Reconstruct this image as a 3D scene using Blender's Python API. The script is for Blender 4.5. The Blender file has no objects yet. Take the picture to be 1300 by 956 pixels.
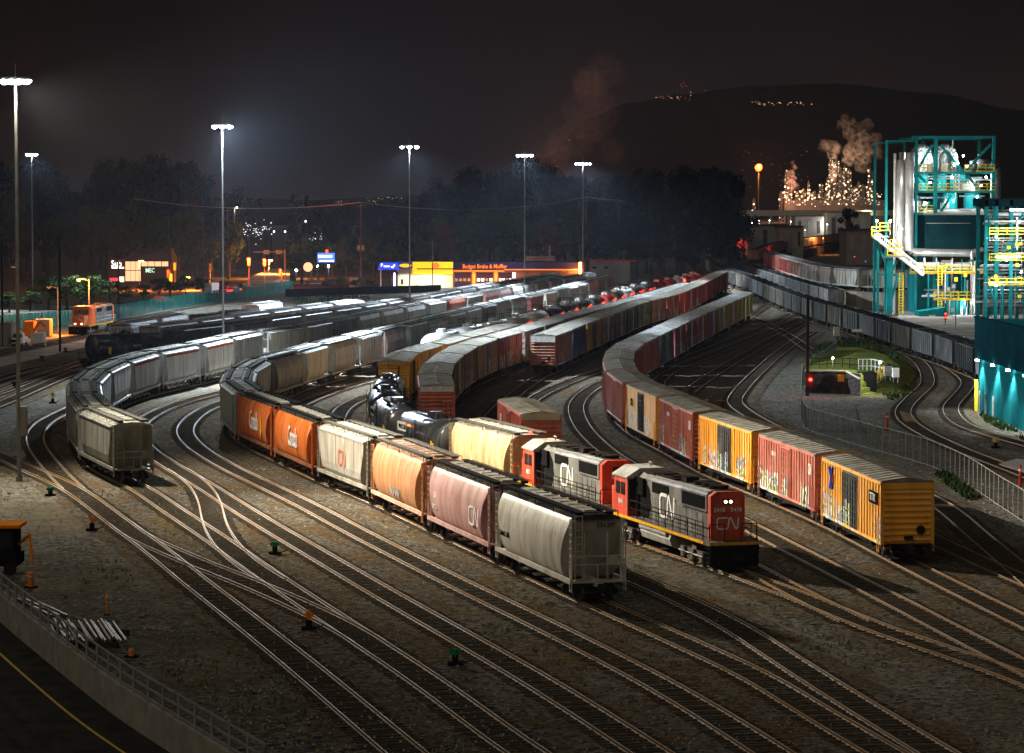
import bpy, math, random
from mathutils import Vector, Matrix, noise
R = random.Random(11)
SC = bpy.context.scene
COL = SC.collection
# ---------------------------------------------------------------- camera model (a 97 mm lens, 20.8 m above the yard)
F, HC, CX, CY, HOR = 3500.0, 20.8, 650.0, 433.0, 255.0
TH = math.atan((CY - HOR) / F)
def ray(px, py):
    dn = (py - CY) / F
    return Vector(((px - CX) / F, math.cos(TH) - dn * math.sin(TH), -math.sin(TH) - dn * math.cos(TH)))
def G(px, py, z=0.0):
    d = ray(px, py); t = (z - HC) / d.z
    return Vector((d.x * t, d.y * t, z))
def W(px, py, D):
    d = ray(px, py); t = D / d.y
    return Vector((d.x * t, D, HC + d.z * t))
def XD(px, D, z=0.0):
    # x for a pixel column at distance D and height z
    fw = D * math.cos(TH) + (HC - z) * math.sin(TH)
    return (px - CX) / F * fw
# ---------------------------------------------------------------- materials
MATS = {}
def nd(nt, t, **k):
    n = nt.nodes.new(t)
    for a, b in k.items():
        setattr(n, a, b)
    return n
def new_mat(name):
    m = bpy.data.materials.new(name); m.use_nodes = True
    nt = m.node_tree; b = nt.nodes['Principled BSDF']
    MATS[name] = m
    return m, nt, b
def mixc(nt, fac, a, b, blend='MIX'):
    n = nd(nt, 'ShaderNodeMix', data_type='RGBA', blend_type=blend)
    for i, v in ((0, fac), (6, a), (7, b)):
        if hasattr(v, 'links') or hasattr(v, 'is_linked'):
            nt.links.new(v, n.inputs[i])
        elif i == 0:
            n.inputs[0].default_value = v
        else:
            n.inputs[i].default_value = (*v, 1)
    return n.outputs[2]
def mnoise(nt, scale, mapping=(1, 1, 1), detail=4, coord='Object', rough=0.55, rnd=False, off=0.0):
    tc = nd(nt, 'ShaderNodeTexCoord')
    mp = nd(nt, 'ShaderNodeMapping'); mp.inputs['Scale'].default_value = mapping
    mp.inputs['Location'].default_value = (off, off * .7, off * .3)
    nt.links.new(tc.outputs[coord], mp.inputs[0])
    src = mp.outputs[0]
    if rnd:
        oi = nd(nt, 'ShaderNodeObjectInfo')
        mu = nd(nt, 'ShaderNodeMath', operation='MULTIPLY'); mu.inputs[1].default_value = 57.0
        nt.links.new(oi.outputs['Random'], mu.inputs[0])
        ad = nd(nt, 'ShaderNodeVectorMath', operation='ADD')
        nt.links.new(src, ad.inputs[0]); nt.links.new(mu.outputs[0], ad.inputs[1]); src = ad.outputs[0]
    n = nd(nt, 'ShaderNodeTexNoise'); n.inputs['Scale'].default_value = scale
    n.inputs['Detail'].default_value = detail; n.inputs['Roughness'].default_value = rough
    nt.links.new(src, n.inputs['Vector'])
    return n.outputs['Fac']
def ramp(nt, src, lo, hi, a=0.0, b=1.0):
    n = nd(nt, 'ShaderNodeMapRange'); n.inputs[1].default_value = lo; n.inputs[2].default_value = hi
    n.inputs[3].default_value = a; n.inputs[4].default_value = b
    nt.links.new(src, n.inputs[0])
    return n.outputs[0]
def plain(name, col, rough=0.6, metal=0.0, var=0.35, scale=2.0, mapping=(1, 1, 1), col2=None):
    """paint, steel, concrete ... with an uneven tone"""
    m, nt, b = new_mat(name)
    f = ramp(nt, mnoise(nt, scale, mapping), .32, .68)
    d = col2 or tuple(c * (1 - var) for c in col)
    nt.links.new(mixc(nt, f, d, col), b.inputs['Base Color'])
    b.inputs['Roughness'].default_value = rough; b.inputs['Metallic'].default_value = metal
    b.inputs['Specular IOR Level'].default_value = .5 if rough < .3 or metal > .3 else (.2 if metal else .06)
    if 'teal' in name or (rough >= .5 and not metal): b.inputs['Specular IOR Level'].default_value = 0
    return m
def glow(name, col, s):
    m, nt, b = new_mat(name)
    b.inputs['Base Color'].default_value = (*[min(1, c) for c in col], 1)
    b.inputs['Emission Color'].default_value = (*col, 1)
    b.inputs['Emission Strength'].default_value = s
    return m
def car_paint(name, rough=0.55, streak=0.5, graffiti=False, metal=0.0, rustc=(.10, .045, .02)):
    """weathered paint in the object's own colour; the alpha of that colour says how much graffiti the side carries"""
    m, nt, b = new_mat(name)
    oi = nd(nt, 'ShaderNodeObjectInfo')
    base = oi.outputs['Color']
    dark = nd(nt, 'ShaderNodeMix', data_type='RGBA', blend_type='MULTIPLY'); dark.inputs[0].default_value = 1
    nt.links.new(base, dark.inputs[6]); dark.inputs[7].default_value = (1 - streak * .8, 1 - streak * .85, 1 - streak * .95, 1)
    s1 = ramp(nt, mnoise(nt, 1.0, (1.1, 1.1, .16), 6, rnd=True), .40, .66)
    c = mixc(nt, s1, base, dark.outputs[2])
    pale = nd(nt, 'ShaderNodeMix', data_type='RGBA'); pale.inputs[0].default_value = .13
    nt.links.new(base, pale.inputs[6]); pale.inputs[7].default_value = (.62, .58, .5, 1)
    s2 = ramp(nt, mnoise(nt, .55, (1, 1, .6), 4, rnd=True, off=9), .5, .72)
    c = mixc(nt, s2, c, pale.outputs[2])
    s3 = ramp(nt, mnoise(nt, 3.2, (1, 1, .5), 5, rnd=True, off=3), .62, .74, 0, .75)
    c = mixc(nt, s3, c, rustc)
    if graffiti:
        tc = nd(nt, 'ShaderNodeTexCoord'); sep = nd(nt, 'ShaderNodeSeparateXYZ')
        nt.links.new(tc.outputs['Object'], sep.inputs[0])
        wob = mnoise(nt, .8, rnd=True, off=21, detail=2)
        top = nd(nt, 'ShaderNodeMath', operation='MULTIPLY_ADD')
        nt.links.new(wob, top.inputs[0]); top.inputs[1].default_value = -2.6
        nt.links.new(sep.outputs[2], top.inputs[2])
        low = ramp(nt, top.outputs[0], 1.15, 1.3, 1, 0)
        where = ramp(nt, mnoise(nt, .30, (1, 0, 0), 1, rnd=True, off=5), .47, .50)
        mul = nd(nt, 'ShaderNodeMath', operation='MULTIPLY'); nt.links.new(low, mul.inputs[0]); nt.links.new(where, mul.inputs[1])
        mul2 = nd(nt, 'ShaderNodeMath', operation='MULTIPLY'); nt.links.new(mul.outputs[0], mul2.inputs[0]); nt.links.new(oi.outputs['Alpha'], mul2.inputs[1])
        ge = nd(nt, 'ShaderNodeVectorMath', operation='DOT_PRODUCT'); nt.links.new(tc.outputs['Normal'], ge.inputs[0]); ge.inputs[1].default_value = (0, 1, 0)
        ab = nd(nt, 'ShaderNodeMath', operation='ABSOLUTE'); nt.links.new(ge.outputs['Value'], ab.inputs[0])
        mul3 = nd(nt, 'ShaderNodeMath', operation='MULTIPLY'); nt.links.new(mul2.outputs[0], mul3.inputs[0]); nt.links.new(ramp(nt, ab.outputs[0], .5, .6), mul3.inputs[1]); mul2 = mul3
        a = mnoise(nt, .75, (1, 1, .8), 2, rnd=True, off=31)
        cr = nd(nt, 'ShaderNodeValToRGB'); cr.color_ramp.interpolation = 'CONSTANT'
        els = [(0, (.5, .5, .47)), (.40, (.02, .02, .03)), (.435, (.45, .55, .10)), (.475, (.62, .62, .6)), (.53, (.02, .02, .03)), (.55, (.10, .33, .42)), (.60, (.55, .15, .25)), (.64, (.6, .6, .58))]
        while len(cr.color_ramp.elements) < len(els):
            cr.color_ramp.elements.new(.5)
        for e, (p, q) in zip(cr.color_ramp.elements, els):
            e.position = p; e.color = (*q, 1)
        nt.links.new(a, cr.inputs[0])
        c = mixc(nt, mul2.outputs[0], c, cr.outputs[0])
    nt.links.new(c, b.inputs['Base Color'])
    b.inputs['Roughness'].default_value = rough; b.inputs['Metallic'].default_value = metal
    b.inputs['Specular IOR Level'].default_value = .5 if rough < .3 else (0 if name == 'roof_paint' else .10)
    bp = nd(nt, 'ShaderNodeBump'); bp.inputs['Strength'].default_value = .25; bp.inputs['Distance'].default_value = .03
    nt.links.new(mnoise(nt, 2.2, (1, 1, .6), 3, rnd=True, off=14), bp.inputs['Height']); nt.links.new(bp.outputs[0], b.inputs['Normal'])
    return m
car_paint('hopper_paint', .5, .55)
car_paint('boxcar_paint', .55, .45, graffiti=True)
car_paint('roof_paint', .5, .6)
car_paint('tank_paint', .22, .5, rustc=(.06, .05, .04))
car_paint('loco_paint', .5, .55)
plain('under_steel', (.035, .03, .027), .7, var=.6, scale=4, col2=(.012, .010, .009))
plain('wheel_steel', (.09, .07, .06), .55, .4, col2=(.02, .015, .012), scale=6)
plain('grating', (.12, .115, .105), .8, 0, var=.5, scale=5)
plain('dark_grating', (.035, .035, .035), .8, 0, var=.5, scale=5)
plain('white_letters', (.75, .75, .72), .6, var=.3, scale=3)
plain('red_letters', (.40, .07, .03), .6, var=.3, scale=3)
plain('yellow_letters', (.75, .42, .03), .6, var=.2, scale=3)
plain('yellow_edge', (.65, .33, .03), .6, var=.4, scale=3)
plain('black_plate', (.012, .012, .012), .5, var=.3)
plain('galvanised', (.27, .27, .26), .7, 0, var=.35, scale=1.5)
plain('pole_steel', (.22, .215, .20), .7, 0, var=.4, scale=.6)
plain('dark_pole', (.022, .02, .018), .7, var=.4)
plain('wood_pole', (.10, .075, .055), .85, var=.5, scale=1, mapping=(4, 4, .3))
plain('coal', (.02, .02, .02), .8, var=.7, scale=3, col2=(.006, .006, .006))
plain('rust_deck', (.17, .10, .05), .85, var=.7, scale=1.6, col2=(.05, .03, .018))
plain('glass_dark', (.02, .022, .025), .1, var=.3)
plain('concrete', (.34, .31, .26), .85, var=.35, scale=.9)
plain('dirty_concrete', (.20, .17, .13), .9, var=.5, scale=.35, mapping=(1, 1, .3))
plain('asphalt', (.05, .047, .042), .8, var=.4, scale=.8)
plain('pale_lot', (.36, .34, .31), .85, var=.5, scale=.25)
plain('road_paint', (.62, .46, .12), .7, var=.3, scale=2)
plain('white_paint', (.62, .62, .60), .6, var=.2)
plain('orange_paint', (.85, .24, .02), .6, var=.3)
plain('red_paint', (.55, .05, .03), .6, var=.3)
plain('yellow_paint', (.75, .55, .04), .55, var=.3)
plain('green_paint', (.02, .22, .10), .6, var=.3)
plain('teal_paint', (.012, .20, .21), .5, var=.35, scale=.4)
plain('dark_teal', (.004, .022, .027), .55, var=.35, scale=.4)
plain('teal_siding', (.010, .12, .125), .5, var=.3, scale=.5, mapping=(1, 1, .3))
plain('pipe_silver', (.36, .36, .35), .35, .5, var=.3, scale=.6)
plain('green_fence', (.02, .10, .085), .6, var=.4, scale=.5)
plain('stone', (.07, .068, .062), .9, var=.8, scale=1.6, mapping=(1, 1, 2.2), col2=(.015, .015, .014))
plain('far_wall', (.05, .048, .045), .9, var=.4, scale=.1)
plain('far_steel', (.10, .095, .085), .7, var=.5, scale=.1)
plain('beige_wall', (.55, .50, .38), .7, var=.2, scale=.3)
plain('blue_panel', (.03, .06, .45), .5, var=.2)
plain('purple_panel', (.035, .02, .06), .5, var=.3)
plain('pink_wall', (.30, .14, .11), .7, var=.3, scale=.4)
plain('grey_wall', (.22, .21, .19), .8, var=.3, scale=.3)
plain('bark', (.05, .038, .028), .9, var=.5, scale=3)
plain('hillside', (.012, .014, .010), .95, var=.4, scale=.01)
glow('lamp_white', (.82, .92, 1.0), 60)
glow('lamp_small', (1.0, .93, .8), 14)
glow('lamp_warm', (1.0, .72, .42), 10)
glow('lamp_sodium', (1.0, .28, .03), 40)
glow('lamp_red', (1.0, .02, .012), 16)
glow('lamp_far', (1.0, .86, .60), .9)
glow('lamp_flame', (1.0, .10, .01), 7)
glow('lamp_blue', (.05, .15, 1.0), 10)
glow('lit_window', (1.0, .62, .34), .9)
glow('lit_white', (.95, .97, 1.0), 1.6)
glow('lit_yellow', (1.0, .62, .01), .85)
glow('lit_orange', (1.0, .20, .015), .95)
glow('lit_blue', (.02, .07, .9), .8)
glow('lit_screen', (.04, .22, 1.0), 1.3)
glow('lit_screen_text', (.7, .9, 1.0), 1.6)
glow('lit_pink', (1.0, .04, .12), 1.2)
glow('lit_green', (.55, 1.0, .75), .9)
def leaf_mat(name, a, b_):
    m, nt, b = new_mat(name)
    f = mnoise(nt, .35, detail=3); g = mnoise(nt, 3.0, detail=1, off=4)
    mx = nd(nt, 'ShaderNodeMath', operation='ADD'); nt.links.new(f, mx.inputs[0]); nt.links.new(g, mx.inputs[1])
    nt.links.new(mixc(nt, ramp(nt, mx.outputs[0], .8, 1.2), a, b_), b.inputs['Base Color'])
    b.inputs['Roughness'].default_value = 1; b.inputs['Specular IOR Level'].default_value = 0
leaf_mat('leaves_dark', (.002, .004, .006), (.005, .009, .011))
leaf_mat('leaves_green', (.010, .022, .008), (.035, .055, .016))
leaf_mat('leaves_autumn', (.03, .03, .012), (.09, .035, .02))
leaf_mat('grass_mat', (.055, .085, .014), (.17, .18, .045))
# corrugated sheet, pickets and mesh panels are surface pattern: bumps and real slats are modelled below
# ground: gravel, dirt and thin weeds
m, nt, b = new_mat('yard_ground')
tc = nd(nt, 'ShaderNodeTexCoord')
vo = nd(nt, 'ShaderNodeTexVoronoi'); vo.inputs['Scale'].default_value = 4.6
nt.links.new(tc.outputs['Object'], vo.inputs['Vector'])
sepc = nd(nt, 'ShaderNodeSeparateColor'); nt.links.new(vo.outputs['Color'], sepc.inputs[0])
big = ramp(nt, mnoise(nt, .055, detail=5, rough=.6), .46, .66)
mid = ramp(nt, mnoise(nt, .32, detail=6, rough=.65, off=7), .38, .66)
grav = mixc(nt, sepc.outputs[0], (.018, .017, .0145), (.165, .150, .124))
dirt = mixc(nt, mid, (.042, .035, .024), (.122, .100, .066))
g2 = mixc(nt, ramp(nt, sepc.outputs[1], .25, 1), dirt, (.15, .13, .095))
c = mixc(nt, big, grav, g2)
oliv = ramp(nt, mnoise(nt, .11, detail=6, rough=.7, off=17), .5, .64)
c = mixc(nt, oliv, c, mixc(nt, sepc.outputs[2], (.030, .029, .018), (.105, .095, .062)))
nt.links.new(c, b.inputs['Base Color']); b.inputs['Roughness'].default_value = 1; b.inputs['Specular IOR Level'].default_value = 0
bp = nd(nt, 'ShaderNodeBump'); bp.inputs['Strength'].default_value = .8; bp.inputs['Distance'].default_value = .08
nt.links.new(sepc.outputs[0], bp.inputs['Height']); nt.links.new(bp.outputs[0], b.inputs['Normal'])
# ballast
m, nt, b = new_mat('ballast')
tc = nd(nt, 'ShaderNodeTexCoord')
vo = nd(nt, 'ShaderNodeTexVoronoi'); vo.inputs['Scale'].default_value = 5
nt.links.new(tc.outputs['Object'], vo.inputs['Vector'])
sepc = nd(nt, 'ShaderNodeSeparateColor'); nt.links.new(vo.outputs['Color'], sepc.inputs[0])
c = mixc(nt, sepc.outputs[0], (.016, .0145, .012), (.140, .124, .100))
c = mixc(nt, ramp(nt, mnoise(nt, .16, detail=5, off=2), .42, .65, 0, .8), c, mixc(nt, sepc.outputs[1], (.03, .02, .01), (.12, .075, .03)))
nt.links.new(c, b.inputs['Base Color']); b.inputs['Roughness'].default_value = 1; b.inputs['Specular IOR Level'].default_value = 0
bp = nd(nt, 'ShaderNodeBump'); bp.inputs['Strength'].default_value = .8; bp.inputs['Distance'].default_value = .08
nt.links.new(sepc.outputs[0], bp.inputs['Height']); nt.links.new(bp.outputs[0], b.inputs['Normal'])
plain('sleeper_wood', (.058, .048, .037), .9, var=.6, scale=2.5, col2=(.026, .022, .017))
# rail: worn head, its glint put into a lighter colour; rusty web
m, nt, b = new_mat('rail_steel')
geo = nd(nt, 'ShaderNodeNewGeometry'); sp = nd(nt, 'ShaderNodeSeparateXYZ'); nt.links.new(geo.outputs['Normal'], sp.inputs[0])
up = ramp(nt, sp.outputs[2], .5, .9)
rust = ramp(nt, mnoise(nt, .10, detail=3, off=3), .44, .60)
hd = mixc(nt, rust, (.44, .40, .35), (.30, .20, .10))
nt.links.new(mixc(nt, up, (.16, .09, .04), hd), b.inputs['Base Color'])
b.inputs['Specular IOR Level'].default_value = .04; b.inputs['Roughness'].default_value = .7
# ---------------------------------------------------------------- meshes
class MB:
    def __init__(s):
        s.v = []; s.f = []; s.mi = []; s.cur = 0
    def add(s, vs, fs):
        o = len(s.v); s.v += [tuple(p) for p in vs]
        for f in fs:
            s.f.append(tuple(i + o for i in f)); s.mi.append(s.cur)
        return s
    def box(s, x0, x1, y0, y1, z0, z1):
        if x0 > x1: x0, x1 = x1, x0
        if y0 > y1: y0, y1 = y1, y0
        if z0 > z1: z0, z1 = z1, z0
        return s.add([(x, y, z) for z in (z0, z1) for y in (y0, y1) for x in (x0, x1)],
                     [(0, 2, 3, 1), (4, 5, 7, 6), (0, 1, 5, 4), (2, 6, 7, 3), (0, 4, 6, 2), (1, 3, 7, 5)])
    def bar(s, p, q, r, n=6, r2=None, cap=True):
        p = Vector(p); q = Vector(q); d = (q - p)
        if d.length < 1e-6: return s
        d.normalize(); a = d.orthogonal().normalized()
        if n == 4:
            a = Vector((0, 0, 1)).cross(d)
            a = a.normalized() if a.length > .1 else Vector((1, 0, 0))
        b = d.cross(a); r2 = r if r2 is None else r2
        k = math.sqrt(2) if n == 4 else 1; ph = math.pi / 4 if n == 4 else 0
        vs = []
        for c, rr in ((p, r), (q, r2)):
            for i in range(n):
                t = 2 * math.pi * i / n + ph
                vs.append(c + (a * math.cos(t) + b * math.sin(t)) * rr * k)
        fs = [(i, (i + 1) % n, n + (i + 1) % n, n + i) for i in range(n)]
        if cap: fs += [tuple(range(n - 1, -1, -1)), tuple(range(n, 2 * n))]
        return s.add(vs, fs)
    def tube(s, pts, r, n=8):
        for a, b in zip(pts, pts[1:]): s.bar(a, b, r, n)
        return s
    def loft(s, rings, caps=True):
        n = len(rings[0]); vs = [p for r_ in rings for p in r_]; fs = []
        for k in range(len(rings) - 1):
            for i in range(n):
                fs.append((k * n + i, k * n + (i + 1) % n, (k + 1) * n + (i + 1) % n, (k + 1) * n + i))
        if caps:
            fs += [tuple(range(n - 1, -1, -1)), tuple(range((len(rings) - 1) * n, len(rings) * n))]
        return s.add(vs, fs)
    def prism(s, poly, x0, x1):
        """poly: [(y, z)] swept along x"""
        return s.loft([[(x, y, z) for y, z in poly] for x in (x0, x1)])
    def poly(s, pts, z0, z1):
        return s.loft([[(p[0], p[1], z) for p in pts] for z in (z0, z1)])
    def ball(s, c, r, n=8, m=5, sz=1.0):
        c = Vector(c); rings = []
        for j in range(m + 1):
            t = math.pi * j / m
            rr = max(.001, math.sin(t)) * r
            rings.append([(c.x + rr * math.cos(2 * math.pi * i / n), c.y + rr * math.sin(2 * math.pi * i / n), c.z - r * sz * math.cos(t)) for i in range(n)])
        return s.loft(rings)
    def mesh(s, name, *mats, smooth=False):
        me = bpy.data.meshes.new(name); me.from_pydata(s.v, [], s.f)
        for m_ in mats: me.materials.append(MATS[m_])
        if len(mats) > 1: me.polygons.foreach_set('material_index', s.mi)
        if smooth: me.polygons.foreach_set('use_smooth', [True] * len(s.f))
        me.update()
        return me
def link(name, me, parent=None, loc=None, col=None):
    o = bpy.data.objects.new(name, me); COL.objects.link(o)
    if parent is not None: o.parent = parent
    if loc is not None: o.location = loc
    if col is not None: o.color = col if len(col) == 4 else (*col, 0)
    return o
def tag(o, label, cat, group=None):
    o['label'] = label; o['category'] = cat
    if group: o['group'] = group
    return o
def empty(name, loc, label, cat, group=None, rz=0):
    o = bpy.data.objects.new(name, None); COL.objects.link(o)
    o.location = loc; o.rotation_euler = (0, 0, rz); o.empty_display_size = .5
    return tag(o, label, cat, group)
def struct(o, label=None):
    o['kind'] = 'structure'
    if label: o['label'] = label
    return o
def thing(name, me, label, cat, loc=(0, 0, 0), group=None, rz=0):
    o = link(name, me, None, loc); o.rotation_euler = (0, 0, rz)
    return tag(o, label, cat, group)
def light(name, kind, loc, energy, col, parent=None, **k):
    d = bpy.data.lights.new(name, kind); d.energy = energy; d.color = col
    for a, b_ in k.items(): setattr(d, a, b_)
    o = bpy.data.objects.new(name, d); COL.objects.link(o); o.location = loc
    if parent is not None: o.parent = parent
    return o
_txt = {}
def text_mesh(s, size, mat, place, sx=1.0, shear=0.0, depth=.012, key=''):
    """lettering: place(u, v, w) puts a point of the text plane (u right, v up, w out) on the thing"""
    cu = bpy.data.curves.new('t', 'FONT'); cu.body = s; cu.size = size; cu.align_x = 'CENTER'; cu.align_y = 'CENTER'
    cu.extrude = depth; cu.offset = .008 * size; cu.shear = shear; cu.resolution_u = 2
    o = bpy.data.objects.new('t', cu); COL.objects.link(o)
    dg = bpy.context.evaluated_depsgraph_get(); dg.update()
    me = bpy.data.meshes.new_from_object(o.evaluated_get(dg))
    COL.objects.unlink(o); bpy.data.objects.remove(o)
    for v in me.vertices: v.co = place(v.co.x * sx, v.co.y, v.co.z + depth)
    me.materials.clear(); me.materials.append(MATS[mat])
    me.name = 'lettering'
    return me
def cn_logo(h, mat, place, w=.15, depth=.012):
    """the joined C and N as one ribbon"""
    pts = [(1.0, 1), (.25, 1), (.07, .93), (0, .75), (0, .25), (.07, .07), (.25, 0), (.85, 0), (1.0, .05), (1.08, .2), (1.18, .92), (1.27, 1), (1.36, .94), (1.78, .06), (1.88, 0), (1.97, .08), (2.08, 1)]
    pts = [Vector((x - 1.04, y - .5)) * h for x, y in pts]; hw = w * h / 2; mb = MB()
    L = []; Rr = []
    for i, p in enumerate(pts):
        a = (p - pts[i - 1]).normalized() if i else (pts[1] - p).normalized()
        b_ = (pts[i + 1] - p).normalized() if i + 1 < len(pts) else a
        t = (a + b_).normalized(); n = Vector((-t.y, t.x)); k = hw / max(.6, n.dot(Vector((-a.y, a.x))))
        L.append(p + n * k); Rr.append(p - n * k)
    n = len(pts); vs = [place(p.x, p.y, depth) for p in L + Rr]
    mb.add(vs, [(i, n + i, n + i + 1, i + 1) for i in range(n - 1)])
    return mb.mesh('logo', mat)
def side(x0, z0, y, sgn=-1):
    """text plane on a car's side at y (sgn -1: the -y side)"""
    return (lambda u, v, w: (x0 + u, -y - w, z0 + v)) if sgn < 0 else (lambda u, v, w: (x0 - u, y + w, z0 + v))
def endp(x, y0, z0):
    return lambda u, v, w: (x + w, y0 + u, z0 + v)
ORD = 'first second third fourth fifth sixth seventh eighth ninth tenth eleventh twelfth thirteenth fourteenth fifteenth sixteenth seventeenth eighteenth nineteenth twentieth twenty-first twenty-second twenty-third twenty-fourth twenty-fifth twenty-sixth twenty-seventh twenty-eighth twenty-ninth thirtieth thirty-first thirty-second thirty-third thirty-fourth thirty-fifth thirty-sixth thirty-seventh thirty-eighth thirty-ninth fortieth forty-first forty-second forty-third forty-fourth forty-fifth forty-sixth forty-seventh forty-eighth'.split()
# ================================================================ rolling stock
# A prototype is a list of parts (name, mesh, colour key, [sub-parts]); place_car() copies them under one Empty.
def inst(parts, root, cols):
    for name, me, key, subs in parts:
        o = link(name, me, root, None, cols.get(key) if key else None)
        for n2, me2, key2, _ in subs:
            link(n2, me2, o, None, cols.get(key2) if key2 else None)
def moved(mb, dx):
    mb.v = [(x + dx, y, z) for x, y, z in mb.v]; return mb
def wheelset(x):
    m = MB()
    m.bar((x, -.8, .46), (x, .8, .46), .09, 6)
    for s in (-1, 1): m.bar((x, s * .70, .46), (x, s * .83, .46), .46, 14)
    return m.mesh('wheelset', 'wheel_steel')
def bogie_mesh(x, axle=.9, far=False):
    m = MB()
    if far:
        for s in (-1, 1): m.box(x - 1.3, x + 1.3, s * .75, s * 1.1, .12, .85)
        m.box(x - .5, x + .5, -.9, .9, .4, .9)
        return m.mesh('bogie', 'under_steel')
    for s in (-1, 1):
        y0, y1 = sorted((s * .95, s * 1.12))
        for sx in (-1, 1):
            m.loft([[(x + sx * .25, y, .25), (x + sx * .25, y, .8), (x + sx * (axle + .2), y, .66), (x + sx * (axle + .2), y, .36)] for y in (y0, y1)])
            m.bar((x + sx * axle, s * 1.1, .47), (x + sx * axle, s * 1.2, .47), .13, 8)
        m.box(x - .25, x + .25, y0, y1, .22, .84)
        for k in (-.12, .12): m.bar((x + k, s * 1.14, .26), (x + k, s * 1.14, .58), .09, 6)
    m.box(x - .2, x + .2, -1.0, 1.0, .5, .88)
    return m.mesh('bogie', 'under_steel')
def bogies(xb, far=False):
    out = []
    for x in (-xb, xb):
        subs = [] if far else [('wheelset', wheelset(x - .9), None, []), ('wheelset', wheelset(x + .9), None, [])]
        out.append(('bogie', bogie_mesh(x, far=far), None, subs))
    return out
def ladder(x, y, z0, z1, axis='x', w=.42, mat='under_steel', paint=None):
    m = MB(); r = .022
    if axis == 'x':
        for k in (-w / 2, w / 2): m.bar((x + k, y, z0), (x + k, y, z1), r, 4)
        z = z0 + .1
        while z < z1: m.bar((x - w / 2, y, z), (x + w / 2, y, z), r * .8, 4); z += .36
    else:
        for k in (-w / 2, w / 2): m.bar((x, y + k, z0), (x, y + k, z1), r, 4)
        z = z0 + .1
        while z < z1: m.bar((x, y - w / 2, z), (x, y + w / 2, z), r * .8, 4); z += .36
    return m.mesh('ladder', paint or mat)
def coupler(x, s):
    m = MB()
    m.box(x, x + s * .75, -.12, .12, .72, .98); m.box(x + s * .6, x + s * .95, -.2, .2, .66, 1.04)
    m.bar((x + s * .1, .5, .95), (x + s * .55, .55, .35), .03, 5)
    m.bar((x + s * .05, -1.2, .95), (x + s * .05, 1.2, .95), .025, 4)
    return m.mesh('coupler', 'under_steel')
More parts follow.
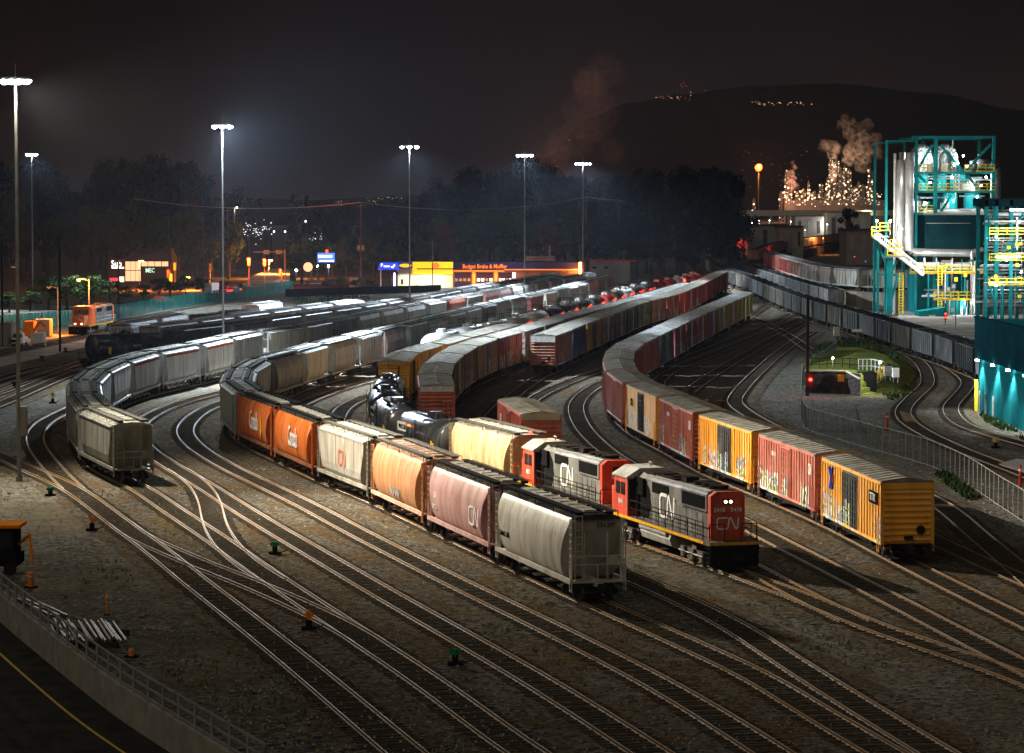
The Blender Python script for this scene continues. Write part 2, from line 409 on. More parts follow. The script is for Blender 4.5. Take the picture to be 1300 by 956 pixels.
def hopper(style, far=False, hatch='troughs', dark_roof=False, letters=None):
    """style: round (bulged cylindrical sides), plain (smooth upright sides), ribbed (stiffened upright sides)"""
    P = []
    if style == 'round':
        prof = [(1.15, 6.1, 1.28), (1.45, 6.25, 1.46), (1.9, 6.4, 1.58), (2.4, 6.6, 1.64), (2.9, 6.8, 1.63), (3.35, 7.0, 1.58), (3.75, 7.2, 1.47), (4.1, 7.25, 1.33), (4.3, 7.25, 1.2)]
    elif style == 'plain':
        prof = [(1.15, 5.9, 1.30), (1.5, 6.1, 1.5), (2.0, 6.35, 1.57), (3.4, 7.15, 1.57), (4.12, 7.25, 1.57), (4.3, 7.25, 1.38)]
    else:
        prof = [(1.15, 5.4, 1.40), (1.3, 5.5, 1.50), (3.3, 7.1, 1.50), (4.15, 7.2, 1.50), (4.3, 7.2, 1.36)]
    if far: prof = prof[::2] + ([prof[-1]] if len(prof) % 2 == 0 else [])
    elif style == 'round':
        pq = []
        for i in range(len(prof) - 1):
            a0, a1, a2, a3 = prof[max(0, i - 1)], prof[i], prof[i + 1], prof[min(len(prof) - 1, i + 2)]
            for k in range(3):
                t = k / 3; pq.append(tuple(.5 * (2 * b1 + (b2 - b0) * t + (2 * b0 - 5 * b1 + 4 * b2 - b3) * t * t + (3 * b1 - b0 - 3 * b2 + b3) * t ** 3) for b0, b1, b2, b3 in zip(a0, a1, a2, a3)))
        prof = pq + [prof[-1]]
    m = MB()
    m.loft([[(-L, -w_, z), (L, -w_, z), (L, w_, z), (-L, w_, z)] for z, L, w_ in prof])
    if style == 'ribbed':
        n = 9 if far else 17
        for i in range(n):
            x = -6.9 + 13.8 * i / (n - 1); zb = max(1.25, 1.3 + (abs(x) - 5.3) * 1.15)
            for s in (-1, 1): m.box(x - .05, x + .05, s * 1.49, s * 1.60, zb, 4.14)
    if style == 'plain' and not far:
        for x in (-4.3, -1.45, 1.45, 4.3):
            for s in (-1, 1): m.box(x - .03, x + .03, s * 1.56, s * 1.59, 1.9, 4.1)
    P.append(('body', m.mesh('body', 'hopper_paint'), 'body', []))
    # roof: a shallow arch reaching out over the end platforms
    m = MB(); w_ = prof[-1][2]
    ys = [-w_, -w_ * .6, 0, w_ * .6, w_]; zs = [4.30, 4.44, 4.5, 4.44, 4.30]
    top = list(zip(ys, zs)); m.prism([(-w_, 4.26)] + [(y, z + .015) for y, z in top] + [(w_, 4.26)], -7.6, 7.6)
    if style != 'round':
        for s in (-1, 1): m.box(-7.3, 7.3, s * 1.5, s * 1.62, 4.1, 4.2)
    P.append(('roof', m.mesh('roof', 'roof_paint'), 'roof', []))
    # hatch covers down the middle
    m = MB()
    if hatch == 'troughs':
        n = 8
        for i in range(n):
            a = -6.6 + 13.2 * i / n
            m.box(a + .06, a + 13.2 / n - .06, -.34, .34, 4.52, 4.64)
            if not far: m.box(a + .2, a + .28, -.42, .42, 4.64, 4.68)
    else:
        for i in range(5 if far else 10):
            x = -6.1 + 12.2 * i / (4 if far else 9)
            for s in ((-1, 1) if not far else (1,)):
                m.bar((x, s * .38 if not far else 0, 4.48), (x, s * .38 if not far else 0, 4.66), .26 if not far else .4, 8)
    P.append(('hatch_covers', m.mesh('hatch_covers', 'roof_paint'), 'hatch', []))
    g = 'dark_grating' if dark_roof else 'grating'
    for s in (-1, 1):
        m = MB(); m.box(-7.75, 7.75, s * .62, s * 1.02, 4.62, 4.66)
        if not far:
            for k in range(9): m.box(-7.2 + 1.8 * k - .03, -7.2 + 1.8 * k + .03, s * .6, s * 1.04, 4.46, 4.62)
            for k in range(5):
                m.bar((-7.4 + 3.7 * k, s * 1.24, 4.3), (-7.4 + 3.7 * k, s * 1.24, 4.62), .018, 4)
            m.bar((-7.4, s * 1.24, 4.62), (7.4, s * 1.24, 4.62), .02, 4)
        P.append(('running_board', m.mesh('running_board', g), None, []))
    # sills and end frames
    m = MB()
    for s in (-1, 1): m.box(-8.0, 8.0, s * 1.38, s * 1.52, .98, 1.22)
    m.box(-8.3, 8.3, -.22, .22, .85, 1.15)
    P.append(('side_sill', m.mesh('side_sill', 'hopper_paint'), 'sill', []))
    for s in (-1, 1):
        m = MB(); x = s * 7.55
        m.box(x - .45, x + .45, -1.5, 1.5, 1.02, 1.10)
        for y in (-1.36, 1.36): m.box(x - .06, x + .06, y - .06, y + .06, 1.1, 4.3)
        if not far:
            m.box(x - .04, x + .04, -1.4, 1.4, 2.3, 2.38)
            for y in (-.62, .62): m.box(x - .05, x + .05, y - .05, y + .05, 1.1, 3.6)
            m.bar((x + s * .35, -1.45, 1.95), (x + s * .35, 1.45, 1.95), .025, 4)
            for y in (-1.45, 1.45, 0): m.bar((x + s * .35, y, 1.1), (x + s * .35, y, 1.95), .025, 4)
            m.bar((x + s * .16, .9, 2.1), (x + s * .22, .9, 2.1), .28, 10)
        P.append(('end_frame', m.mesh('end_frame', 'hopper_paint'), 'body', []))
    # discharge chutes
    if not far:
        for x in (-3.9, -1.3, 1.3, 3.9):
            m = MB(); m.loft([[(x + a * .3, b_ * .6, .45) for a, b_ in ((-1, -1), (1, -1), (1, 1), (-1, 1))], [(x + a * 1.25, b_ * 1.3, 1.2) for a, b_ in ((-1, -1), (1, -1), (1, 1), (-1, 1))]])
            m.box(x - .35, x + .35, -1.0, 1.0, .36, .46)
            P.append(('discharge_chute', m.mesh('discharge_chute', 'hopper_paint'), 'sill', []))
        for s in (-1, 1):
            for q in (-1, 1): P.append(('ladder', ladder(s * 7.9, q * 1.45, .55, 4.3, 'x', .4, paint='hopper_paint'), 'body', []))
            P.append(('coupler', coupler(s * 8.0, s), None, []))
            P.append(('ladder', ladder(s * 7.66, s * -.95, 1.1, 4.5, 'y', .4, paint='hopper_paint'), 'body', []))
    else:
        m = MB(); m.loft([[(a * 3.6, b_ * .7, .6) for a, b_ in ((-1, -1), (1, -1), (1, 1), (-1, 1))], [(a * 5.2, b_ * 1.2, 1.2) for a, b_ in ((-1, -1), (1, -1), (1, 1), (-1, 1))]])
        P.append(('discharge_chute', m.mesh('discharge_chute', 'under_steel'), None, []))
    seen = set()
    for _, me, _, _ in P:
        if me.name not in seen:
            seen.add(me.name)
            for v in me.vertices: v.co.x *= .9
    P += bogies(5.75, far)
    return P
def boxcar(far=False, door='single', L=7.62, ribs=True, hi=4.62, letters=None):
    P = []; w_ = 1.47
    m = MB(); m.box(-L, L, -w_, w_, 1.08, hi)
    n = (22 if not far else 12)
    dw = {'single': 1.2, 'double': 1.9, 'wide': 1.6}[door]
    if ribs:
        for i in range(n + 1):
            x = -L + .06 + (2 * L - .12) * i / n
            if abs(x) < dw + .1: continue
            for s in (-1, 1): m.box(x - .055, x + .055, s * w_, s * (w_ + .07), 1.15, hi - .1)
    for s in (-1, 1):
        m.box(-L, L, s * w_, s * (w_ + .09), hi - .16, hi - .02); m.box(-L, L, s * w_, s * (w_ + .06), 1.02, 1.2)
        for q in (-1, 1): m.box(q * L - q * .12, q * L, s * w_, s * (w_ + .09), 1.1, hi)
    # pressed ends: horizontal corrugations
    for s in (-1, 1):
        k = 9 if not far else 5
        for i in range(k):
            z = 1.3 + (hi - 1.9) * i / (k - 1)
            m.loft([[(s * L, y, z - .13), (s * (L + .07), y, z), (s * L, y, z + .13)] for y in (-w_ + .1, w_ - .1)])
        m.box(s * L, s * (L + .06), -w_, w_, hi - .4, hi - .04)
    P.append(('body', m.mesh('body', 'boxcar_paint'), 'body', []))
    m = MB(); m.prism([(-w_ - .04, hi), (-w_ - .04, hi + .04), (0, hi + .24), (w_ + .04, hi + .04), (w_ + .04, hi)], -L - .05, L + .05)
    n = 14 if not far else 7
    for i in range(n + 1):
        x = -L + 2 * L * i / n
        for s in (-1, 1):
            m.loft([[(x + a, s * (w_ + .03), hi + .045 + b_), (x + a, s * .02, hi + .245 + b_)] [::1] + [(x + a, s * .02, hi + .23), (x + a, s * (w_ + .03), hi + .03)] for a, b_ in ((-.06, .04), (.06, .04))])
    P.append(('roof', m.mesh('roof', 'roof_paint'), 'roof', []))
    for s in (-1, 1):
        spans = [(-dw, dw)] if door != 'double' else [(-dw, -.04), (.04, dw)]
        for a, b_ in spans:
            m = MB(); m.box(a, b_, s * (w_ + .02), s * (w_ + .10), 1.2, hi - .2)
            if not far:
                for k in range(8):
                    z = 1.4 + (hi - 1.9) * k / 7; m.box(a + .1, b_ - .1, s * (w_ + .10), s * (w_ + .14), z, z + .07)
                k = a + .25
                while k < b_: m.box(k - .03, k + .03, s * (w_ + .10), s * (w_ + .17), 1.25, hi - .3); k += .62
            P.append(('door', m.mesh('door', 'boxcar_paint'), 'door', []))
    m = MB(); m.box(-L - .5, L + .5, -.25, .25, .8, 1.08)
    for x in (-3, 0, 3): m.box(x - .1, x + .1, -1.4, 1.4, .85, 1.08)
    if not far:
        m.bar((-1.5, .5, .75), (-.4, .5, .75), .2, 8)
        for s in (-1, 1): m.prism([(s * 1.36, .8), (s * 1.36, 1.02), (s * 1.46, 1.02), (s * 1.46, .8)], -5, 5)
    P.append(('underframe', m.mesh('underframe', 'under_steel'), None, []))
    if not far:
        for s in (-1, 1):
            for q in (-1, 1): P.append(('ladder', ladder(s * (L - .38), q * (w_ + .14), .6, 2.6, 'x', .42, paint='hopper_paint'), 'body', []))
            P.append(('coupler', coupler(s * (L + .1), s), None, []))
            P.append(('ladder', ladder(s * (L + .12), -s * 1.2, .8, 2.6, 'y', .4, paint='hopper_paint'), 'body', []))
            m = MB(); m.bar((s * (L + .1), .75, 1.9), (s * (L + .18), .75, 1.9), .26, 12); m.box(s * L, s * (L + .2), -.2, .3, 1.35, 1.55)
            m.box(s * (L + .07), s * (L + .4), -1.35, 1.35, 1.08, 1.13)
            P.append(('hand_brake', m.mesh('hand_brake', 'under_steel'), None, []))
    P += bogies(L - 1.75, far)
    return P
def tank_car(far=False, rails=True):
    P = []; Lt = 6.6; r = 1.52; zc = 2.62; n = 20 if not far else 12
    m = MB(); rings = []
    for x, k in [(-Lt - .62, .05), (-Lt - .58, .4), (-Lt - .4, .75), (-Lt - .15, .94), (-Lt, 1), (Lt, 1), (Lt + .15, .94), (Lt + .4, .75), (Lt + .58, .4), (Lt + .62, .05)]:
        rings.append([(x, r * k * math.cos(2 * math.pi * i / n), zc + r * k * math.sin(2 * math.pi * i / n)) for i in range(n)])
    m.loft(rings)
    P.append(('tank', m.mesh('tank', 'tank_paint', smooth=True), 'body', []))
    for x in (-Lt, -2.2, 2.2, Lt):
        m = MB(); m.loft([[(x + a, (r + b_) * math.cos(2 * math.pi * i / 16), zc + (r + b_) * math.sin(2 * math.pi * i / 16)) for i in range(16)] for a, b_ in ((-.06, .005), (-.06, .03), (.06, .03), (.06, .005))], caps=False)
        P.append(('band', m.mesh('band', 'tank_paint'), 'band', []))
    m = MB(); m.bar((0, 0, zc + r - .05), (0, 0, zc + r + .32), .5, 12); m.bar((0, 0, zc + r + .32), (0, 0, zc + r + .38), .56, 12)
    for x, y in ((1.1, .2), (-1.1, -.2), (1.6, -.3)): m.bar((x, y, zc + r - .05), (x, y, zc + r + .3), .16, 8)
    P.append(('manway', m.mesh('manway', 'tank_paint'), 'top', []))
    m = MB(); zt = zc + r + .02
    m.box(-2.1, 2.1, -1.0, -.62, zt, zt + .05); m.box(-2.1, 2.1, .62, 1.0, zt, zt + .05)
    for s in (-1, 1):
        for x in (-2.1, -.7, .7, 2.1): m.bar((x, s * 1.0, zt), (x, s * 1.0, zt + .95), .025, 4)
        for z in (.5, .95): m.bar((-2.1, s * 1.0, zt + z), (2.1, s * 1.0, zt + z), .025, 4)
        m.bar((s * 2.1, -1, zt + .95), (s * 2.1, 1, zt + .95), .025, 4)
    P.append(('platform', m.mesh('platform', 'under_steel'), None, []))
    m = MB(); m.box(-8.1, 8.1, -.25, .25, .82, 1.12)
    for s in (-1, 1): m.box(s * 7.0, s * 8.1, -1.5, 1.5, 1.05, 1.14); m.box(s * 4.6, s * 6.0, -1.1, 1.1, 1.0, 1.6)
    for s in (-1, 1):
        for q in (-1, 1):
            m.bar((s * 8.05, q * 1.4, 1.1), (s * 8.05, q * 1.4, 1.95), .025, 4)
        m.bar((s * 8.05, -1.4, 1.95), (s * 8.05, 1.4, 1.95), .025, 4)
    P.append(('underframe', m.mesh('underframe', 'under_steel'), None, []))
    if not far:
        for s in (-1, 1):
            P.append(('ladder', ladder(0, s * (r + .12), .9, zc + r, 'x', .42), None, []))
            P.append(('coupler', coupler(s * 8.0, s), None, []))
        m = MB()
        for s in (-1, 1): m.add([(4.2, s * 1.50, 1.75), (4.75, s * 1.50, 1.75), (4.75, s * 1.545, 2.6), (4.2, s * 1.545, 2.6)], [(0, 1, 2, 3), (3, 2, 1, 0)][:1])
        P.append(('placard', m.mesh('placard', 'yellow_letters'), None, []))
    P += bogies(6.5, far)
    return P
def coal_car(far=False, ribs=True):
    P = []; L = 7.3; w_ = 1.5
    m = MB()
    for s in (-1, 1):
        m.box(-L, L, s * (w_ - .04), s * w_, 1.0, 3.75)
        m.box(-L, L, s * (w_ - .08), s * (w_ + .08), 3.66, 3.8)
        m.box(s * (L - .05), s * L, -w_, w_, 1.3, 3.75)
        n = 11 if not far else 7
        if ribs:
            for i in range(n):
                x = -L + .1 + (2 * L - .2) * i / (n - 1); m.box(x - .07, x + .07, s * w_, s * (w_ + .10), 1.05, 3.7)
        for q in (-1, 1): m.box(q * L - .1, q * L + .1, s * w_, s * (w_ + .04), 1.0, 3.78)
    m.box(-L + .05, L - .05, -w_ + .05, w_ - .05, .98, 1.1)
    P.append(('body', m.mesh('body', 'hopper_paint'), 'body', []))
    m = MB(); nx, ny = 13, 5; vs = []
    for i in range(nx):
        for j in range(ny):
            x = -L + .06 + (2 * L - .12) * i / (nx - 1); y = -w_ + .05 + (2 * w_ - .1) * j / (ny - 1)
            e = min(1, (1 - abs(y) / w_) * 2.2) * min(1, (L - abs(x)) / 1.6)
            vs.append((x, y, 3.35 + .55 * e + .12 * math.sin(x * 1.9) * e + R.uniform(-.05, .05)))
    m.add(vs, [(i * ny + j, (i + 1) * ny + j, (i + 1) * ny + j + 1, i * ny + j + 1) for i in range(nx - 1) for j in range(ny - 1)])
    P.append(('coal_load', m.mesh('coal_load', 'coal'), None, []))
    m = MB(); m.box(-8, 8, -.25, .25, .75, 1.0)
    for x in (-3.2, 0, 3.2): m.loft([[(x + a * .4, b_ * .6, .4) for a, b_ in ((-1, -1), (1, -1), (1, 1), (-1, 1))], [(x + a * 1.3, b_ * 1.3, 1.0) for a, b_ in ((-1, -1), (1, -1), (1, 1), (-1, 1))]])
    P.append(('underframe', m.mesh('underframe', 'under_steel'), None, []))
    P += bogies(6.0, far)
    return P
def flatcar():
    P = []; m = MB(); m.box(-9.6, 9.6, -1.45, 1.45, 1.0, 1.12)
    for i in range(30): m.box(-9.5 + .64 * i, -9.5 + .64 * i + .52, -1.4, 1.4, 1.12, 1.15)
    P.append(('deck', m.mesh('deck', 'rust_deck'), None, []))
    m = MB()
    for s in (-1, 1): m.box(-9.6, 9.6, s * 1.35, s * 1.5, .8, 1.16)
    m.box(-9.9, 9.9, -.3, .3, .6, 1.0)
    P.append(('underframe', m.mesh('underframe', 'rust_deck'), None, []))
    for s in (-1, 1): P.append(('bulkhead', MB().box(s * 9.5, s * 9.62, -1.45, 1.45, 1.1, 1.9).mesh('bulkhead', 'rust_deck'), None, []))
    return P + bogies(7.6, True)
def bogie6(x):
    m = MB()
    for s in (-1, 1):
        m.loft([[(x - 2.3, y, .5), (x - 2.1, y, .85), (x + 2.1, y, .85), (x + 2.3, y, .5), (x + 1.2, y, .42), (x - 1.2, y, .42)] for y in sorted((s * 1.0, s * 1.18))])
        for k in (-1.6, 0, 1.6):
            m.box(x + k - .22, x + k + .22, s * 1.12, s * 1.28, .28, .72); m.bar((x + k + .45, s * 1.22, .3), (x + k + .45, s * 1.22, .9), .1, 8)
        m.bar((x - 2.1, s * 1.3, .62), (x + 2.1, s * 1.3, .62), .04, 6)
    m.box(x - .4, x + .4, -1.1, 1.1, .6, 1.15)
    return ('bogie', m.mesh('bogie', 'wheel_steel'), None, [('wheelset', wheelset(x + k), None, []) for k in (-1.6, 0, 1.6)])
def loco(number, lit, widecab=False):
    """six-axle hood diesel, +x is the long-hood end"""
    P = []
    m = MB(); m.box(-10.1, 10.1, -1.5, 1.5, 1.42, 1.62); m.box(-9.9, 9.9, -.9, .9, 1.1, 1.42)
    P.append(('frame', m.mesh('frame', 'loco_paint'), 'frame', []))
    m = MB()
    for s in (-1, 1): m.box(-9.2, 9.2, s * 1.5, s * 1.53, 1.44, 1.61)
    for s in (-1, 1): m.box(s * 10.1, s * 10.13, -1.5, 1.5, 1.44, 1.61)
    P.append(('edge_stripe', m.mesh('edge_stripe', 'yellow_edge'), None, []))
    hp = [(-.93, 1.62), (-.93, 4.02), (-.62, 4.3), (.62, 4.3), (.93, 4.02), (.93, 1.62)]
    m = MB(); m.prism(hp, -4.7, 8.55)
    if not widecab:
        for i in range(22):
            x = -4.2 + .55 * i
            for s in (-1, 1): m.box(x, x + .49, s * .93, s * .955, 1.75, 3.05)
    wide = [(-1.06, 3.15), (-1.06, 4.1), (-.75, 4.36), (.75, 4.36), (1.06, 4.1), (1.06, 3.15)]
    m.prism(wide, 3.9, 8.4)
    P.append(('hood', m.mesh('hood', 'loco_paint'), 'hood', []))
    m = MB(); m.prism([(y * 1.0, z) for y, z in [(-1.02, 1.62), (-1.02, 4.08), (-.68, 4.33), (.68, 4.33), (1.02, 4.08), (1.02, 1.62)]], 8.5, 9.0)
    P.append(('hood_end', m.mesh('hood_end', 'loco_paint'), 'cab', []))
    for s in (-1, 1):
        P.append(('radiator_grille', MB().box(4.2, 8.1, s * 1.06, s * 1.09, 3.28, 4.0).mesh('radiator_grille', 'black_plate'), None, []))
        P.append(('air_grille', MB().box(-1.6, 1.4, s * .93, s * .97, 3.35, 3.95).mesh('air_grille', 'black_plate'), None, []))
    for x in (4.9, 6.2, 7.5):
        m = MB(); m.bar((x, 0, 4.34), (x, 0, 4.56), .56, 14); P.append(('cooling_fan', m.mesh('cooling_fan', 'under_steel'), None, []))
    for x in (-1.0, .6):
        m = MB(); m.bar((x, 0, 4.28), (x, 0, 4.5), .5, 14); P.append(('cooling_fan', m.mesh('cooling_fan', 'under_steel'), None, []))
    m = MB(); m.box(2.1, 3.0, -.4, .4, 4.3, 4.62); m.box(-3.6, -2.0, -.75, .75, 4.3, 4.42)
    P.append(('exhaust_stack', m.mesh('exhaust_stack', 'under_steel'), None, []))
    if not widecab:
        for s in (-1, 1):
            m = MB(); m.loft([[(x, s * y, z) for x, z in ((-4.2, 1.7), (-2.3, 1.7), (-1.7, 2.6), (-2.2, 3.5), (-3.0, 3.98), (-4.2, 3.98))] for y in (.94, .968)])
            P.append(('black_band', m.mesh('black_band', 'black_plate'), None, []))
            m = MB(); m.box(-2.6, 3.6, s * .70, s * .76, 4.22, 4.30); m.box(3.95, 8.3, s * .86, s * .92, 4.22, 4.32)
            P.append(('roof_rail', m.mesh('roof_rail', 'galvanised'), None, []))
            for k in range(5): P.append(('hood_door', MB().box(3.9 + .92 * k, 4.72 + .92 * k, s * .955, s * .975, 1.75, 2.95).mesh('hood_door', 'loco_paint'), 'hood', []))
        m = MB(); m.bar((-5.6, .3, 4.45), (-5.6, .3, 4.75), .05, 6); m.bar((-5.9, .3, 4.75), (-5.3, .3, 4.75), .06, 6)
        P.append(('horn', m.mesh('horn', 'galvanised'), None, []))
        m = MB(); m.box(-1.9, 1.5, -.6, .6, 4.3, 4.4); P.append(('brake_hatch', m.mesh('brake_hatch', 'under_steel'), None, []))
    # inertial filter box behind the cab
    m = MB()
    for s in (-1, 1): m.box(-4.6, -2.9, s * .93, s * 1.12, 3.0, 4.0)
    P.append(('filter_box', m.mesh('filter_box', 'black_plate'), None, []))
    if widecab:
        m = MB(); m.prism([(-1.5, 1.62), (-1.5, 4.1), (-1.1, 4.5), (1.1, 4.5), (1.5, 4.1), (1.5, 1.62)], -7.6, -4.7)
        m.loft([[(-7.6, -1.5, 1.62), (-7.6, 1.5, 1.62), (-7.6, 1.4, 4.3), (-7.6, -1.4, 4.3)], [(-8.3, -1.3, 1.62), (-8.3, 1.3, 1.62), (-7.9, 1.2, 4.1), (-7.9, -1.2, 4.1)], ])
        m.loft([[(-8.3, -1.25, 1.62), (-8.3, 1.25, 1.62), (-8.1, 1.2, 3.2), (-8.1, -1.2, 3.2)], [(-9.7, -.85, 1.62), (-9.7, .85, 1.62), (-9.5, .8, 2.95), (-9.5, -.8, 2.95)]])
        P.append(('cab', m.mesh('cab', 'loco_paint'), 'cab', []))
        m = MB()
        for y in (-1.1, -.56, .04, .58): m.loft([[(-8.12, y, 3.35), (-8.12, y + .46, 3.35), (-7.97, y + .46, 3.95), (-7.97, y, 3.95)], [(-8.2, y, 3.35), (-8.2, y + .46, 3.35), (-8.05, y + .46, 3.95), (-8.05, y, 3.95)]])
        P.append(('windscreen', m.mesh('windscreen', 'glass_dark'), None, []))
    else:
        m = MB(); m.prism([(-1.5, 1.62), (-1.5, 3.95), (1.5, 3.95), (1.5, 1.62)], -7.3, -4.7)
        m.prism([(-1.02, 1.62), (-1.02, 3.0), (-.8, 3.15), (.8, 3.15), (1.02, 3.0), (1.02, 1.62)], -9.3, -7.3)
        P.append(('cab', m.mesh('cab', 'loco_paint'), 'cab', [('cab_roof', MB().prism([(-1.6, 3.9), (-1.6, 3.98), (-.75, 4.5), (.75, 4.5), (1.6, 3.98), (1.6, 3.9)], -7.45, -4.55).mesh('cab_roof', 'roof_paint'), 'cabroof', [])]))
        for s in (-1, 1):
            m = MB(); m.box(-6.9, -6.15, s * 1.5, s * 1.53, 2.85, 3.6); m.box(-5.95, -5.2, s * 1.5, s * 1.53, 2.85, 3.6)
            P.append(('side_window', m.mesh('side_window', 'glass_dark'), None, []))
        m = MB(); m.box(-7.33, -7.3, -1.4, -.8, 3.1, 3.75); m.box(-7.33, -7.3, .8, 1.4, 3.1, 3.75); m.box(-7.33, -7.3, -.7, .7, 3.3, 3.75)
        m.box(-4.7, -4.67, -1.42, -1.0, 2.0, 3.8); m.box(-4.7, -4.67, 1.0, 1.42, 2.0, 3.8)
        P.append(('windscreen', m.mesh('windscreen', 'glass_dark'), None, []))
    m = MB(); m.prism([(-1.25, .62), (-1.38, 1.0), (-1.25, 1.4), (1.25, 1.4), (1.38, 1.0), (1.25, .62), (.8, .42), (-.8, .42)], -2.6, 2.9)
    P.append(('fuel_tank', m.mesh('fuel_tank', 'loco_paint'), 'tank', []))
    m = MB()
    for s in (-1, 1): m.bar((-2.6, s * 1.32, 1.25), (2.4, s * 1.32, 1.25), .16, 8)
    P.append(('air_reservoir', m.mesh('air_reservoir', 'galvanised'), None, []))
    P += [bogie6(-6.4), bogie6(6.4)]
    for s in (-1, 1):
        m = MB()
        xs = [-4.3 + 1.32 * i for i in range(11)]
        for x in xs: m.bar((x, s * 1.44, 1.62), (x, s * 1.44, 2.62), .022, 4)
        m.bar((xs[0], s * 1.44, 2.62), (xs[-1], s * 1.44, 2.62), .022, 4); m.bar((xs[0], s * 1.44, 2.15), (xs[-1], s * 1.44, 2.15), .016, 4)
        P.append(('handrail', m.mesh('handrail', 'under_steel' if not widecab else 'white_paint'), None, []))
        m = MB(); x = s * 9.9
        for y in (-1.4, -.5, .5, 1.4): m.bar((x, y, 1.62), (x, y, 2.6), .022, 4)
        m.bar((x, -1.4, 2.6), (x, -.5, 2.6), .022, 4); m.bar((x, .5, 2.6), (x, 1.4, 2.6), .022, 4)
        for y in (-1.42, 1.42): m.bar((x, y, 2.6), (x + s * .1, y, .5), .022, 4)
        P.append(('end_railing', m.mesh('end_railing', 'red_paint' if s < 0 else 'under_steel'), None, []))
        m = MB(); m.loft([[(s * 10.1, -1.45, 1.42), (s * 10.1, 1.45, 1.42), (s * 10.1, 1.45, .35), (s * 10.1, -1.45, .35)], [(s * 10.22, -1.45, 1.42), (s * 10.22, 1.45, 1.42), (s * 10.4, 1.2, .25), (s * 10.4, -1.2, .25)]])
        for q in (-1, 1):
            for k in range(4): m.box(s * 9.3, s * 10.1, q * 1.2, q * 1.5, .4 + .27 * k, .45 + .27 * k)
        P.append(('pilot', m.mesh('pilot', 'black_plate'), None, []))
        P.append(('coupler', coupler(s * 10.15, s), None, []))
    x = 9.0
    m = MB(); m.box(x, x + .05, -.3, .3, 3.62, 3.92)
    P.append(('headlight_housing', m.mesh('headlight_housing', 'under_steel'), None, []))
    for y in (-.15, .15):
        m = MB(); m.bar((x + .05, y, 3.77), (x + .10, y, 3.77), .08, 10)
        P.append(('headlight', m.mesh('headlight', 'lamp_warm' if lit else 'glass_dark'), None, []))
    if widecab:
        for y in (-.5, .5):
            m = MB(); m.bar((-9.72, y, 1.85), (-9.78, y, 1.85), .12, 10); P.append(('headlight', m.mesh('headlight', 'lamp_warm'), None, []))
        f = lambda u, v, w: (-9.58 - w, -u, 2.45 + v)
        P.append(('logo', cn_logo(.55, 'white_letters', f), None, []))
        P.append(('logo', cn_logo(.5, 'white_letters', lambda u, v, w: (-8.22 - w, -u, 3.0 + v)), None, []))
        for s in (-1, 1):
            m = MB(); m.bar((-9.75, s * .9, 1.7), (-9.2, s * 1.3, 2.7), .03, 4); P.append(('handrail', m.mesh('handrail', 'white_paint'), None, []))
    else:
        for s in (-1, 1):
            P.append(('logo', cn_logo(1.25, 'white_letters', side(1.2, 2.75, .96 + .0, s), w=.16, depth=.02), None, []))
            P.append(('number', text_mesh(number, .42, 'white_letters', side(-6.0, 2.4, 1.5, s)), None, []))
        if lit:
            P.append(('logo', cn_logo(.62, 'white_letters', endp(9.0, 0, 2.55), w=.13), None, []))
            for y in (-.5, .5): P.append(('number', text_mesh(number, .34, 'white_letters', endp(9.0, y, 3.3)), None, []))
        else:
            P.append(('number', text_mesh(number, .42, 'white_letters', endp(9.0, 0, 3.3)), None, []))
    return P
def squeeze(P, k):
    for name, me, _, subs in P:
        for a in [me] + [q[1] for q in subs]:
            if not a.get('sq'):
                a['sq'] = 1
                for v in a.vertices: v.co.x *= k
    return P
PRO = {}
def proto(key):
    if key in PRO: return PRO[key]
    f = key.endswith('~'); k = key.rstrip('~')
    fn = {'round': lambda: hopper('round', f, 'troughs', True), 'roundlight': lambda: hopper('round', f, 'troughs'),
          'plain': lambda: hopper('plain', f, 'troughs'), 'plainround': lambda: hopper('plain', f, 'round'),
          'ribbed': lambda: hopper('ribbed', f, 'troughs'),
          'box': lambda: boxcar(f, 'single'), 'boxdd': lambda: boxcar(f, 'double'), 'boxlong': lambda: boxcar(f, 'double', 7.62),
          'smoothbox': lambda: boxcar(f, 'single', ribs=False),
          'tank': lambda: squeeze(tank_car(f), .89), 'shorttank': lambda: squeeze(tank_car(f), .74), 'coal': lambda: coal_car(f), 'coalplain': lambda: coal_car(f, False), 'flat': flatcar,
          'loco_lit': lambda: squeeze(loco('5418', True), .93), 'loco_back': lambda: squeeze(loco('6025', False), .9), 'loco_wide': lambda: loco('2577', False, True)}[k]
    PRO[key] = fn(); return PRO[key]
CARLEN = {'round': 15.9, 'roundlight': 15.9, 'plain': 15.9, 'plainround': 15.9, 'ribbed': 15.9, 'box': 16.7, 'boxdd': 16.7, 'boxlong': 16.7, 'smoothbox': 16.7, 'tank': 15.7, 'shorttank': 13.2, 'coal': 16.5, 'coalplain': 16.5, 'flat': 20.6, 'loco_lit': 21.6, 'loco_back': 21.0, 'loco_wide': 22.0}
CARNAME = {'round': ('covered_hopper', 'hopper car'), 'roundlight': ('covered_hopper', 'hopper car'), 'plain': ('covered_hopper', 'hopper car'), 'plainround': ('covered_hopper', 'hopper car'), 'ribbed': ('covered_hopper', 'hopper car'),
           'box': ('boxcar', 'boxcar'), 'boxdd': ('boxcar', 'boxcar'), 'boxlong': ('boxcar', 'boxcar'), 'smoothbox': ('boxcar', 'boxcar'), 'tank': ('tank_car', 'tank car'), 'shorttank': ('tank_car', 'tank car'),
           'coal': ('coal_car', 'coal car'), 'coalplain': ('coal_car', 'coal car'), 'flat': ('flatcar', 'flatcar'), 'loco_lit': ('locomotive', 'locomotive'), 'loco_back': ('locomotive', 'locomotive'), 'loco_wide': ('locomotive', 'locomotive')}
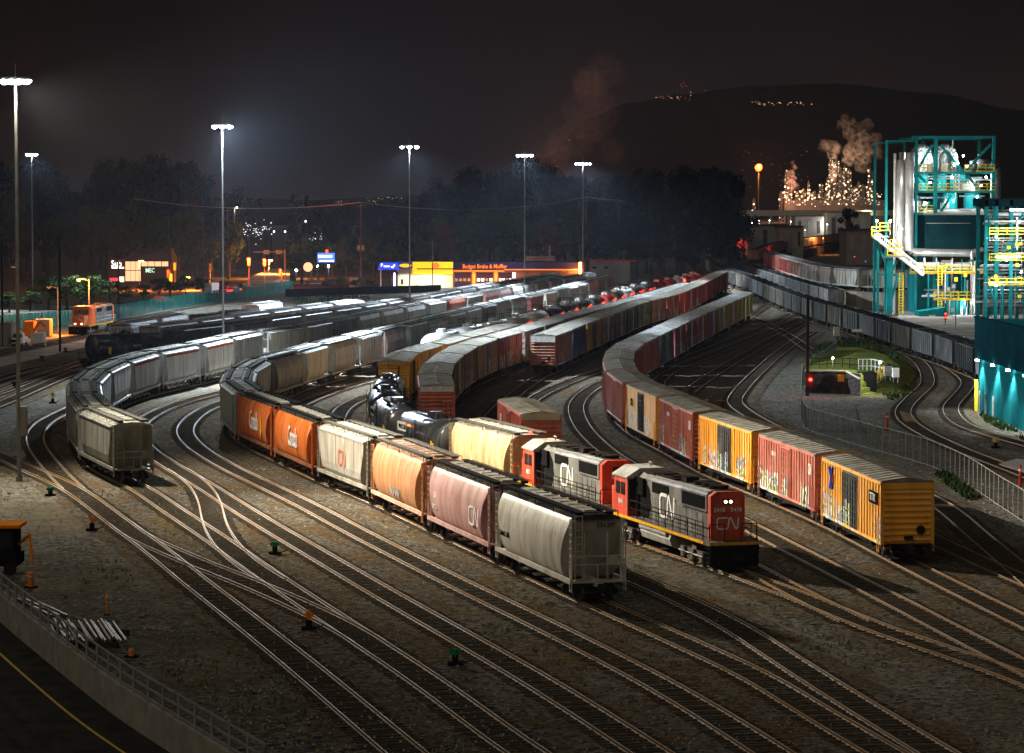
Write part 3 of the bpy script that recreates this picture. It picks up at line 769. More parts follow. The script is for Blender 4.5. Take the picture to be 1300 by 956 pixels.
# ================================================================ tracks
class Track:
    def __init__(s, px, smooth=14, step=1.0):
        P = [G(*p) if len(p) == 3 else G(p[0], p[1], .2) for p in px]
        for p in P: p.z = 0
        out = []; n = len(P)
        for i in range(n - 1):
            p0 = P[i - 1] if i else P[0] * 2 - P[1]; p1, p2 = P[i], P[i + 1]
            p3 = P[i + 2] if i + 2 < n else P[-1] * 2 - P[-2]
            d = [max(1e-3, (b_ - a).length) ** .5 for a, b_ in ((p0, p1), (p1, p2), (p2, p3))]
            t = [0, d[0], d[0] + d[1], sum(d)]
            k = max(2, int((p2 - p1).length / step))
            for j in range(k):
                u = t[1] + (t[2] - t[1]) * j / k
                A1 = p0 * ((t[1] - u) / (t[1] - t[0])) + p1 * ((u - t[0]) / (t[1] - t[0]))
                A2 = p1 * ((t[2] - u) / (t[2] - t[1])) + p2 * ((u - t[1]) / (t[2] - t[1]))
                A3 = p2 * ((t[3] - u) / (t[3] - t[2])) + p3 * ((u - t[2]) / (t[3] - t[2]))
                B1 = A1 * ((t[2] - u) / (t[2] - t[0])) + A2 * ((u - t[0]) / (t[2] - t[0]))
                B2 = A2 * ((t[3] - u) / (t[3] - t[1])) + A3 * ((u - t[1]) / (t[3] - t[1]))
                out.append(B1 * ((t[2] - u) / (t[2] - t[1])) + B2 * ((u - t[1]) / (t[2] - t[1])))
        out.append(P[-1]); s.p = out; s.resample(step)
        for _ in range(int(smooth * smooth / 1.0)):
            q = s.p[:]
            for i in range(1, len(q) - 1): s.p[i] = q[i] * .5 + (q[i - 1] + q[i + 1]) * .25
        s.resample(step)
    def resample(s, step):
        out = [s.p[0]]; acc = 0
        for a, b_ in zip(s.p, s.p[1:]):
            L = (b_ - a).length
            while acc + L >= step:
                k = (step - acc) / L; a = a + (b_ - a) * k; L = (b_ - a).length; out.append(a); acc = 0
            acc += L
        s.p = out; s.step = step; s.len = step * (len(out) - 1)
    def at(s, d):
        k = d / s.step
        if k <= 0: return s.p[0] + (s.p[1] - s.p[0]) * k
        i = int(k)
        if i >= len(s.p) - 1: return s.p[-1] + (s.p[-1] - s.p[-2]) * (k - len(s.p) + 1)
        return s.p[i] + (s.p[i + 1] - s.p[i]) * (k - i)
    def near(s, px, py, z=.2):
        g = G(px, py, z); g.z = 0
        return min(range(len(s.p)), key=lambda i: (s.p[i] - g).length) * s.step
NT = [0]
def build_track(t, sleepers=True, z0=0.0, ballast=True, far=False):
    k = NT[0]; NT[0] += 1
    root = bpy.data.objects.new('railway_track', None); COL.objects.link(root); struct(root, None)
    root.location = (t.p[0].x, t.p[0].y, z0); o0 = Vector((t.p[0].x, t.p[0].y, 0))
    P = t.p; n = len(P); T = []
    for i in range(n):
        d = (P[min(n - 1, i + 1)] - P[max(0, i - 1)]); d.z = 0; T.append(d.normalized())
    zo = .0031 * k
    if ballast:
        m = MB(); vs = []
        for i in range(0, n):
            nrm = Vector((-T[i].y, T[i].x, 0)); c = P[i] - o0
            for w_, z in ((-2.5, -.02), (-1.75, .035), (1.75, .035), (2.5, -.02)):
                vs.append(c + nrm * (w_ + .12 * math.sin(i * 1.7 + w_)) + Vector((0, 0, z + zo)))
        m.add(vs, [(i * 4 + j, i * 4 + j + 1, i * 4 + j + 5, i * 4 + j + 4) for i in range(n - 1) for j in range(3)])
        link('ballast_bed', m.mesh('ballast_bed', 'ballast'), root)
    if sleepers:
        m = MB(); d = 0; q = 0
        while d < t.len:
            c = t.at(d) - o0; tt = T[min(n - 1, int(d))]; q += 1; ya = .035 * math.sin(q * 12.9898 + k); tt = Vector((tt.x - tt.y * ya, tt.y + tt.x * ya, 0)); nn = Vector((-tt.y, tt.x, 0)); c = c + tt * (.05 * math.sin(q * 78.2)) + nn * (.05 * math.sin(q * 37.7))
            w_ = 1.28 + .05 * math.sin(q * 7.3); z1 = .062 + zo + .008 * math.sin(q * 3.1)
            a = c + nn * w_; b_ = c - nn * w_
            vs = [p + tt * s_ * .12 + Vector((0, 0, z)) for z in (z1 - .12, z1) for p, s_ in ((a, -1), (a, 1), (b_, 1), (b_, -1))]
            m.add(vs, [(4, 5, 6, 7), (0, 1, 5, 4), (1, 2, 6, 5), (2, 3, 7, 6), (3, 0, 4, 7)])
            d += .56
        o = link('sleepers', m.mesh('sleepers', 'sleeper_wood'), root); o['kind'] = 'stuff'
    for s in (-1, 1):
        m = MB(); rings = []
        for i in range(n):
            nn = Vector((-T[i].y, T[i].x, 0)) * s; c = P[i] - o0 + nn * .755
            h = .205 + .0009 * k
            pts = [(-.07, .06), (.07, .06), (.02, .10), (.025, h - .03), (.025, h), (-.025, h), (-.025, h - .03), (-.02, .10)]
            if far: pts = [(-.05, .05), (.05, .05), (.045, h), (-.045, h)]
            rings.append([c + nn * a + Vector((0, 0, z)) for a, z in pts])
        m.loft(rings)
        link('rail', m.mesh('rail', 'rail_steel'), root)
    return root
# ================================================================ consists
def place_car(t, d, key, label, group, cols, z=.2, flip=False, extra=None):
    """car centred at distance d along the track; +x end towards the track's start"""
    f = t.at(d - 5.5); b_ = t.at(d + 5.5); c = (f + b_) / 2; v = f - b_
    if flip: v = -v
    rz = math.atan2(v.y, v.x); k = key.rstrip('~')
    nm, cat = CARNAME[k]
    root = empty(nm, (c.x, c.y, z), label, cat, group, rz)
    inst(proto(key), root, cols)
    if extra: inst(extra, root, cols)
    return root
GREYS = [(.34, .33, .30), (.26, .25, .23), (.40, .385, .35), (.22, .22, .21), (.30, .28, .24), (.44, .43, .41), (.36, .34, .29)]
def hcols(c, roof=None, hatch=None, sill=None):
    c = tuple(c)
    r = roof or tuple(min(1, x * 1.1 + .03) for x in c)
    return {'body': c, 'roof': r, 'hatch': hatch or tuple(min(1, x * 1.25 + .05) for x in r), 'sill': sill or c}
def bcols(c, door=None, roof=(.33, .31, .27), graf=.0):
    return {'body': (*c, graf), 'door': (*(door or c), graf), 'roof': roof}
CNAMES = []
# ================================================================ the yard's tracks (traced on the ground, near end first)
TR = {}
def trk(key, px, label, sleepers=True, z0=0, ballast=True, far=False, smooth=8, step=1.0):
    t = Track(px, smooth, step); TR[key] = t
    r = build_track(t, sleepers, z0, ballast, far); r['label'] = label
    return t
trk('a', [(620, 1040), (520, 958), (440, 890), (390, 848), (360, 824), (300, 776.5), (240, 730.5), (200, 697), (180, 683), (150, 661), (120, 638), (100, 623), (80, 612), (58, 602), (30, 592), (0, 577), (-60, 556), (-140, 535)], 'bare track that curves in from the lower left past the mast foot')
trk('b', [(94.5, 620), (71.5, 598), (57, 580), (44, 561), (44.3, 549), (56, 534), (82, 521), (112, 507), (160, 492), (230, 474), (320, 460)], 'bare track curving tightly outside the dark hopper cars')
trk('A', [(760, 1010), (680, 962), (574, 885), (526, 851), (492, 829), (420, 782), (364, 745), (320, 715), (287, 691), (256, 670), (228, 652), (200, 633), (170, 613), (148, 606), (128, 594), (114, 578), (108, 566), (107, 482, 4.9), (118, 470, 4.9), (138, 460, 4.9), (166, 450, 4.9), (202, 442, 4.9), (236, 436, 4.9), (260, 432, 4.9), (306, 421, 4.9), (350, 415, 4.9), (390, 409, 4.9), (426, 402, 4.9), (458, 396, 4.9), (486, 391, 4.9), (510, 387, 4.9), (580, 375, 4.9), (620, 368, 4.9), (668, 358, 4.9), (700, 353, 4.9), (742, 346, 4.9), (780, 339, 4.9)], 'track under the long hopper train ending in a dark car', smooth=6)
trk('x', [(345, 733), (320, 718), (302, 704), (288, 690), (273, 664), (268, 642), (260, 623), (245, 607), (222, 592)], 'short crossover between two bare tracks beside the dark hopper', smooth=4)
trk('y', [(470, 814), (440, 795), (400, 775), (360, 757), (300, 732), (240, 709), (215, 697), (180, 683), (150, 661)], 'crossover in the foreground behind the orange diamond switch stand', smooth=5)
trk('c', [(960, 1040), (830, 956), (714, 881), (667, 853), (600, 815), (483, 749), (422, 713), (343, 667), (300, 641), (260, 615), (225, 595), (197, 578), (176, 560), (170, 545), (186, 529), (215, 515), (260, 503), (300, 493), (345, 483), (420, 466), (500, 449), (600, 425)], 'bare rust-streaked track in the middle foreground')
trk('d', [(1130, 1050), (1000, 966), (864, 880), (816, 854), (700, 796), (630, 762), (567, 732), (503, 699), (460, 678), (400, 645), (334, 613), (300, 597), (258, 574), (239, 557), (233, 544), (244, 530), (262, 518), (290, 508), (330, 499), (400, 484), (500, 462)], 'bare track with a golden rail beside the long hopper train')
trk('B', [(1170, 980), (1009, 886), (966, 857), (900, 828), (818, 790.5), (737, 755), (667, 722), (545, 665), (470, 630), (420, 611), (356, 581), (324, 567), (300, 548), (300, 480, 4.9), (306, 466, 4.9), (316, 458, 4.9), (340, 451, 4.9), (362, 446, 4.9), (386, 438, 4.9), (424, 430, 4.9), (450, 423, 4.9), (510, 409, 4.9), (574, 394, 4.9), (640, 378, 4.9), (692, 368, 4.9), (726, 360, 4.9), (762, 351, 4.9), (800, 343, 4.9)], 'track under the hopper train with two orange cars', smooth=6)
trk('U', [(1200, 960), (1068, 880), (1018, 849), (930, 790), (900, 774), (797, 730), (700, 690), (600, 650), (520, 620), (420, 588), (376, 565), (357, 546), (358, 531), (379, 514), (420, 497), (472, 482), (540, 462), (620, 438)], 'dark bare track between the big hopper train and the locomotives')
trk('V', [(560, 626), (500, 604), (450, 575), (428, 548), (427, 533), (440, 514), (466, 503), (500, 490), (560, 466)], 'bare curved track left of the black tank cars', smooth=6)
trk('T', [(1420, 915), (1300, 858), (1235, 836), (1158, 812), (1085, 785), (1008, 752), (952, 733), (920, 719), (860, 701), (782, 671), (697, 643), (640, 623), (575, 604), (526, 588), (500, 574), (490, 560), (488, 546), (494, 532), (508, 448, 5.1), (534, 438, 5.1), (560, 432, 5.1), (592, 423, 5.1), (630, 414, 5.1), (660, 406, 5.1)], 'track under the two locomotives and the black tank cars', smooth=6)
trk('H', [(720, 650), (640, 619), (590, 596), (565, 575), (555, 487, 5.1), (552, 477, 5.1), (553, 466, 5.1), (560, 456, 5.1), (576, 444, 5.1), (596, 434, 5.1), (628, 424, 5.1), (660, 416, 5.1), (684, 409, 5.1), (720, 400, 5.1)], 'track under the boxcars with the salmon red end', smooth=5)
trk('w', [(1085, 787), (1008, 750), (965, 724), (920, 702), (860, 674), (800, 650), (740, 627), (688, 605), (662, 588), (650, 560), (656, 530), (680, 504), (747, 475), (800, 457), (850, 441)], 'track under the lone red boxcar')
trk('K', [(660, 600), (630, 575), (618, 550), (630, 522), (688, 424, 5.1), (704, 419, 5.1), (720, 412, 5.1), (740, 405, 5.1), (766, 396, 5.1), (786, 389, 5.1), (806, 382, 5.1), (852, 371, 5.1), (870, 364, 5.1), (896, 353, 5.1), (912, 345, 5.1), (935, 337, 5.1)], 'track under the boxcars whose far cars are red', smooth=6)
trk('J', [(640, 424, 5.1), (695, 405, 5.1), (760, 388, 5.1), (820, 373, 5.1), (868, 359, 5.1), (890, 352, 5.1)], 'track under the grey roofed boxcars', sleepers=False)
trk('Gt', [(505, 432, 4.5), (552, 421, 4.5), (600, 411, 4.5), (650, 401, 4.5), (700, 389, 4.5), (736, 380, 4.5), (766, 373, 4.5), (800, 363, 4.5), (850, 353, 4.5), (880, 346, 4.5)], 'track under the white and black tank cars', sleepers=False)
trk('S', [(1420, 905), (1300, 846), (1238, 815), (1140, 764), (1069, 728), (1004, 695), (946, 665), (870, 626), (830, 606), (782, 580), (760, 563), (741, 543), (732, 525), (732, 512), (744, 498), (764, 486), (800, 472), (850, 455), (900, 438)], 'shiny bare track curving beside the boxcar train', smooth=5)
trk('L', [(1500, 888), (1300, 788), (1210, 744), (1121, 699), (1064, 571, 5.1), (975, 541, 5.1), (905, 519.5, 5.1), (854, 498.5, 5.1), (810.5, 481, 5.1), (790, 467.5, 5.1), (785, 454, 5.1), (788, 443, 5.1), (801, 433, 5.1), (828, 420.5, 5.1), (850, 410.5, 5.1), (870, 401, 5.1), (890, 392.5, 5.1), (908, 385, 5.1), (924, 378.5, 5.1), (938, 372.5, 5.1), (960, 363, 5.1), (985, 350, 5.1)], 'track under the curving boxcar train with the yellow end', smooth=5)
trk('X1', [(1400, 815), (1300, 728), (1245, 682), (1189, 636), (1100, 597), (1020, 560), (955, 528), (932, 510), (938, 498), (960, 474), (1000, 440), (1030, 420)], 'bare track behind the boxcar train, right of the fan', smooth=6)
trk('X2', [(1450, 800), (1300, 736), (1191, 688), (1120, 650), (1000, 590), (920, 545), (860, 512), (834, 490), (850, 472), (900, 451), (950, 431), (1000, 411), (1030, 398)], 'track under the rusty flatcars', smooth=6)
trk('X3', [(870, 500), (900, 478), (950, 448), (1000, 420), (1030, 405)], 'bare track in the dark fan of tracks', smooth=4)
trk('X4', [(820, 470), (860, 458), (920, 435), (975, 413), (1010, 395)], 'leftmost bare track in the dark fan of tracks', smooth=4)
trk('X5', [(925, 395), (960, 405), (1000, 425), (1030, 445), (1045, 452)], 'bare connecting track behind the yellow boxcars', smooth=4)
trk('Y1', [(1500, 690), (1400, 642), (1290, 597), (1224, 572), (1169, 546), (1149, 531), (1147, 519), (1160, 504), (1176, 489), (1177, 476), (1168, 460), (1150, 448), (1120, 435)], 'bare track bending beside the grass mound', smooth=4)
trk('Y2', [(1500, 620), (1400, 590), (1300, 563), (1230, 542), (1211, 529), (1207, 516), (1222, 498), (1229, 485), (1219, 474), (1200, 462)], 'bare track bending beside the teal building', smooth=4)
trk('M', [(1380, 545), (1300, 505), (1240, 479), (1200, 463), (1160, 450), (1140, 443), (1100, 429), (1040, 410), (1000, 394), (954, 372), (924, 360), (905, 348), (890, 335), (870, 320)], 'track under the long grey coal train', smooth=6)
trk('N', [(1110, 408), (1075, 397), (1040, 386), (1000, 372), (960, 357), (935, 346), (915, 336)], 'track under the second coal train', sleepers=False, smooth=6)
trk('C', [(-80, 530), (0, 494), (60, 475), (118, 466), (160, 466), (205, 417, 4.9), (240, 413, 4.9), (310, 405, 4.9), (350, 400, 4.9), (400, 393, 4.9), (440, 388, 4.9), (480, 382, 4.9), (520, 376, 4.9), (600, 362, 4.9), (660, 353, 4.9), (700, 347, 4.9)], 'track under the train led by a black tank car')
trk('E', [(-80, 518), (0, 486), (60, 469), (125, 460), (180, 412, 4.9), (250, 403.5, 4.9), (320, 395, 4.9), (348, 391.5, 4.9), (400, 385, 4.9), (455, 379, 4.9), (500, 374, 4.9)], 'track under the white hopper cars')
trk('Dd', [(-80, 510), (0, 480), (60, 463), (110, 457), (150, 408, 4.9), (200, 400, 4.9), (250, 393, 4.9), (300, 387, 4.9), (358, 379.5, 4.9), (400, 374, 4.9)], 'track under the silver cars')
trk('O1', [(-60, 462), (0, 446), (50, 437), (106, 425.5), (160, 415), (220, 405)], 'track under the orange locomotive')
trk('F1', [(-60, 535), (0, 513), (45, 493), (92, 474), (150, 458), (220, 445)], 'bare track at the left leading behind the hopper train')
trk('F2', [(-60, 515), (0, 498), (40, 482), (84, 466), (130, 452), (190, 440)], 'bare track between two others at the left')
# elevated line on the embankment
def G3(px, py, z): g = G(px, py, z); return (px, py, z)
tO = Track([(1290, 363, 4.1), (1200, 366, 4.1), (1150, 367, 4.1), (1108, 366, 4.1), (1060, 361, 4.1), (1010, 348, 4.1), (985, 339, 4.1), (960, 329, 4.1), (940, 320, 4.1)], 10, 2.0)
r = build_track(tO, False, 2.9, True, True); r['label'] = 'raised track on the concrete embankment'
tP = Track([(955, 330, 4.1), (980, 320, 4.1), (1008, 314, 4.1), (1045, 308, 4.1), (1080, 303, 4.1)], 10, 2.0)
r = build_track(tP, False, 2.9, True, True); r['label'] = 'far raised track beyond the coal trains'
# ================================================================ the trains
def fill(t, d0, d1, specs, train, group, z=.2, maxn=60, stretch=None):
    """cars coupled from distance d0 (their near end) to d1; specs: function(i) -> (key, description, colours, extra)"""
    d = d0; i = 0
    while d < d1 and i < maxn:
        key, ds, cols, ex = specs(i)
        L = stretch or CARLEN[key.rstrip('~')]
        lab = f'{ds}, {ORD[i]} from the near end of the {train}'
        if len(lab.split()) > 16: lab = f'{ds}, {ORD[i]} in the {train}'
        place_car(t, d + L / 2, key, lab, group, cols, z, False, ex)
        d += L; i += 1
    return d
def lt(*a, **k): return ('lettering', text_mesh(*a, **k), None, [])
rc = random.Random(5)
# --- B: the long hopper train in the middle
WG, DK = (.42, .40, .35), (.05, .045, .04)
canada = [('lettering', text_mesh('Canada', 2.1, 'white_letters', side(.9, 2.75, 1.66, -1), sx=.55, shear=.15, depth=.02), None, [])]
canada1 = canada + [('emblem', MB().loft([[(3.6 + a, -1.68, 2.0 + b_) for a, b_ in ((0, 0), (.25, .9), (.1, 1.5), (.5, 1.0), (.7, .2), (.4, -.3))], [(3.6 + a, -1.66, 2.0 + b_) for a, b_ in ((0, 0), (.25, .9), (.1, 1.5), (.5, 1.0), (.7, .2), (.4, -.3))]]).mesh('emblem', 'yellow_letters'), None, [])]
Bs = [('round', 'pale grey stained hopper car with a dark roof', hcols((.42, .395, .34), (.05, .05, .05), (.45, .44, .42)), [lt('CNWX 388', .42, 'black_plate', side(-4.9, 2.2, 1.62)), lt('CN 377', .3, 'black_plate', endp(6.6, .6, 3.9))]),
      ('round', 'mauve hopper car with a white logo near its end', hcols((.42, .235, .22), (.06, .055, .05), (.38, .36, .33), (.48, .30, .27)), [('logo', cn_logo(1.0, 'white_letters', side(4.5, 2.45, 1.66), w=.14, depth=.02), None, []), lt('CN', .5, 'white_letters', side(-4.9, 2.7, 1.62)), lt('377215', .36, 'white_letters', side(-4.9, 2.0, 1.62))]),
      ('roundlight', 'tan orange bulging hopper car with worn lettering', hcols((.42, .20, .09), (.30, .17, .11), (.36, .25, .2), (.5, .33, .24)), [lt('WW', .9, 'galvanised', side(.4, 1.75, 1.62), sx=1.4)]),
      ('plain', 'grey hopper car with a small red logo on its side', hcols((.25, .235, .20), (.25, .24, .21), (.5, .48, .44)), [('logo', cn_logo(.95, 'red_letters', side(.6, 2.6, 1.6), w=.15, depth=.02), None, [])]),
      ('round', 'orange hopper car with large white script, nearer of two', hcols((.62, .15, .028), (.05, .05, .05), (.5, .49, .46), (.25, .10, .05)), canada),
      ('round', 'orange hopper car with large white script and a yellow emblem', hcols((.62, .14, .025), (.05, .05, .05), (.5, .49, .46), (.25, .10, .05)), canada1),
      ('plain', 'pale grey hopper car with a silver roof', hcols((.40, .39, .35), (.36, .35, .33), (.45, .45, .44)), None),
      ('plain', 'grey hopper car with a bright silver roof', hcols((.33, .32, .29), (.36, .36, .35), (.46, .46, .46)), None),
      ('plain', 'dull grey hopper car at the sharp bend', hcols((.24, .23, .21), (.34, .34, .33), (.45, .45, .44)), None),
      ('round', 'dark brown hopper car just past the bend', hcols((.15, .13, .11), (.35, .35, .34)), None)]
def specB(i):
    if i < len(Bs): return Bs[i]
    far = '~'
    tbl = {11: ('round', 'brownish grey', (.24, .21, .17)), 12: ('ribbed', 'ribbed silver grey', (.38, .38, .36)), 13: ('round', 'dark brown', (.12, .08, .065)), 14: ('plain', 'grey', (.28, .28, .25)),
           21: ('plain', 'dark red', (.20, .06, .05)), 22: ('plain', 'cream', (.45, .43, .33)), 23: ('round', 'dark green grey', (.13, .14, .12))}
    if i in tbl: k, n, c = tbl[i]
    else: k, n, c = rc.choice(['round', 'plain', 'plain', 'ribbed']), rc.choice(['weathered grey', 'grey', 'soot-streaked grey']), rc.choice(GREYS)
    return (k + far, n + ' hopper car', hcols(c, (.30, .31, .30)), None)
tB = TR['B']; dB = tB.near(765, 766)
fill(tB, dB - 0.4, tB.near(762, 350, 4.9), specB, 'orange-car train', 'hopper cars coupled in the middle train')
# --- A: the long hopper train at the left
As = [('ribbed', 'dark grey hopper car with a shaded flat end', hcols((.24, .235, .20), (.33, .33, .30), (.42, .42, .39)), None)]
def specA(i):
    if i == 0: return ('plain', 'dark grey hopper car with a broad flat end', hcols((.19, .19, .165), (.24, .24, .22), (.32, .32, .30)), None)
    if i < 5: return ('plain', ['', 'brownish grey hopper car', 'grey hopper car', 'pale grey hopper car', 'silver grey hopper car'][i], hcols(GREYS[i], (.21, .21, .195), (.30, .30, .28)), None)
    tbl = {5: ('plain', 'silver', (.45, .45, .45)), 6: ('plain', 'silver', (.46, .46, .46)), 7: ('plain', 'pale grey', (.42, .41, .39)), 8: ('ribbed', 'ribbed dark grey', (.17, .16, .15)), 9: ('plain', 'tan grey', (.42, .39, .33)), 10: ('plain', 'tan grey', (.40, .37, .31)), 11: ('ribbed', 'ribbed grey', (.22, .22, .21)),
           16: ('round', 'red', (.36, .09, .05)), 18: ('round', 'red brown', (.28, .08, .06)), 19: ('round', 'mauve', (.30, .20, .19)), 22: ('round', 'pinkish grey', (.38, .28, .26)), 23: ('round', 'pinkish grey', (.38, .29, .27))}
    if i in tbl: k, n, c = tbl[i]
    else: k, n, c = rc.choice(['round', 'round', 'plain']), rc.choice(['weathered grey', 'grey', 'greenish grey']), rc.choice(GREYS)
    ex = None
    if i in (5, 6, 7): ex = [('stripe', MB().box(-6.4, 6.4, 1.575, 1.60, 3.85, 4.05).mesh('stripe', 'red_letters'), None, [])]; n += ' red-striped'
    return (k + ('~' if i > 9 else ''), n + ' hopper car', hcols(c, (.22, .22, .21), (.30, .30, .29)), ex)
tA = TR['A']
fill(tA, tA.near(170, 613) - 2.2, tA.near(742, 346, 4.9), specA, 'leftmost curving train', 'hopper cars coupled in the left train')
# --- C: black tank car, dark hopper, more hoppers
def specC(i):
    if i == 0: return ('shorttank', 'glossy black tank car with a domed end', {'body': (.02, .02, .022), 'band': (.03, .03, .03), 'top': (.03, .03, .03)}, None)
    if i == 1: return ('plain', 'charcoal hopper car behind the black tank car', hcols((.06, .06, .06), (.12, .12, .12)), None)
    return (rc.choice(['plain~', 'plainround~', 'ribbed~']), rc.choice(['grey', 'pale grey', 'dusty grey']) + ' hopper car', hcols(rc.choice(GREYS), (.10, .10, .10), (.3, .3, .3)), None)
tC = TR['C']; fill(tC, tC.near(120, 464) - 5, tC.near(705, 346, 4.9), specC, 'tank-led train', 'cars behind the black tank car')
# --- E: white cars
def specE(i):
    c = [(.45, .45, .45), (.40, .40, .40), (.42, .42, .44), (.62, .60, .50), (.66, .66, .72), (.60, .60, .62), (.6, .6, .6), (.70, .68, .55), (.66, .68, .72)][min(i, 8)]
    n = ['grey', 'grey', 'grey', 'cream', 'white', 'white', 'white', 'cream', 'white'][min(i, 8)]
    return ('plain~', n + ' hopper car', hcols(c, (.40, .41, .42)), None)
tE = TR['E']; fill(tE, tE.near(214, 412, 4.9), tE.near(455, 379, 4.9) - 8, specE, 'white-car row', 'white and cream hopper cars')
# --- D: silver cars and a few flat wagons
def specD(i):
    if i in (2, 3): return ('coalplain~', 'low dark open car', hcols((.08, .08, .08)), None)
    return ('roundlight~', 'bright silver hopper car', hcols((.62, .64, .66), (.5, .52, .54), (.6, .6, .6)), None)
tD = TR['Dd']; fill(tD, tD.near(150, 408, 4.9), tD.near(358, 379.5, 4.9) - 8, specD, 'silver row', 'silver cars in the row behind the white ones')
# --- orange locomotive
t = TR['O1']; d = t.near(106, 427)
o = place_car(t, d + 10.5, 'loco_wide', 'orange-nosed wide-cab locomotive parked under the sodium lamp', None, {'frame': (.05, .05, .05), 'hood': (.10, .10, .10), 'cab': (.72, .13, .02), 'tank': (.05, .05, .05)}, flip=True)
# --- T: two locomotives, tan hopper, tank cars, yellow boxcars
LG = (.36, .35, .33)
t = TR['T']; d = t.near(945, 731) + 1.2
place_car(t, d + 10.1, 'loco_lit', 'grey and red locomotive with its twin headlights lit, numbered 5418', 'pair of yard locomotives', {'frame': (.07, .065, .06), 'hood': (.105, .10, .095), 'cab': (.50, .055, .025), 'cabroof': (.36, .35, .33), 'tank': (.30, .29, .27)})
d += 19.8
place_car(t, d + 9.4, 'loco_back', 'weathered grey and red locomotive numbered 6025, coupled behind the lit one', 'pair of yard locomotives', {'frame': (.07, .065, .06), 'hood': (.135, .135, .12), 'cab': (.55, .06, .025), 'cabroof': (.38, .34, .30), 'tank': (.28, .27, .25)})
LOCO2_CAB = t.at(d + 18.0); d += 18.2
tan = place_car(t, d + 7.9, 'roundlight', 'cream tan hopper car with a patched side, coupled to the second locomotive', None, hcols((.44, .33, .17), (.30, .26, .20), (.55, .52, .45), (.55, .42, .24))); d += 15.6
procor = [('lettering', text_mesh('PROCOR', .5, 'black_plate', side(-4.0, 3.05, 1.56, -1), sx=1.0), None, []), ('name_plate', MB().add([(-5.4, -1.50, 2.72), (-3.0, -1.50, 2.72), (-3.0, -1.46, 3.4), (-5.4, -1.46, 3.4), (-5.4, -1.55, 2.72), (-3.0, -1.55, 2.72), (-3.0, -1.55, 3.4), (-5.4, -1.55, 3.4)], [(4, 5, 6, 7), (0, 3, 2, 1), (7, 6, 2, 3), (0, 1, 5, 4)]).mesh('name_plate', 'white_paint'), None, []),
          ('placard', MB().box(4.2, 4.75, -1.60, -1.50, 1.6, 2.45).mesh('placard', 'yellow_letters'), None, []), ('lettering', text_mesh('PROX 44163', .34, 'white_letters', side(-3.6, 2.0, 1.56, -1)), None, [])]
for i in range(4):
    place_car(t, d + 7.7, 'tank', f'glossy black tank car with a name plate, {ORD[i]} behind the tan hopper', 'black tank cars', {'body': (.038, .038, .042), 'band': (.07, .07, .07), 'top': (.04, .04, .04)}, extra=procor if i < 3 else None); d += 15.7
YEL = (.72, .33, .035)
dF = t.near(498, 459, 4.9)
def specF(i):
    return [('box', 'yellow boxcar facing the black tank cars', bcols(YEL, (.05, .05, .05), (.30, .29, .25)), None), ('box~', 'yellow boxcar with a grey roof', bcols((.55, .28, .04), (.3, .15, .03), (.26, .25, .22)), None), ('box~', 'yellow brown boxcar', bcols((.42, .20, .05), None, (.26, .25, .22)), None),
            ('box~', 'brown boxcar', bcols((.18, .08, .04), None, (.22, .20, .17)), None), ('box~', 'dark brown boxcar', bcols((.12, .06, .04), None, (.22, .2, .17)), None)][min(i, 4)]
fill(t, max(d + .5, dF), t.near(640, 411, 5.1), specF, 'yellow row', 'boxcars behind the tank cars')
# --- H
def mk(lst, far_from=3):
    def f(i):
        k, n, c, dr, g_ = lst[min(i, len(lst) - 1)]
        return (k + ('~' if i >= far_from else ''), n + ' boxcar', bcols(c, dr, (.34, .32, .28), g_), None)
    return f
RED, BRN, DRK, GRN, BLU = (.42, .10, .055), (.24, .075, .05), (.10, .065, .05), (.12, .13, .10), (.05, .07, .13)
tH = TR['H']
hend = [('end_panel', MB().box(7.68, 7.72, -1.45, 1.45, 4.2, 4.66).mesh('end_panel', 'white_letters'), None, [])]
fH = mk([('box', 'salmon red', (.58, .15, .085), (.12, .08, .06), 0), ('box', 'dark olive', (.10, .09, .06), None, 0), ('boxdd', 'mustard', (.30, .20, .06), (.1, .08, .05), .6), ('box', 'brown', (.22, .13, .07), None, .7), ('box', 'yellow brown', (.32, .22, .08), (.08, .09, .1), .6), ('box', 'brown', BRN, None, .8), ('box', 'grey brown', (.2, .15, .12), None, .8)], 2)
def specH(i):
    r = fH(i); return (r[0], r[1], r[2], hend if i == 0 else None)
fill(tH, tH.near(555, 488, 5.1), tH.near(676, 411, 5.1), specH, 'salmon-ended row', 'boxcars of the salmon-ended row')
# --- R
tw = TR['w']
place_car(tw, tw.near(688, 605) + 8.2, 'box', 'lone red boxcar with a pale roof, standing behind the second locomotive', None, bcols((.50, .13, .085), (.34, .09, .06), (.42, .40, .34)), extra=[('end_panel', MB().box(7.68, 7.72, -1.45, 1.45, 4.2, 4.66).mesh('end_panel', 'beige_wall'), None, []), ('lettering', text_mesh('CN', .8, 'white_letters', side(-5.4, 3.4, 1.56), sx=.8), None, [])])
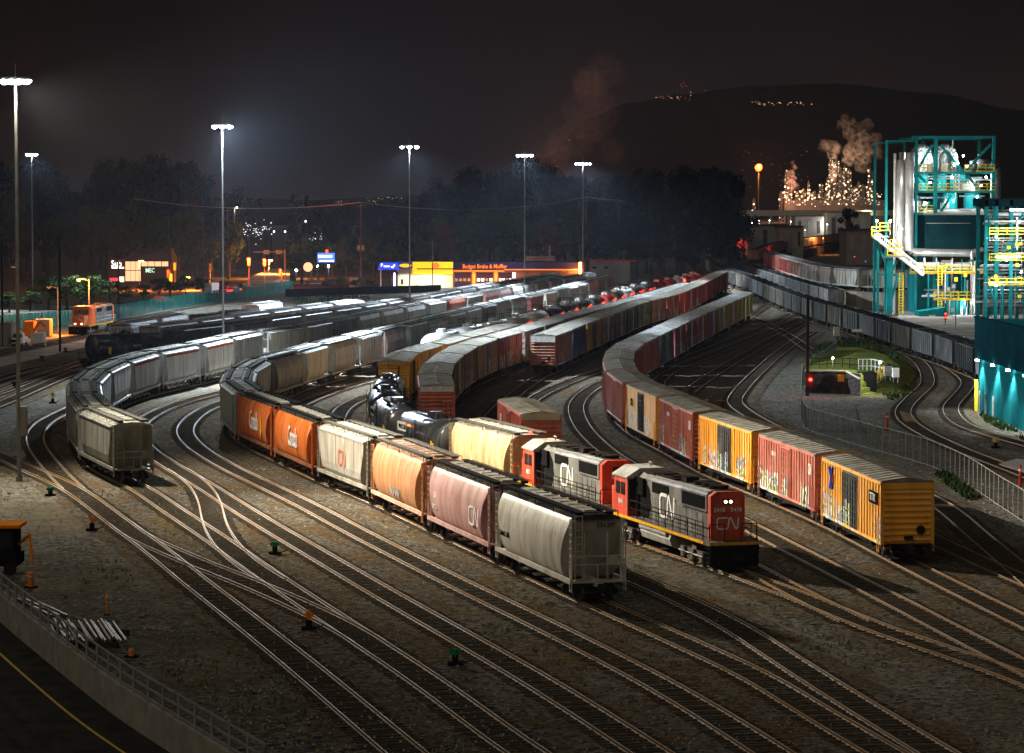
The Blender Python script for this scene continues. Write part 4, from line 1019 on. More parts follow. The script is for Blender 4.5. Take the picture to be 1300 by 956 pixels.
# --- K
tK = TR['K']
kend = [('end_panel', MB().box(7.7, 7.72, -1.45, 1.45, 3.9, 4.6).mesh('end_panel', 'white_letters'), None, [])]
fK = mk([('box', 'red brown', (.30, .13, .09), (.36, .16, .1), .9), ('box', 'dark blue', BLU, None, .3), ('boxdd', 'yellow', (.38, .26, .06), (.04, .04, .05), .5), ('box', 'brown', (.2, .07, .06), (.25, .16, .1), .6), ('box', 'dark brown', DRK, None, .4), ('box', 'near black', (.06, .05, .045), None, .3), ('box', 'olive brown', (.12, .10, .06), None, .5),
         ('box', 'red brown', (.30, .06, .04), None, .5), ('box', 'dark red', (.34, .05, .04), None, .6), ('box', 'bright red', (.58, .06, .045), None, .9), ('box', 'red', (.42, .07, .05), (.45, .3, .25), .9), ('box', 'dark red', (.30, .05, .045), None, .7), ('box', 'dark red', (.30, .05, .045), None, .2), ('box', 'wine red', (.26, .045, .045), None, .1)])
def specK(i):
    r = fK(i); return (r[0], r[1], r[2], kend if i == 0 else None)
fill(tK, tK.near(688, 424, 5.1), tK.near(914, 345, 5.1), specK, 'pink-ended row', 'boxcars of the pink-ended row')
# --- J
fJ = mk([('box', 'pale-ended brown', (.24, .12, .08), None, 0), ('box', 'brown', (.20, .10, .07), None, .3), ('box', 'brown', (.26, .10, .06), None, .3), ('box', 'rust brown', (.30, .10, .05), None, .3), ('box', 'rust brown', (.26, .10, .06), None, .3)], 0)
def specJ(i):
    r = fJ(i); return (r[0], r[1], {**r[2], 'roof': (.44, .45, .45)}, kend if i == 0 else None)
tJ = TR['J']; fill(tJ, tJ.near(695, 405, 5.1), tJ.near(868, 359, 5.1), specJ, 'far grey-roofed row', 'boxcars of the grey-roofed row')
# --- tank cars row
def specG(i):
    c, n = rc.choice([((.62, .62, .60), 'white'), ((.03, .03, .03), 'black'), ((.03, .03, .03), 'black'), ((.55, .54, .48), 'off-white')])
    if i in (0, 1, 2): c, n = (.66, .66, .64), 'white'
    if i in (9, 15, 17, 18, 20): c, n = (.50, .06, .05), 'red'
    return ('tank~', n + ' tank car', {'body': c, 'band': c, 'top': (.5, .5, .48)}, None)
tG = TR['Gt']; fill(tG, tG.near(545, 423, 4.5), tG.near(880, 347, 4.5), specG, 'tank car row', 'tank cars between hoppers and boxcars')
# --- L: the big boxcar train
ttx = [('number_board', MB().box(5.0, 6.9, -1.62, -1.545, 3.25, 3.95).mesh('number_board', 'black_plate'), None, []), ('lettering', text_mesh('TTX', .62, 'white_letters', side(5.95, 3.6, 1.62, -1), sx=1.1), None, []),
       ('emblem', MB().bar((-5.1, -1.60, 3.0), (-4.3, -1.60, 4.3), .07, 4).bar((-4.3, -1.62, 3.0), (-5.1, -1.62, 4.3), .07, 4).mesh('emblem', 'blue_panel'), None, []), ('emblem', MB().box(-4.95, -4.45, -1.61, -1.56, 3.3, 3.9).mesh('emblem', 'red_paint'), None, [])]
cnw = [('lettering', text_mesh('CN', 1.0, 'white_letters', side(6.4, 3.55, 1.56), sx=.55), None, []), ('lettering', text_mesh('CN 413', .45, 'white_letters', side(-3.2, 3.7, 1.56), sx=.8), None, [])]
red_band = [('lettering', text_mesh('BOX', .9, 'black_plate', side(-4.6, 3.3, 1.56), sx=.6), None, [])]
Ls = [('boxdd', 'yellow boxcar with twin black doors and number board', bcols(YEL, (.045, .045, .045), (.21, .20, .18), .9), ttx),
      ('box', 'brown red boxcar with bright graffiti', bcols((.42, .13, .09), None, (.22, .21, .19), 1), cnw),
      ('boxdd', 'yellow boxcar with black doors and a white tag', bcols((.74, .32, .03), (.05, .05, .05), (.26, .25, .22), .9), None),
      ('box', 'rust red boxcar with pale green graffiti', bcols((.42, .12, .065), None, (.30, .29, .25), 1), cnw),
      ('smoothbox', 'smooth-sided yellow boxcar with a black door', bcols((.75, .33, .03), (.045, .05, .05), (.33, .31, .27), .5), red_band),
      ('box', 'rust red boxcar with white tags low down', bcols((.45, .13, .07), None, (.33, .31, .27), .9), None),
      ('box', 'pale-roofed brown boxcar', bcols((.28, .10, .07), None, (.36, .34, .29), .3), None),
      ('box', 'dark roofed brown boxcar', bcols((.26, .08, .06), None, (.30, .29, .26), .3), None),
      ('box', 'dark brown boxcar', bcols((.20, .06, .05), None, (.28, .27, .25), .3), None),
      ('box', 'wine brown boxcar', bcols((.22, .06, .05), None, (.24, .24, .23), .3), None),
      ('boxdd', 'dark blue boxcar', bcols((.06, .085, .12), (.16, .19, .2), (.42, .42, .41), .4), None),
      ('box~', 'wine red boxcar with pale graffiti', bcols((.28, .05, .055), None, (.45, .45, .44), 1), None),
      ('box~', 'dark red boxcar with grey graffiti', bcols((.26, .055, .055), None, (.45, .45, .44), 1), None),
      ('box~', 'red boxcar with white graffiti', bcols((.34, .06, .07), None, (.48, .48, .48), 1), None),
      ('box~', 'purple red boxcar with blue graffiti', bcols((.22, .06, .10), None, (.48, .49, .5), 1), None),
      ('boxdd~', 'mustard boxcar with brown doors', bcols((.42, .29, .05), (.12, .05, .05), (.48, .49, .5), .6), None),
      ('boxdd~', 'mustard orange boxcar', bcols((.40, .22, .05), (.2, .1, .06), (.48, .5, .5), .6), None),
      ('boxdd~', 'yellow boxcar with black doors', bcols((.45, .32, .05), (.04, .04, .05), (.5, .52, .52), .6), None),
      ('box~', 'yellow grey boxcar', bcols((.42, .36, .14), None, (.5, .52, .52), .3), None),
      ('box~', 'olive grey boxcar', bcols((.20, .19, .13), None, (.5, .52, .52), .3), None)]
tL = TR['L']
fill(tL, tL.near(1157, 601, 5.1) - 3.6, tL.near(941, 371, 5.1), lambda i: Ls[min(i, len(Ls) - 1)], 'yellow-ended train', 'boxcars of the yellow-ended train', maxn=26, stretch=17.25)
# --- rusty flatcars
tX = TR['X2']
for i in range(4):
    place_car(tX, tX.near(1035, 606) + 20.8 * i, 'flat', f'empty rusty flatcar with a wooden deck, {ORD[i]} from the near end of its string', 'rusty flatcars behind the boxcars', {})
# --- coal trains
def specM(i):
    n, c = rc.choice([('grey', (.07, .07, .065)), ('dark grey', (.042, .042, .04)), ('brown grey', (.065, .055, .042)), ('near black', (.03, .03, .03)), ('dusty grey', (.10, .10, .088))])
    if i in (31, 30): n, c = 'pale blue', (.22, .32, .33)
    return (rc.choice(['coal', 'coal', 'coalplain']) + ('~' if i > 6 else ''), n + ' coal car', hcols(c), None)
tM = TR['M']; fill(tM, tM.near(1345, 528), tM.near(898, 342), specM, 'long coal train', 'cars of the long coal train', maxn=46)
tN = TR['N']
fill(tN, tN.near(1062, 393), tN.near(918, 337), lambda i: ('coal~', 'dark coal car', hcols((.09, .085, .08)), None), 'second coal train', 'cars of the second coal train', maxn=30)
fill(tO, 4, tO.len - 12, lambda i: ('ribbed~', ['tan grey', 'pale grey', 'grey', 'pale grey', 'grey', 'dusty grey', 'tan', 'rust brown', 'dark red'][min(i, 8)] + ' hopper car', hcols([(.28, .24, .18), (.30, .30, .26), (.3, .3, .26), (.3, .29, .25), (.27, .27, .23), (.26, .25, .21), (.30, .25, .19), (.26, .12, .09), (.28, .09, .07)][min(i, 8)], (.1, .1, .1)), None), 'embankment train', 'hopper cars on the embankment', z=3.1, maxn=14)
fill(tP, 4, tP.len - 20, lambda i: ('coal~', 'dark brown coal car', hcols((.16, .10, .07)), None), 'farthest coal train', 'cars of the farthest coal train', z=3.1, maxn=24)
EXPO = 0.18
HAZE = 2.0e-5
# ================================================================ ground
m = MB(); m.add([(-3000, -60, 0), (3500, -60, 0), (3500, 6500, 0), (-3000, 6500, 0)], [(0, 1, 2, 3)])
struct(link('ground', m.mesh('ground', 'yard_ground')), 'gravel and dirt ground of the rail yard')
# ================================================================ high masts with floodlights
COOL = (.70, .85, 1.0); NEUT = (1.0, .90, .72)
def mast(px, hy, label, heads, beams, col, Hm=30.0, glowmat='lamp_white', r0=.14):
    D = (Hm - HC) * F / (HOR - hy)
    x = XD(px, D, Hm / 2)
    root = empty('light_mast', (x, D, 0), label, 'light mast', 'tall floodlight masts')
    m = MB(); m.bar((0, 0, 0), (0, 0, Hm), r0, 14, r2=r0 * .55); m.bar((0, 0, 0), (0, 0, .4), r0 * 1.5, 14)
    m.box(r0, r0 + .45, -.25, .25, 3.4, 5.6) if hy < 100 else m.box(r0 * .8, r0 + .2, -.15, .15, 1.2, 2.2)
    link('pole', m.mesh('pole', 'pole_steel', smooth=False), root)
    m = MB(); w_ = max(abs(a) for a, _ in heads) + .2
    m.box(-w_, w_, -.08, .08, Hm - .25, Hm - .1); m.bar((0, 0, Hm), (0, 0, Hm + .9), .03, 4)
    link('crossarm', m.mesh('crossarm', 'pole_steel'), root)
    for a, ang in heads:
        m = MB(); ca, sa = math.cos(ang), math.sin(ang)
        P = lambda u, v, w: (a + u * ca - v * sa, u * sa + v * ca, Hm - .30 + w)
        m.loft([[P(-.24, -.24, 0), P(.30, -.30, 0), P(.30, .30, 0), P(-.30, .30, 0)], [P(-.2, -.2, .22), P(.2, -.2, .22), P(.2, .2, .22), P(-.2, .2, .22)]])
        h = link('floodlight', m.mesh('floodlight', 'pole_steel'), root)
        m = MB(); m.loft([[P(-.30, -.30, -.14), P(.30, -.30, -.14), P(.30, .30, -.14), P(-.30, .30, -.14)], [P(-.26, -.26, -.01), P(.26, -.26, -.01), P(.26, .26, -.01), P(-.26, .26, -.01)]])
        m.ball((a, -.05, Hm - .42), .30, 10, 6, .75)  # glowing ball added under the lens to imitate the lamp's glare blob
        link('lens', m.mesh('lens', glowmat), h)
    for (tx, ty, tz, P_, cone, blend) in beams:
        o = light('mast_beam', 'SPOT', (0, 0, Hm - .7), P_, col, root, spot_size=math.radians(cone), spot_blend=blend, shadow_soft_size=.35)
        v = Vector((tx, ty, tz)) - Vector((x, D, Hm - .7))
        o.rotation_euler = v.to_track_quat('-Z', 'Y').to_euler()
    return root
def ring(x, y, P_, angs, r=30):
    return [(x + r * math.cos(math.radians(a)), y + r * math.sin(math.radians(a)), 0, P_, 86, 1) for a in angs]
def hd(n, w_=1.6): return [(-w_ + 2 * w_ * i / (n - 1), i * .7) for i in range(n)]
P1 = mast(22, 97, 'tallest looking lamp mast at the left edge with a wide crossarm', hd(4, .8), [(30, 160, 0, 820000, 80, 1), (-14, 190, 0, 150000, 128, .9)], NEUT, r0=.17)
P2 = mast(41, 194, 'slim lamp mast behind the leftmost one', hd(3, .8), ring(-90, 528, 560000, (-60, 10, -130)), COOL)
P3 = mast(283, 157, 'lamp mast standing between the two curving hopper trains', hd(3, .9), [(0, 300, 0, 1150000, 160, .8)], COOL)
P4 = mast(520, 184, 'lamp mast in front of the yellow and white shop', hd(3, 1.2), ring(-17, 453, 560000, (-20, -90, -160, 40)), COOL)
P5 = mast(666, 195, 'lamp mast in front of the brake shop garage', hd(4, 1.3), ring(2, 537, 700000, (-20, -90, -160)), COOL)
P6 = mast(740, 206, 'lamp mast beside the small grey building', hd(5, 1.6), ring(17, 657, 1200000, (-10, -60, -140)), COOL)
# ================================================================ night sky with the city's faint glow, then an added fill sun
w = bpy.data.worlds.new('World'); SC.world = w; w.use_nodes = True; nt = w.node_tree
bg = nt.nodes['Background']
tc = nd(nt, 'ShaderNodeTexCoord'); sp = nd(nt, 'ShaderNodeSeparateXYZ'); nt.links.new(tc.outputs['Generated'], sp.inputs[0])
hz = ramp(nt, sp.outputs[2], 0.0, .09, 0, 1)
n1 = nd(nt, 'ShaderNodeTexNoise'); n1.inputs['Scale'].default_value = 14; n1.inputs['Detail'].default_value = 5
nt.links.new(tc.outputs['Generated'], n1.inputs['Vector'])
wm = ramp(nt, n1.outputs['Fac'], .4, .65)
lo = mixc(nt, wm, (.0070, .0056, .0066), (.0150, .0085, .0070))
nt.links.new(mixc(nt, hz, lo, (.0030, .0024, .0022)), bg.inputs[0]); bg.inputs[1].default_value = 1.0
s = light('fill_sun', 'SUN', (0, 0, 200), .48, (1.0, .88, .70), None, angle=math.radians(70))  # broad dim sun added as fill for faces the masts leave dark
s.rotation_euler = (math.radians(48), 0, math.radians(-28))
# ================================================================ things near the camera and around the tracks
def bx(name, x0, x1, y0, y1, z0, z1, mat, parent=None):
    return link(name, MB().box(x0, x1, y0, y1, z0, z1).mesh(name, mat), parent)
def path(px, z=0.0, k=6):
    P = [G(a, b_, z) for a, b_ in px]; out = []
    for i in range(len(P) - 1):
        p0 = P[max(0, i - 1)]; p1 = P[i]; p2 = P[i + 1]; p3 = P[min(len(P) - 1, i + 2)]
        for j in range(k):
            t = j / k
            out.append(.5 * ((2 * p1) + (p2 - p0) * t + (2 * p0 - 5 * p1 + 4 * p2 - p3) * t * t + (3 * p1 - p0 - 3 * p2 + p3) * t ** 3))
    out.append(P[-1]); return out
def offs(P, d):
    out = []
    for i, p in enumerate(P):
        t = (P[min(len(P) - 1, i + 1)] - P[max(0, i - 1)]); t.z = 0; t.normalize(); out.append(p + Vector((-t.y, t.x, 0)) * d)
    return out
def ribbon(L, Rr, z):
    m = MB(); n = len(L)
    m.add([(p.x, p.y, z) for p in L + Rr], [(i, n + i, n + i + 1, i + 1) for i in range(n - 1)]); return m
# --- the curved road, its parapet and railing at the lower left
pp = path([(-90, 715), (-40, 752), (0, 790), (40, 824), (92, 867), (150, 912), (230, 965), (330, 1030)])
if (offs(pp, 1)[3] - pp[3]).x > 0: sgn = 1
else: sgn = -1
inner = pp; outer = offs(pp, sgn * .42)
road_far = offs(pp, -sgn * 9)
struct(link('road', ribbon(inner, road_far, .012).mesh('road', 'asphalt')), 'dark curved road at the lower left')
ln = offs(pp, -sgn * 1.55); ln2 = offs(pp, -sgn * 1.68)
struct(link('road_marking', ribbon(ln, ln2, .018).mesh('road_marking', 'road_paint')), 'yellow edge line of the road')
wallo = empty('parapet_wall', inner[0], 'curved concrete parapet with a metal railing beside the dark road', 'parapet')
o0 = Vector(inner[0])
m = MB(); m.loft([[Vector(a) - o0, Vector(a) - o0 + Vector((0, 0, 1.35)), Vector(b_) - o0 + Vector((0, 0, 1.35)), Vector(b_) - o0] for a, b_ in zip(inner, outer)])
link('wall', m.mesh('wall', 'concrete'), wallo)
mid_ = offs(pp, sgn * .2); m = MB(); L_ = 0; nextp = 0
for h in (1.45, 1.85, 2.28): m.tube([p - o0 + Vector((0, 0, h)) for p in mid_], .035, 4)
link('railing', m.mesh('railing', 'galvanised'), wallo)
for a, b_ in zip(mid_, mid_[1:]):
    d = (b_ - a).length
    while nextp < L_ + d:
        p = a + (b_ - a) * ((nextp - L_) / d) - o0; m = MB(); m.box(p.x - .04, p.x + .04, p.y - .12, p.y - .04, 1.35, 2.3); m.box(p.x - .04, p.x + .04, p.y + .14, p.y + .22, 1.35, 2.3)
        link('post', m.mesh('post', 'galvanised'), wallo); nextp += 2.1
    L_ += d
# --- pile of rails
g = G(105, 812); R2 = random.Random(3)
for i in range(17):
    x = (i - 8) * .19; ly = R2.uniform(-.5, .5); m = MB(); z = .38 + (.16 if i % 4 == 1 else 0)
    a = Vector((x - .55, 3.1 + ly, z)); b_ = Vector((x + .9, -2.6 + ly * .6, z)); m.bar(a, b_, .035, 4); m.bar(a - Vector((0, 0, .06)), b_ - Vector((0, 0, .06)), .055, 4)
    thing('steel_rail', m.mesh('steel_rail', 'rail_steel'), 'worn steel rail lying in the heap behind the railing', 'rail', (g.x, g.y, 0), 'rails heaped behind the parapet')
for k, y in enumerate((2.0, -1.6)):
    thing('timber', MB().obox if False else MB().bar((-2.0, y, .14), (2.0, y - .8, .14), .13, 4).mesh('timber', 'sleeper_wood'), ['dark timber under the far end of the rail heap', 'dark timber under the near end of the rail heap'][k], 'timber', (g.x, g.y, 0))
g = G(45, 775)
for i in range(3):
    thing('steel_rail', MB().bar((-1.6 + i * .35, 3.6, .1), (1.2 + i * .4, -2.4, .1), .05, 4).mesh('steel_rail', 'rail_steel'), 'loose steel rail lying beside the rail heap', 'rail', (g.x, g.y, 0), 'loose rails by the parapet')
# --- markers, drums, debris
def marker(px, py, h, mat, label, r=.06, name='marker_post', cat='marker post'):
    g = G(px, py); root = empty(name, (g.x, g.y, 0), label, cat)
    m = MB(); m.bar((0, 0, .05), (0, 0, h), r, 8, r2=r * .85); link('post', m.mesh('post', mat), root)
    m = MB(); m.bar((0, 0, h * .72), (0, 0, h * .82), r * 1.08, 8); link('reflector_band', m.mesh('reflector_band', 'white_paint'), root)
    m = MB(); m.bar((0, 0, 0), (0, 0, .06), r * 2.4, 8); link('base', m.mesh('base', 'black_plate'), root)
marker(136, 781, 1.25, 'orange_paint', 'slim orange marker post beside the rail heap')
marker(1126, 546, 1.6, 'red_paint', 'red marker post behind the curved fence', .11)
marker(1295, 618, 1.6, 'red_paint', 'red marker post at the right edge by the paved crossing', .11)
marker(39, 746, .8, 'orange_paint', 'stubby orange drum beside the parapet railing', .17, 'drum', 'drum')
marker(167, 834, .4, 'orange_paint', 'small orange cone near the parapet end', .14, 'traffic_cone', 'cone')
def debris(px, py, w_, label, mat='galvanised', n=40):
    g = G(px, py); m = MB(); q = random.Random(px)
    for i in range(n):
        x = q.gauss(0, w_); y = q.gauss(0, w_ * .9); s_ = q.uniform(.03, .10)
        m.box(x, x + s_ * 2, y, y + s_, 0, q.uniform(.02, .08))
    o = thing('rubble', m.mesh('rubble', mat), label, 'rubble', (g.x, g.y, 0)); o['kind'] = 'stuff'
debris(150, 760, .9, 'scatter of pale stone chips beside the orange marker post', 'pale_lot', 60)
debris(196, 797, .5, 'small scatter of pale chips', 'pale_lot', 26)
debris(244, 842, .6, 'bright chips in a puddle near the bottom', 'galvanised', 40)
# --- switch stands
def stand(px, py, mat, label, h=.95, shape='diamond', s_=.26):
    g = G(px, py); root = empty('switch_stand', (g.x, g.y, 0), label, 'switch stand')
    m = MB(); m.box(-.35, .35, -.25, .25, 0, .16); m.box(-.14, .14, -.12, .12, .16, .5); m.bar((0, 0, .5), (0, 0, h + .1), .035, 6)
    link('stand_base', m.mesh('stand_base', 'black_plate'), root)
    m = MB()
    if shape == 'diamond': m.loft([[(s_, y, h), (0, y, h + s_), (-s_, y, h), (0, y, h - s_)] for y in (-.03, .03)])
    elif shape == 'round': m.loft([[(s_ * .7 * math.cos(t * .6283), y, h + .1 + s_ * .7 * math.sin(t * .6283)) for t in range(10)] for y in (-.03, .03)])
    else: m.bar((0, 0, h - .2), (0, 0, h + .15), .13, 8); m.box(-.28, .28, -.02, .02, h - .1, h + .12)
    link('target', m.mesh('target', mat), root)
    m = MB(); m.bar((.3, 0, .12), (.75, -.3, .3), .03, 5); link('lever', m.mesh('lever', 'under_steel'), root)
stand(392, 800, 'orange_paint', 'switch stand with an orange diamond target', .75)
stand(117, 674, 'orange_paint', 'switch stand with an orange round target near the track merge', .7, 'round')
stand(67, 512, 'yellow_letters', 'switch stand with a yellow target by the left train', .8, 'round', .34)
stand(64, 630, 'green_paint', 'low switch stand with a green target near the mast foot', .5, 'lamp')
stand(349, 704, 'green_paint', 'switch stand with a green target between bare tracks', .6, 'lamp')
stand(578, 845, 'green_paint', 'switch stand with a green target at the bottom middle', .6, 'lamp')
stand(83, 447, 'red_paint', 'low switch stand with a red target on the pale lot', .5, 'lamp')
stand(53, 458, 'black_plate', 'low black switch stand on the pale lot', .5, 'lamp')
stand(18, 493, 'black_plate', 'black switch stand at the left among dark tracks', .6, 'lamp')
stand(1264, 569, 'yellow_paint', 'switch stand with a yellow target near the right edge', .7, 'lamp', .5)
# --- machine at the left edge
g = G(6, 727); root = empty('track_machine', (g.x, g.y, 0), 'dark track machine with an orange roof, cut off by the left edge', 'track machine')
m = MB(); m.box(-2.6, .9, -1.2, 1.2, .5, 1.1); m.box(-.9, .75, -1.0, 1.0, 1.1, 2.6); m.box(-2.6, -1.0, -.8, .8, 1.1, 1.9); link('body', m.mesh('body', 'black_plate'), root)
m = MB(); m.box(-1.1, 1.05, -1.15, 1.15, 2.62, 2.78); link('roof', m.mesh('roof', 'orange_paint'), root)
m = MB()
m.box(-.7, .6, -1.02, -1.0, 1.5, 2.4); link('window', m.mesh('window', 'glass_dark'), root)
for x in (-2.0, -.6, .5):
    m = MB(); m.bar((x, -1.25, .35), (x, -.95, .35), .35, 12); link('wheel', m.mesh('wheel', 'under_steel'), root)
m = MB(); m.tube([(.8, 0, 1.6), (1.5, -.5, 2.2), (1.7, -.8, .6)], .09, 6); link('boom', m.mesh('boom', 'orange_paint'), root)
# --- fences
def fence(px, h, label, mat, pitch=1.6, wire='mesh', rail=True, pr=.035, z=0.0, k=5, slat=.0):
    P = path(px, z, k); o0 = Vector(P[0]); root = empty('fence', P[0], label, 'fence')
    acc = 0; nxt = 0; m = MB(); ps = []
    for a, b_ in zip(P, P[1:]):
        d = (b_ - a).length
        while nxt < acc + d:
            ps.append(a + (b_ - a) * ((nxt - acc) / d) - o0); nxt += pitch
        acc += d
    if len(ps) > 95: keep = ps[:95]
    else: keep = ps
    for p in keep: link('post', MB().bar(p, p + Vector((0, 0, h)), pr, 5).mesh('post', 'galvanised' if mat != 'green_fence' else 'green_fence'), root)
    if rail:
        for z_ in (h, .15):
            m = MB(); m.tube([p - o0 + Vector((0, 0, z_)) for p in P], pr * .8, 5); link('rail', m.mesh('rail', 'galvanised' if mat != 'green_fence' else 'green_fence'), root)
    m = MB()
    if wire == 'mesh':
        # woven wire: thin crossing strands
        acc = 0; nxt = 0; tot = sum((b_ - a).length for a, b_ in zip(P, P[1:]))
        def pt(s_):
            acc = 0
            for a, b_ in zip(P, P[1:]):
                d = (b_ - a).length
                if s_ <= acc + d: return a + (b_ - a) * ((s_ - acc) / d) - o0
                acc += d
            return P[-1] - o0
        s_ = 0; Z = Vector((0, 0, 1))
        while s_ < tot:
            for e in (-1, 1):
                a = pt(s_); b_ = pt(min(tot, max(0, s_ + e * h))); m.add([a + Z * .1, a + Z * .114, b_ + Z * h, b_ + Z * (h - .014)], [(0, 1, 2, 3)])
            s_ += .30
    else:
        for a, b_ in zip(P, P[1:]):
            a = a - o0; b_ = b_ - o0; d = (b_ - a).length; n = max(1, int(d / slat))
            for i in range(n):
                p = a + (b_ - a) * (i / n); q = a + (b_ - a) * ((i + .82) / n); Z = Vector((0, 0, 1))
                m.add([p + Z * .1, q + Z * .1, q + Z * (h - .05), p + Z * (h - .05)], [(0, 1, 2, 3)])
    link('panel', m.mesh('panel', mat), root)
    return root
fence([(1018, 512), (1017, 522), (1023, 545), (1060, 558), (1110, 573), (1150, 584), (1192, 598), (1230, 618), (1265, 642), (1300, 665), (1360, 705)], 2.15, 'curved chain link fence running from the signal pole to the right edge', 'under_steel', 1.9)
fence([(1018, 492), (1030, 483), (1062, 458)], 2.5, 'grey slatted fence behind the signal pole', 'galvanised', 2.4, 'slat', slat=.3)
# gate frame in the fence
# --- signal pole with the red lamp
g = G(1025, 503); root = empty('signal_mast', (g.x, g.y, 0), 'black signal pole with one glowing red lamp', 'signal')
link('pole', MB().bar((0, 0, 0), (0, 0, 10.6), .2, 10, r2=.16).mesh('pole', 'dark_pole'), root)
h_ = link('signal_head', MB().box(-.1, .6, -.35, -.1, 1.0, 2.5).box(-.05, .1, -.3, .1, 1.3, 2.2).mesh('signal_head', 'black_plate'), root)
link('signal_lamp', MB().bar((.28, -.36, 1.8), (.28, -.42, 1.8), .17, 12).mesh('signal_lamp', 'lamp_red'), h_)
light('signal_light', 'POINT', (.28, -.75, 1.8), 260, (1, .03, .02), root, shadow_soft_size=.12)
# --- grass mound, stone wall and the dark cutting in front of it
Hm_ = 2.3
top = [G(a, b_, Hm_) for a, b_ in [(1024, 470.5), (1045, 469), (1074, 467), (1098, 472), (1118, 462), (1105, 452), (1070, 447), (1040, 452)]]
wallf = [G(a, b_) for a, b_ in [(1022, 499), (1045, 499), (1074, 500), (1092, 503)]]
foot = [G(a, b_) for a, b_ in [(1022, 499), (1045, 499), (1074, 500), (1092, 503), (1150, 500), (1168, 476), (1150, 455), (1100, 438), (1058, 436), (1020, 462)]]
top = [Vector((p.x, p.y, Hm_)) for p in [wallf[0] + Vector((0, .5, 0)), wallf[1] + Vector((0, .5, 0)), wallf[2] + Vector((0, .5, 0)), wallf[3] + Vector((0, .5, 0))]] + [G(1112, 470, Hm_ * .7), G(1128, 462, Hm_ * .6), G(1118, 452, Hm_ * .5), G(1090, 445, Hm_ * .6), G(1062, 445, Hm_ * .6), G(1030, 462, Hm_)]
m = MB(); nseg = 5; q = random.Random(2); rings = []
for k in range(nseg + 1):
    t = k / nseg; e = t * t * (3 - 2 * t)
    rings.append([Vector((a.x + (b_.x - a.x) * t, a.y + (b_.y - a.y) * t, (a.z + (b_.z - a.z) * e) + (q.uniform(-.12, .12) if 0 < k else 0))) for a, b_ in zip(foot, top)])
m.loft(rings, caps=False); c = sum(top, Vector()) / len(top); n = len(top)
m.add([*top, c], [(i, (i + 1) % n, n) for i in range(n)])
struct(link('grass_mound', m.mesh('grass_mound', 'grass_mat')), 'grassy mound behind the stone wall')
def grassy(pts, label, n, h=.35, z=0.0, seed=1, mat='leaves_green'):
    q = random.Random(seed); m = MB(); C_ = [G(a, b_) for a, b_ in pts]
    xs = [p.x for p in C_]; ys = [p.y for p in C_]
    def inside(x, y):
        r = False; j = len(C_) - 1
        for i in range(len(C_)):
            if (C_[i].y > y) != (C_[j].y > y) and x < (C_[j].x - C_[i].x) * (y - C_[i].y) / (C_[j].y - C_[i].y) + C_[i].x: r = not r
            j = i
        return r
    k = 0
    while k < n:
        x = q.uniform(min(xs), max(xs)); y = q.uniform(min(ys), max(ys)); k += 1
        if not inside(x, y) or noise.noise((x * .25, y * .12, seed)) < -.1: continue
        a = q.uniform(0, 6.28); w_ = q.uniform(.06, .18); hh = h * q.uniform(.4, 1.3); zz = z(x, y) if callable(z) else z
        dx, dy = math.cos(a) * w_, math.sin(a) * w_
        m.add([(x - dx, y - dy, zz), (x + dx, y + dy, zz), (x + dy * 1.2, y - dx, zz + hh)], [(0, 1, 2)])
    o = link('grass', m.mesh('grass', mat)); o['kind'] = 'stuff'; tag(o, label, 'grass')
grassy([(1020, 462), (1040, 448), (1062, 437), (1120, 437), (1152, 455), (1130, 470), (1100, 475)], 'short green grass on the mound behind the stone wall', 5000, .5, .8, 4)
0 and grassy([(1000, 470), (1016, 470), (1018, 520), (1000, 525)], 'strip of green weeds beside the signal pole', 4000, .14, 0, 5)
grassy([(1120, 500), (1150, 488), (1160, 500), (1130, 512)], 'patch of grass right of the yellow stairs', 1200, .3, 0.1, 6)
grassy([(1240, 520), (1300, 552), (1300, 562), (1250, 535)], 'weeds along the foot of the teal building', 1200, .35, 0, 7)
grassy([(1186, 600), (1200, 600), (1245, 632), (1235, 640), (1200, 615)], 'tufts of weeds at the foot of the curved fence', 900, .4, 0, 8)
grassy([(380, 372), (470, 378), (470, 392), (370, 388)], 'rough grass on the bank below the shop', 1500, .8, 0, 9)
# stone wall face and cutting
a, b_ = wallf[0], wallf[3]; root = empty('stone_wall', a, 'dark rough stone retaining wall with an orange plate on it', 'retaining wall')
m = MB(); q = random.Random(8)
for seg in range(3):
    p0, p1 = wallf[seg] - wallf[0], wallf[seg + 1] - wallf[0]
    for r_ in range(7):
        nn = 9
        for c_ in range(nn):
            u0 = (c_ + (.5 if r_ % 2 else 0)) / nn; u1 = min(1, u0 + .93 / nn)
            if u0 >= 1: continue
            A = p0 + (p1 - p0) * u0; B_ = p0 + (p1 - p0) * u1; d = -q.uniform(.25, .45)
            m.loft([[(A.x, A.y, r_ * .34 + .01), (B_.x, B_.y, r_ * .34 + .01), (B_.x, B_.y, r_ * .34 + .31), (A.x, A.y, r_ * .34 + .31)][::-1], [(A.x, A.y + d, r_ * .34 + .02), (B_.x, B_.y + d, r_ * .34 + .02), (B_.x, B_.y + d, r_ * .34 + .3), (A.x, A.y + d, r_ * .34 + .3)][::-1]])
link('wall', m.mesh('wall', 'stone'), root)
m = MB(); cp = [wallf[0], wallf[1], wallf[2], wallf[3] + Vector((0, 0, -.6))]
m.tube([p - wallf[0] + Vector((0, -.25, 2.45)) for p in cp], .11, 6); link('coping', m.mesh('coping', 'beige_wall'), root)
pl = wallf[1] + (wallf[2] - wallf[1]) * .75 - wallf[0]
link('plate', MB().box(pl.x - .35, pl.x + .35, pl.y - .62, pl.y - .55, 1.35, 2.1).mesh('plate', 'yellow_letters'), root)
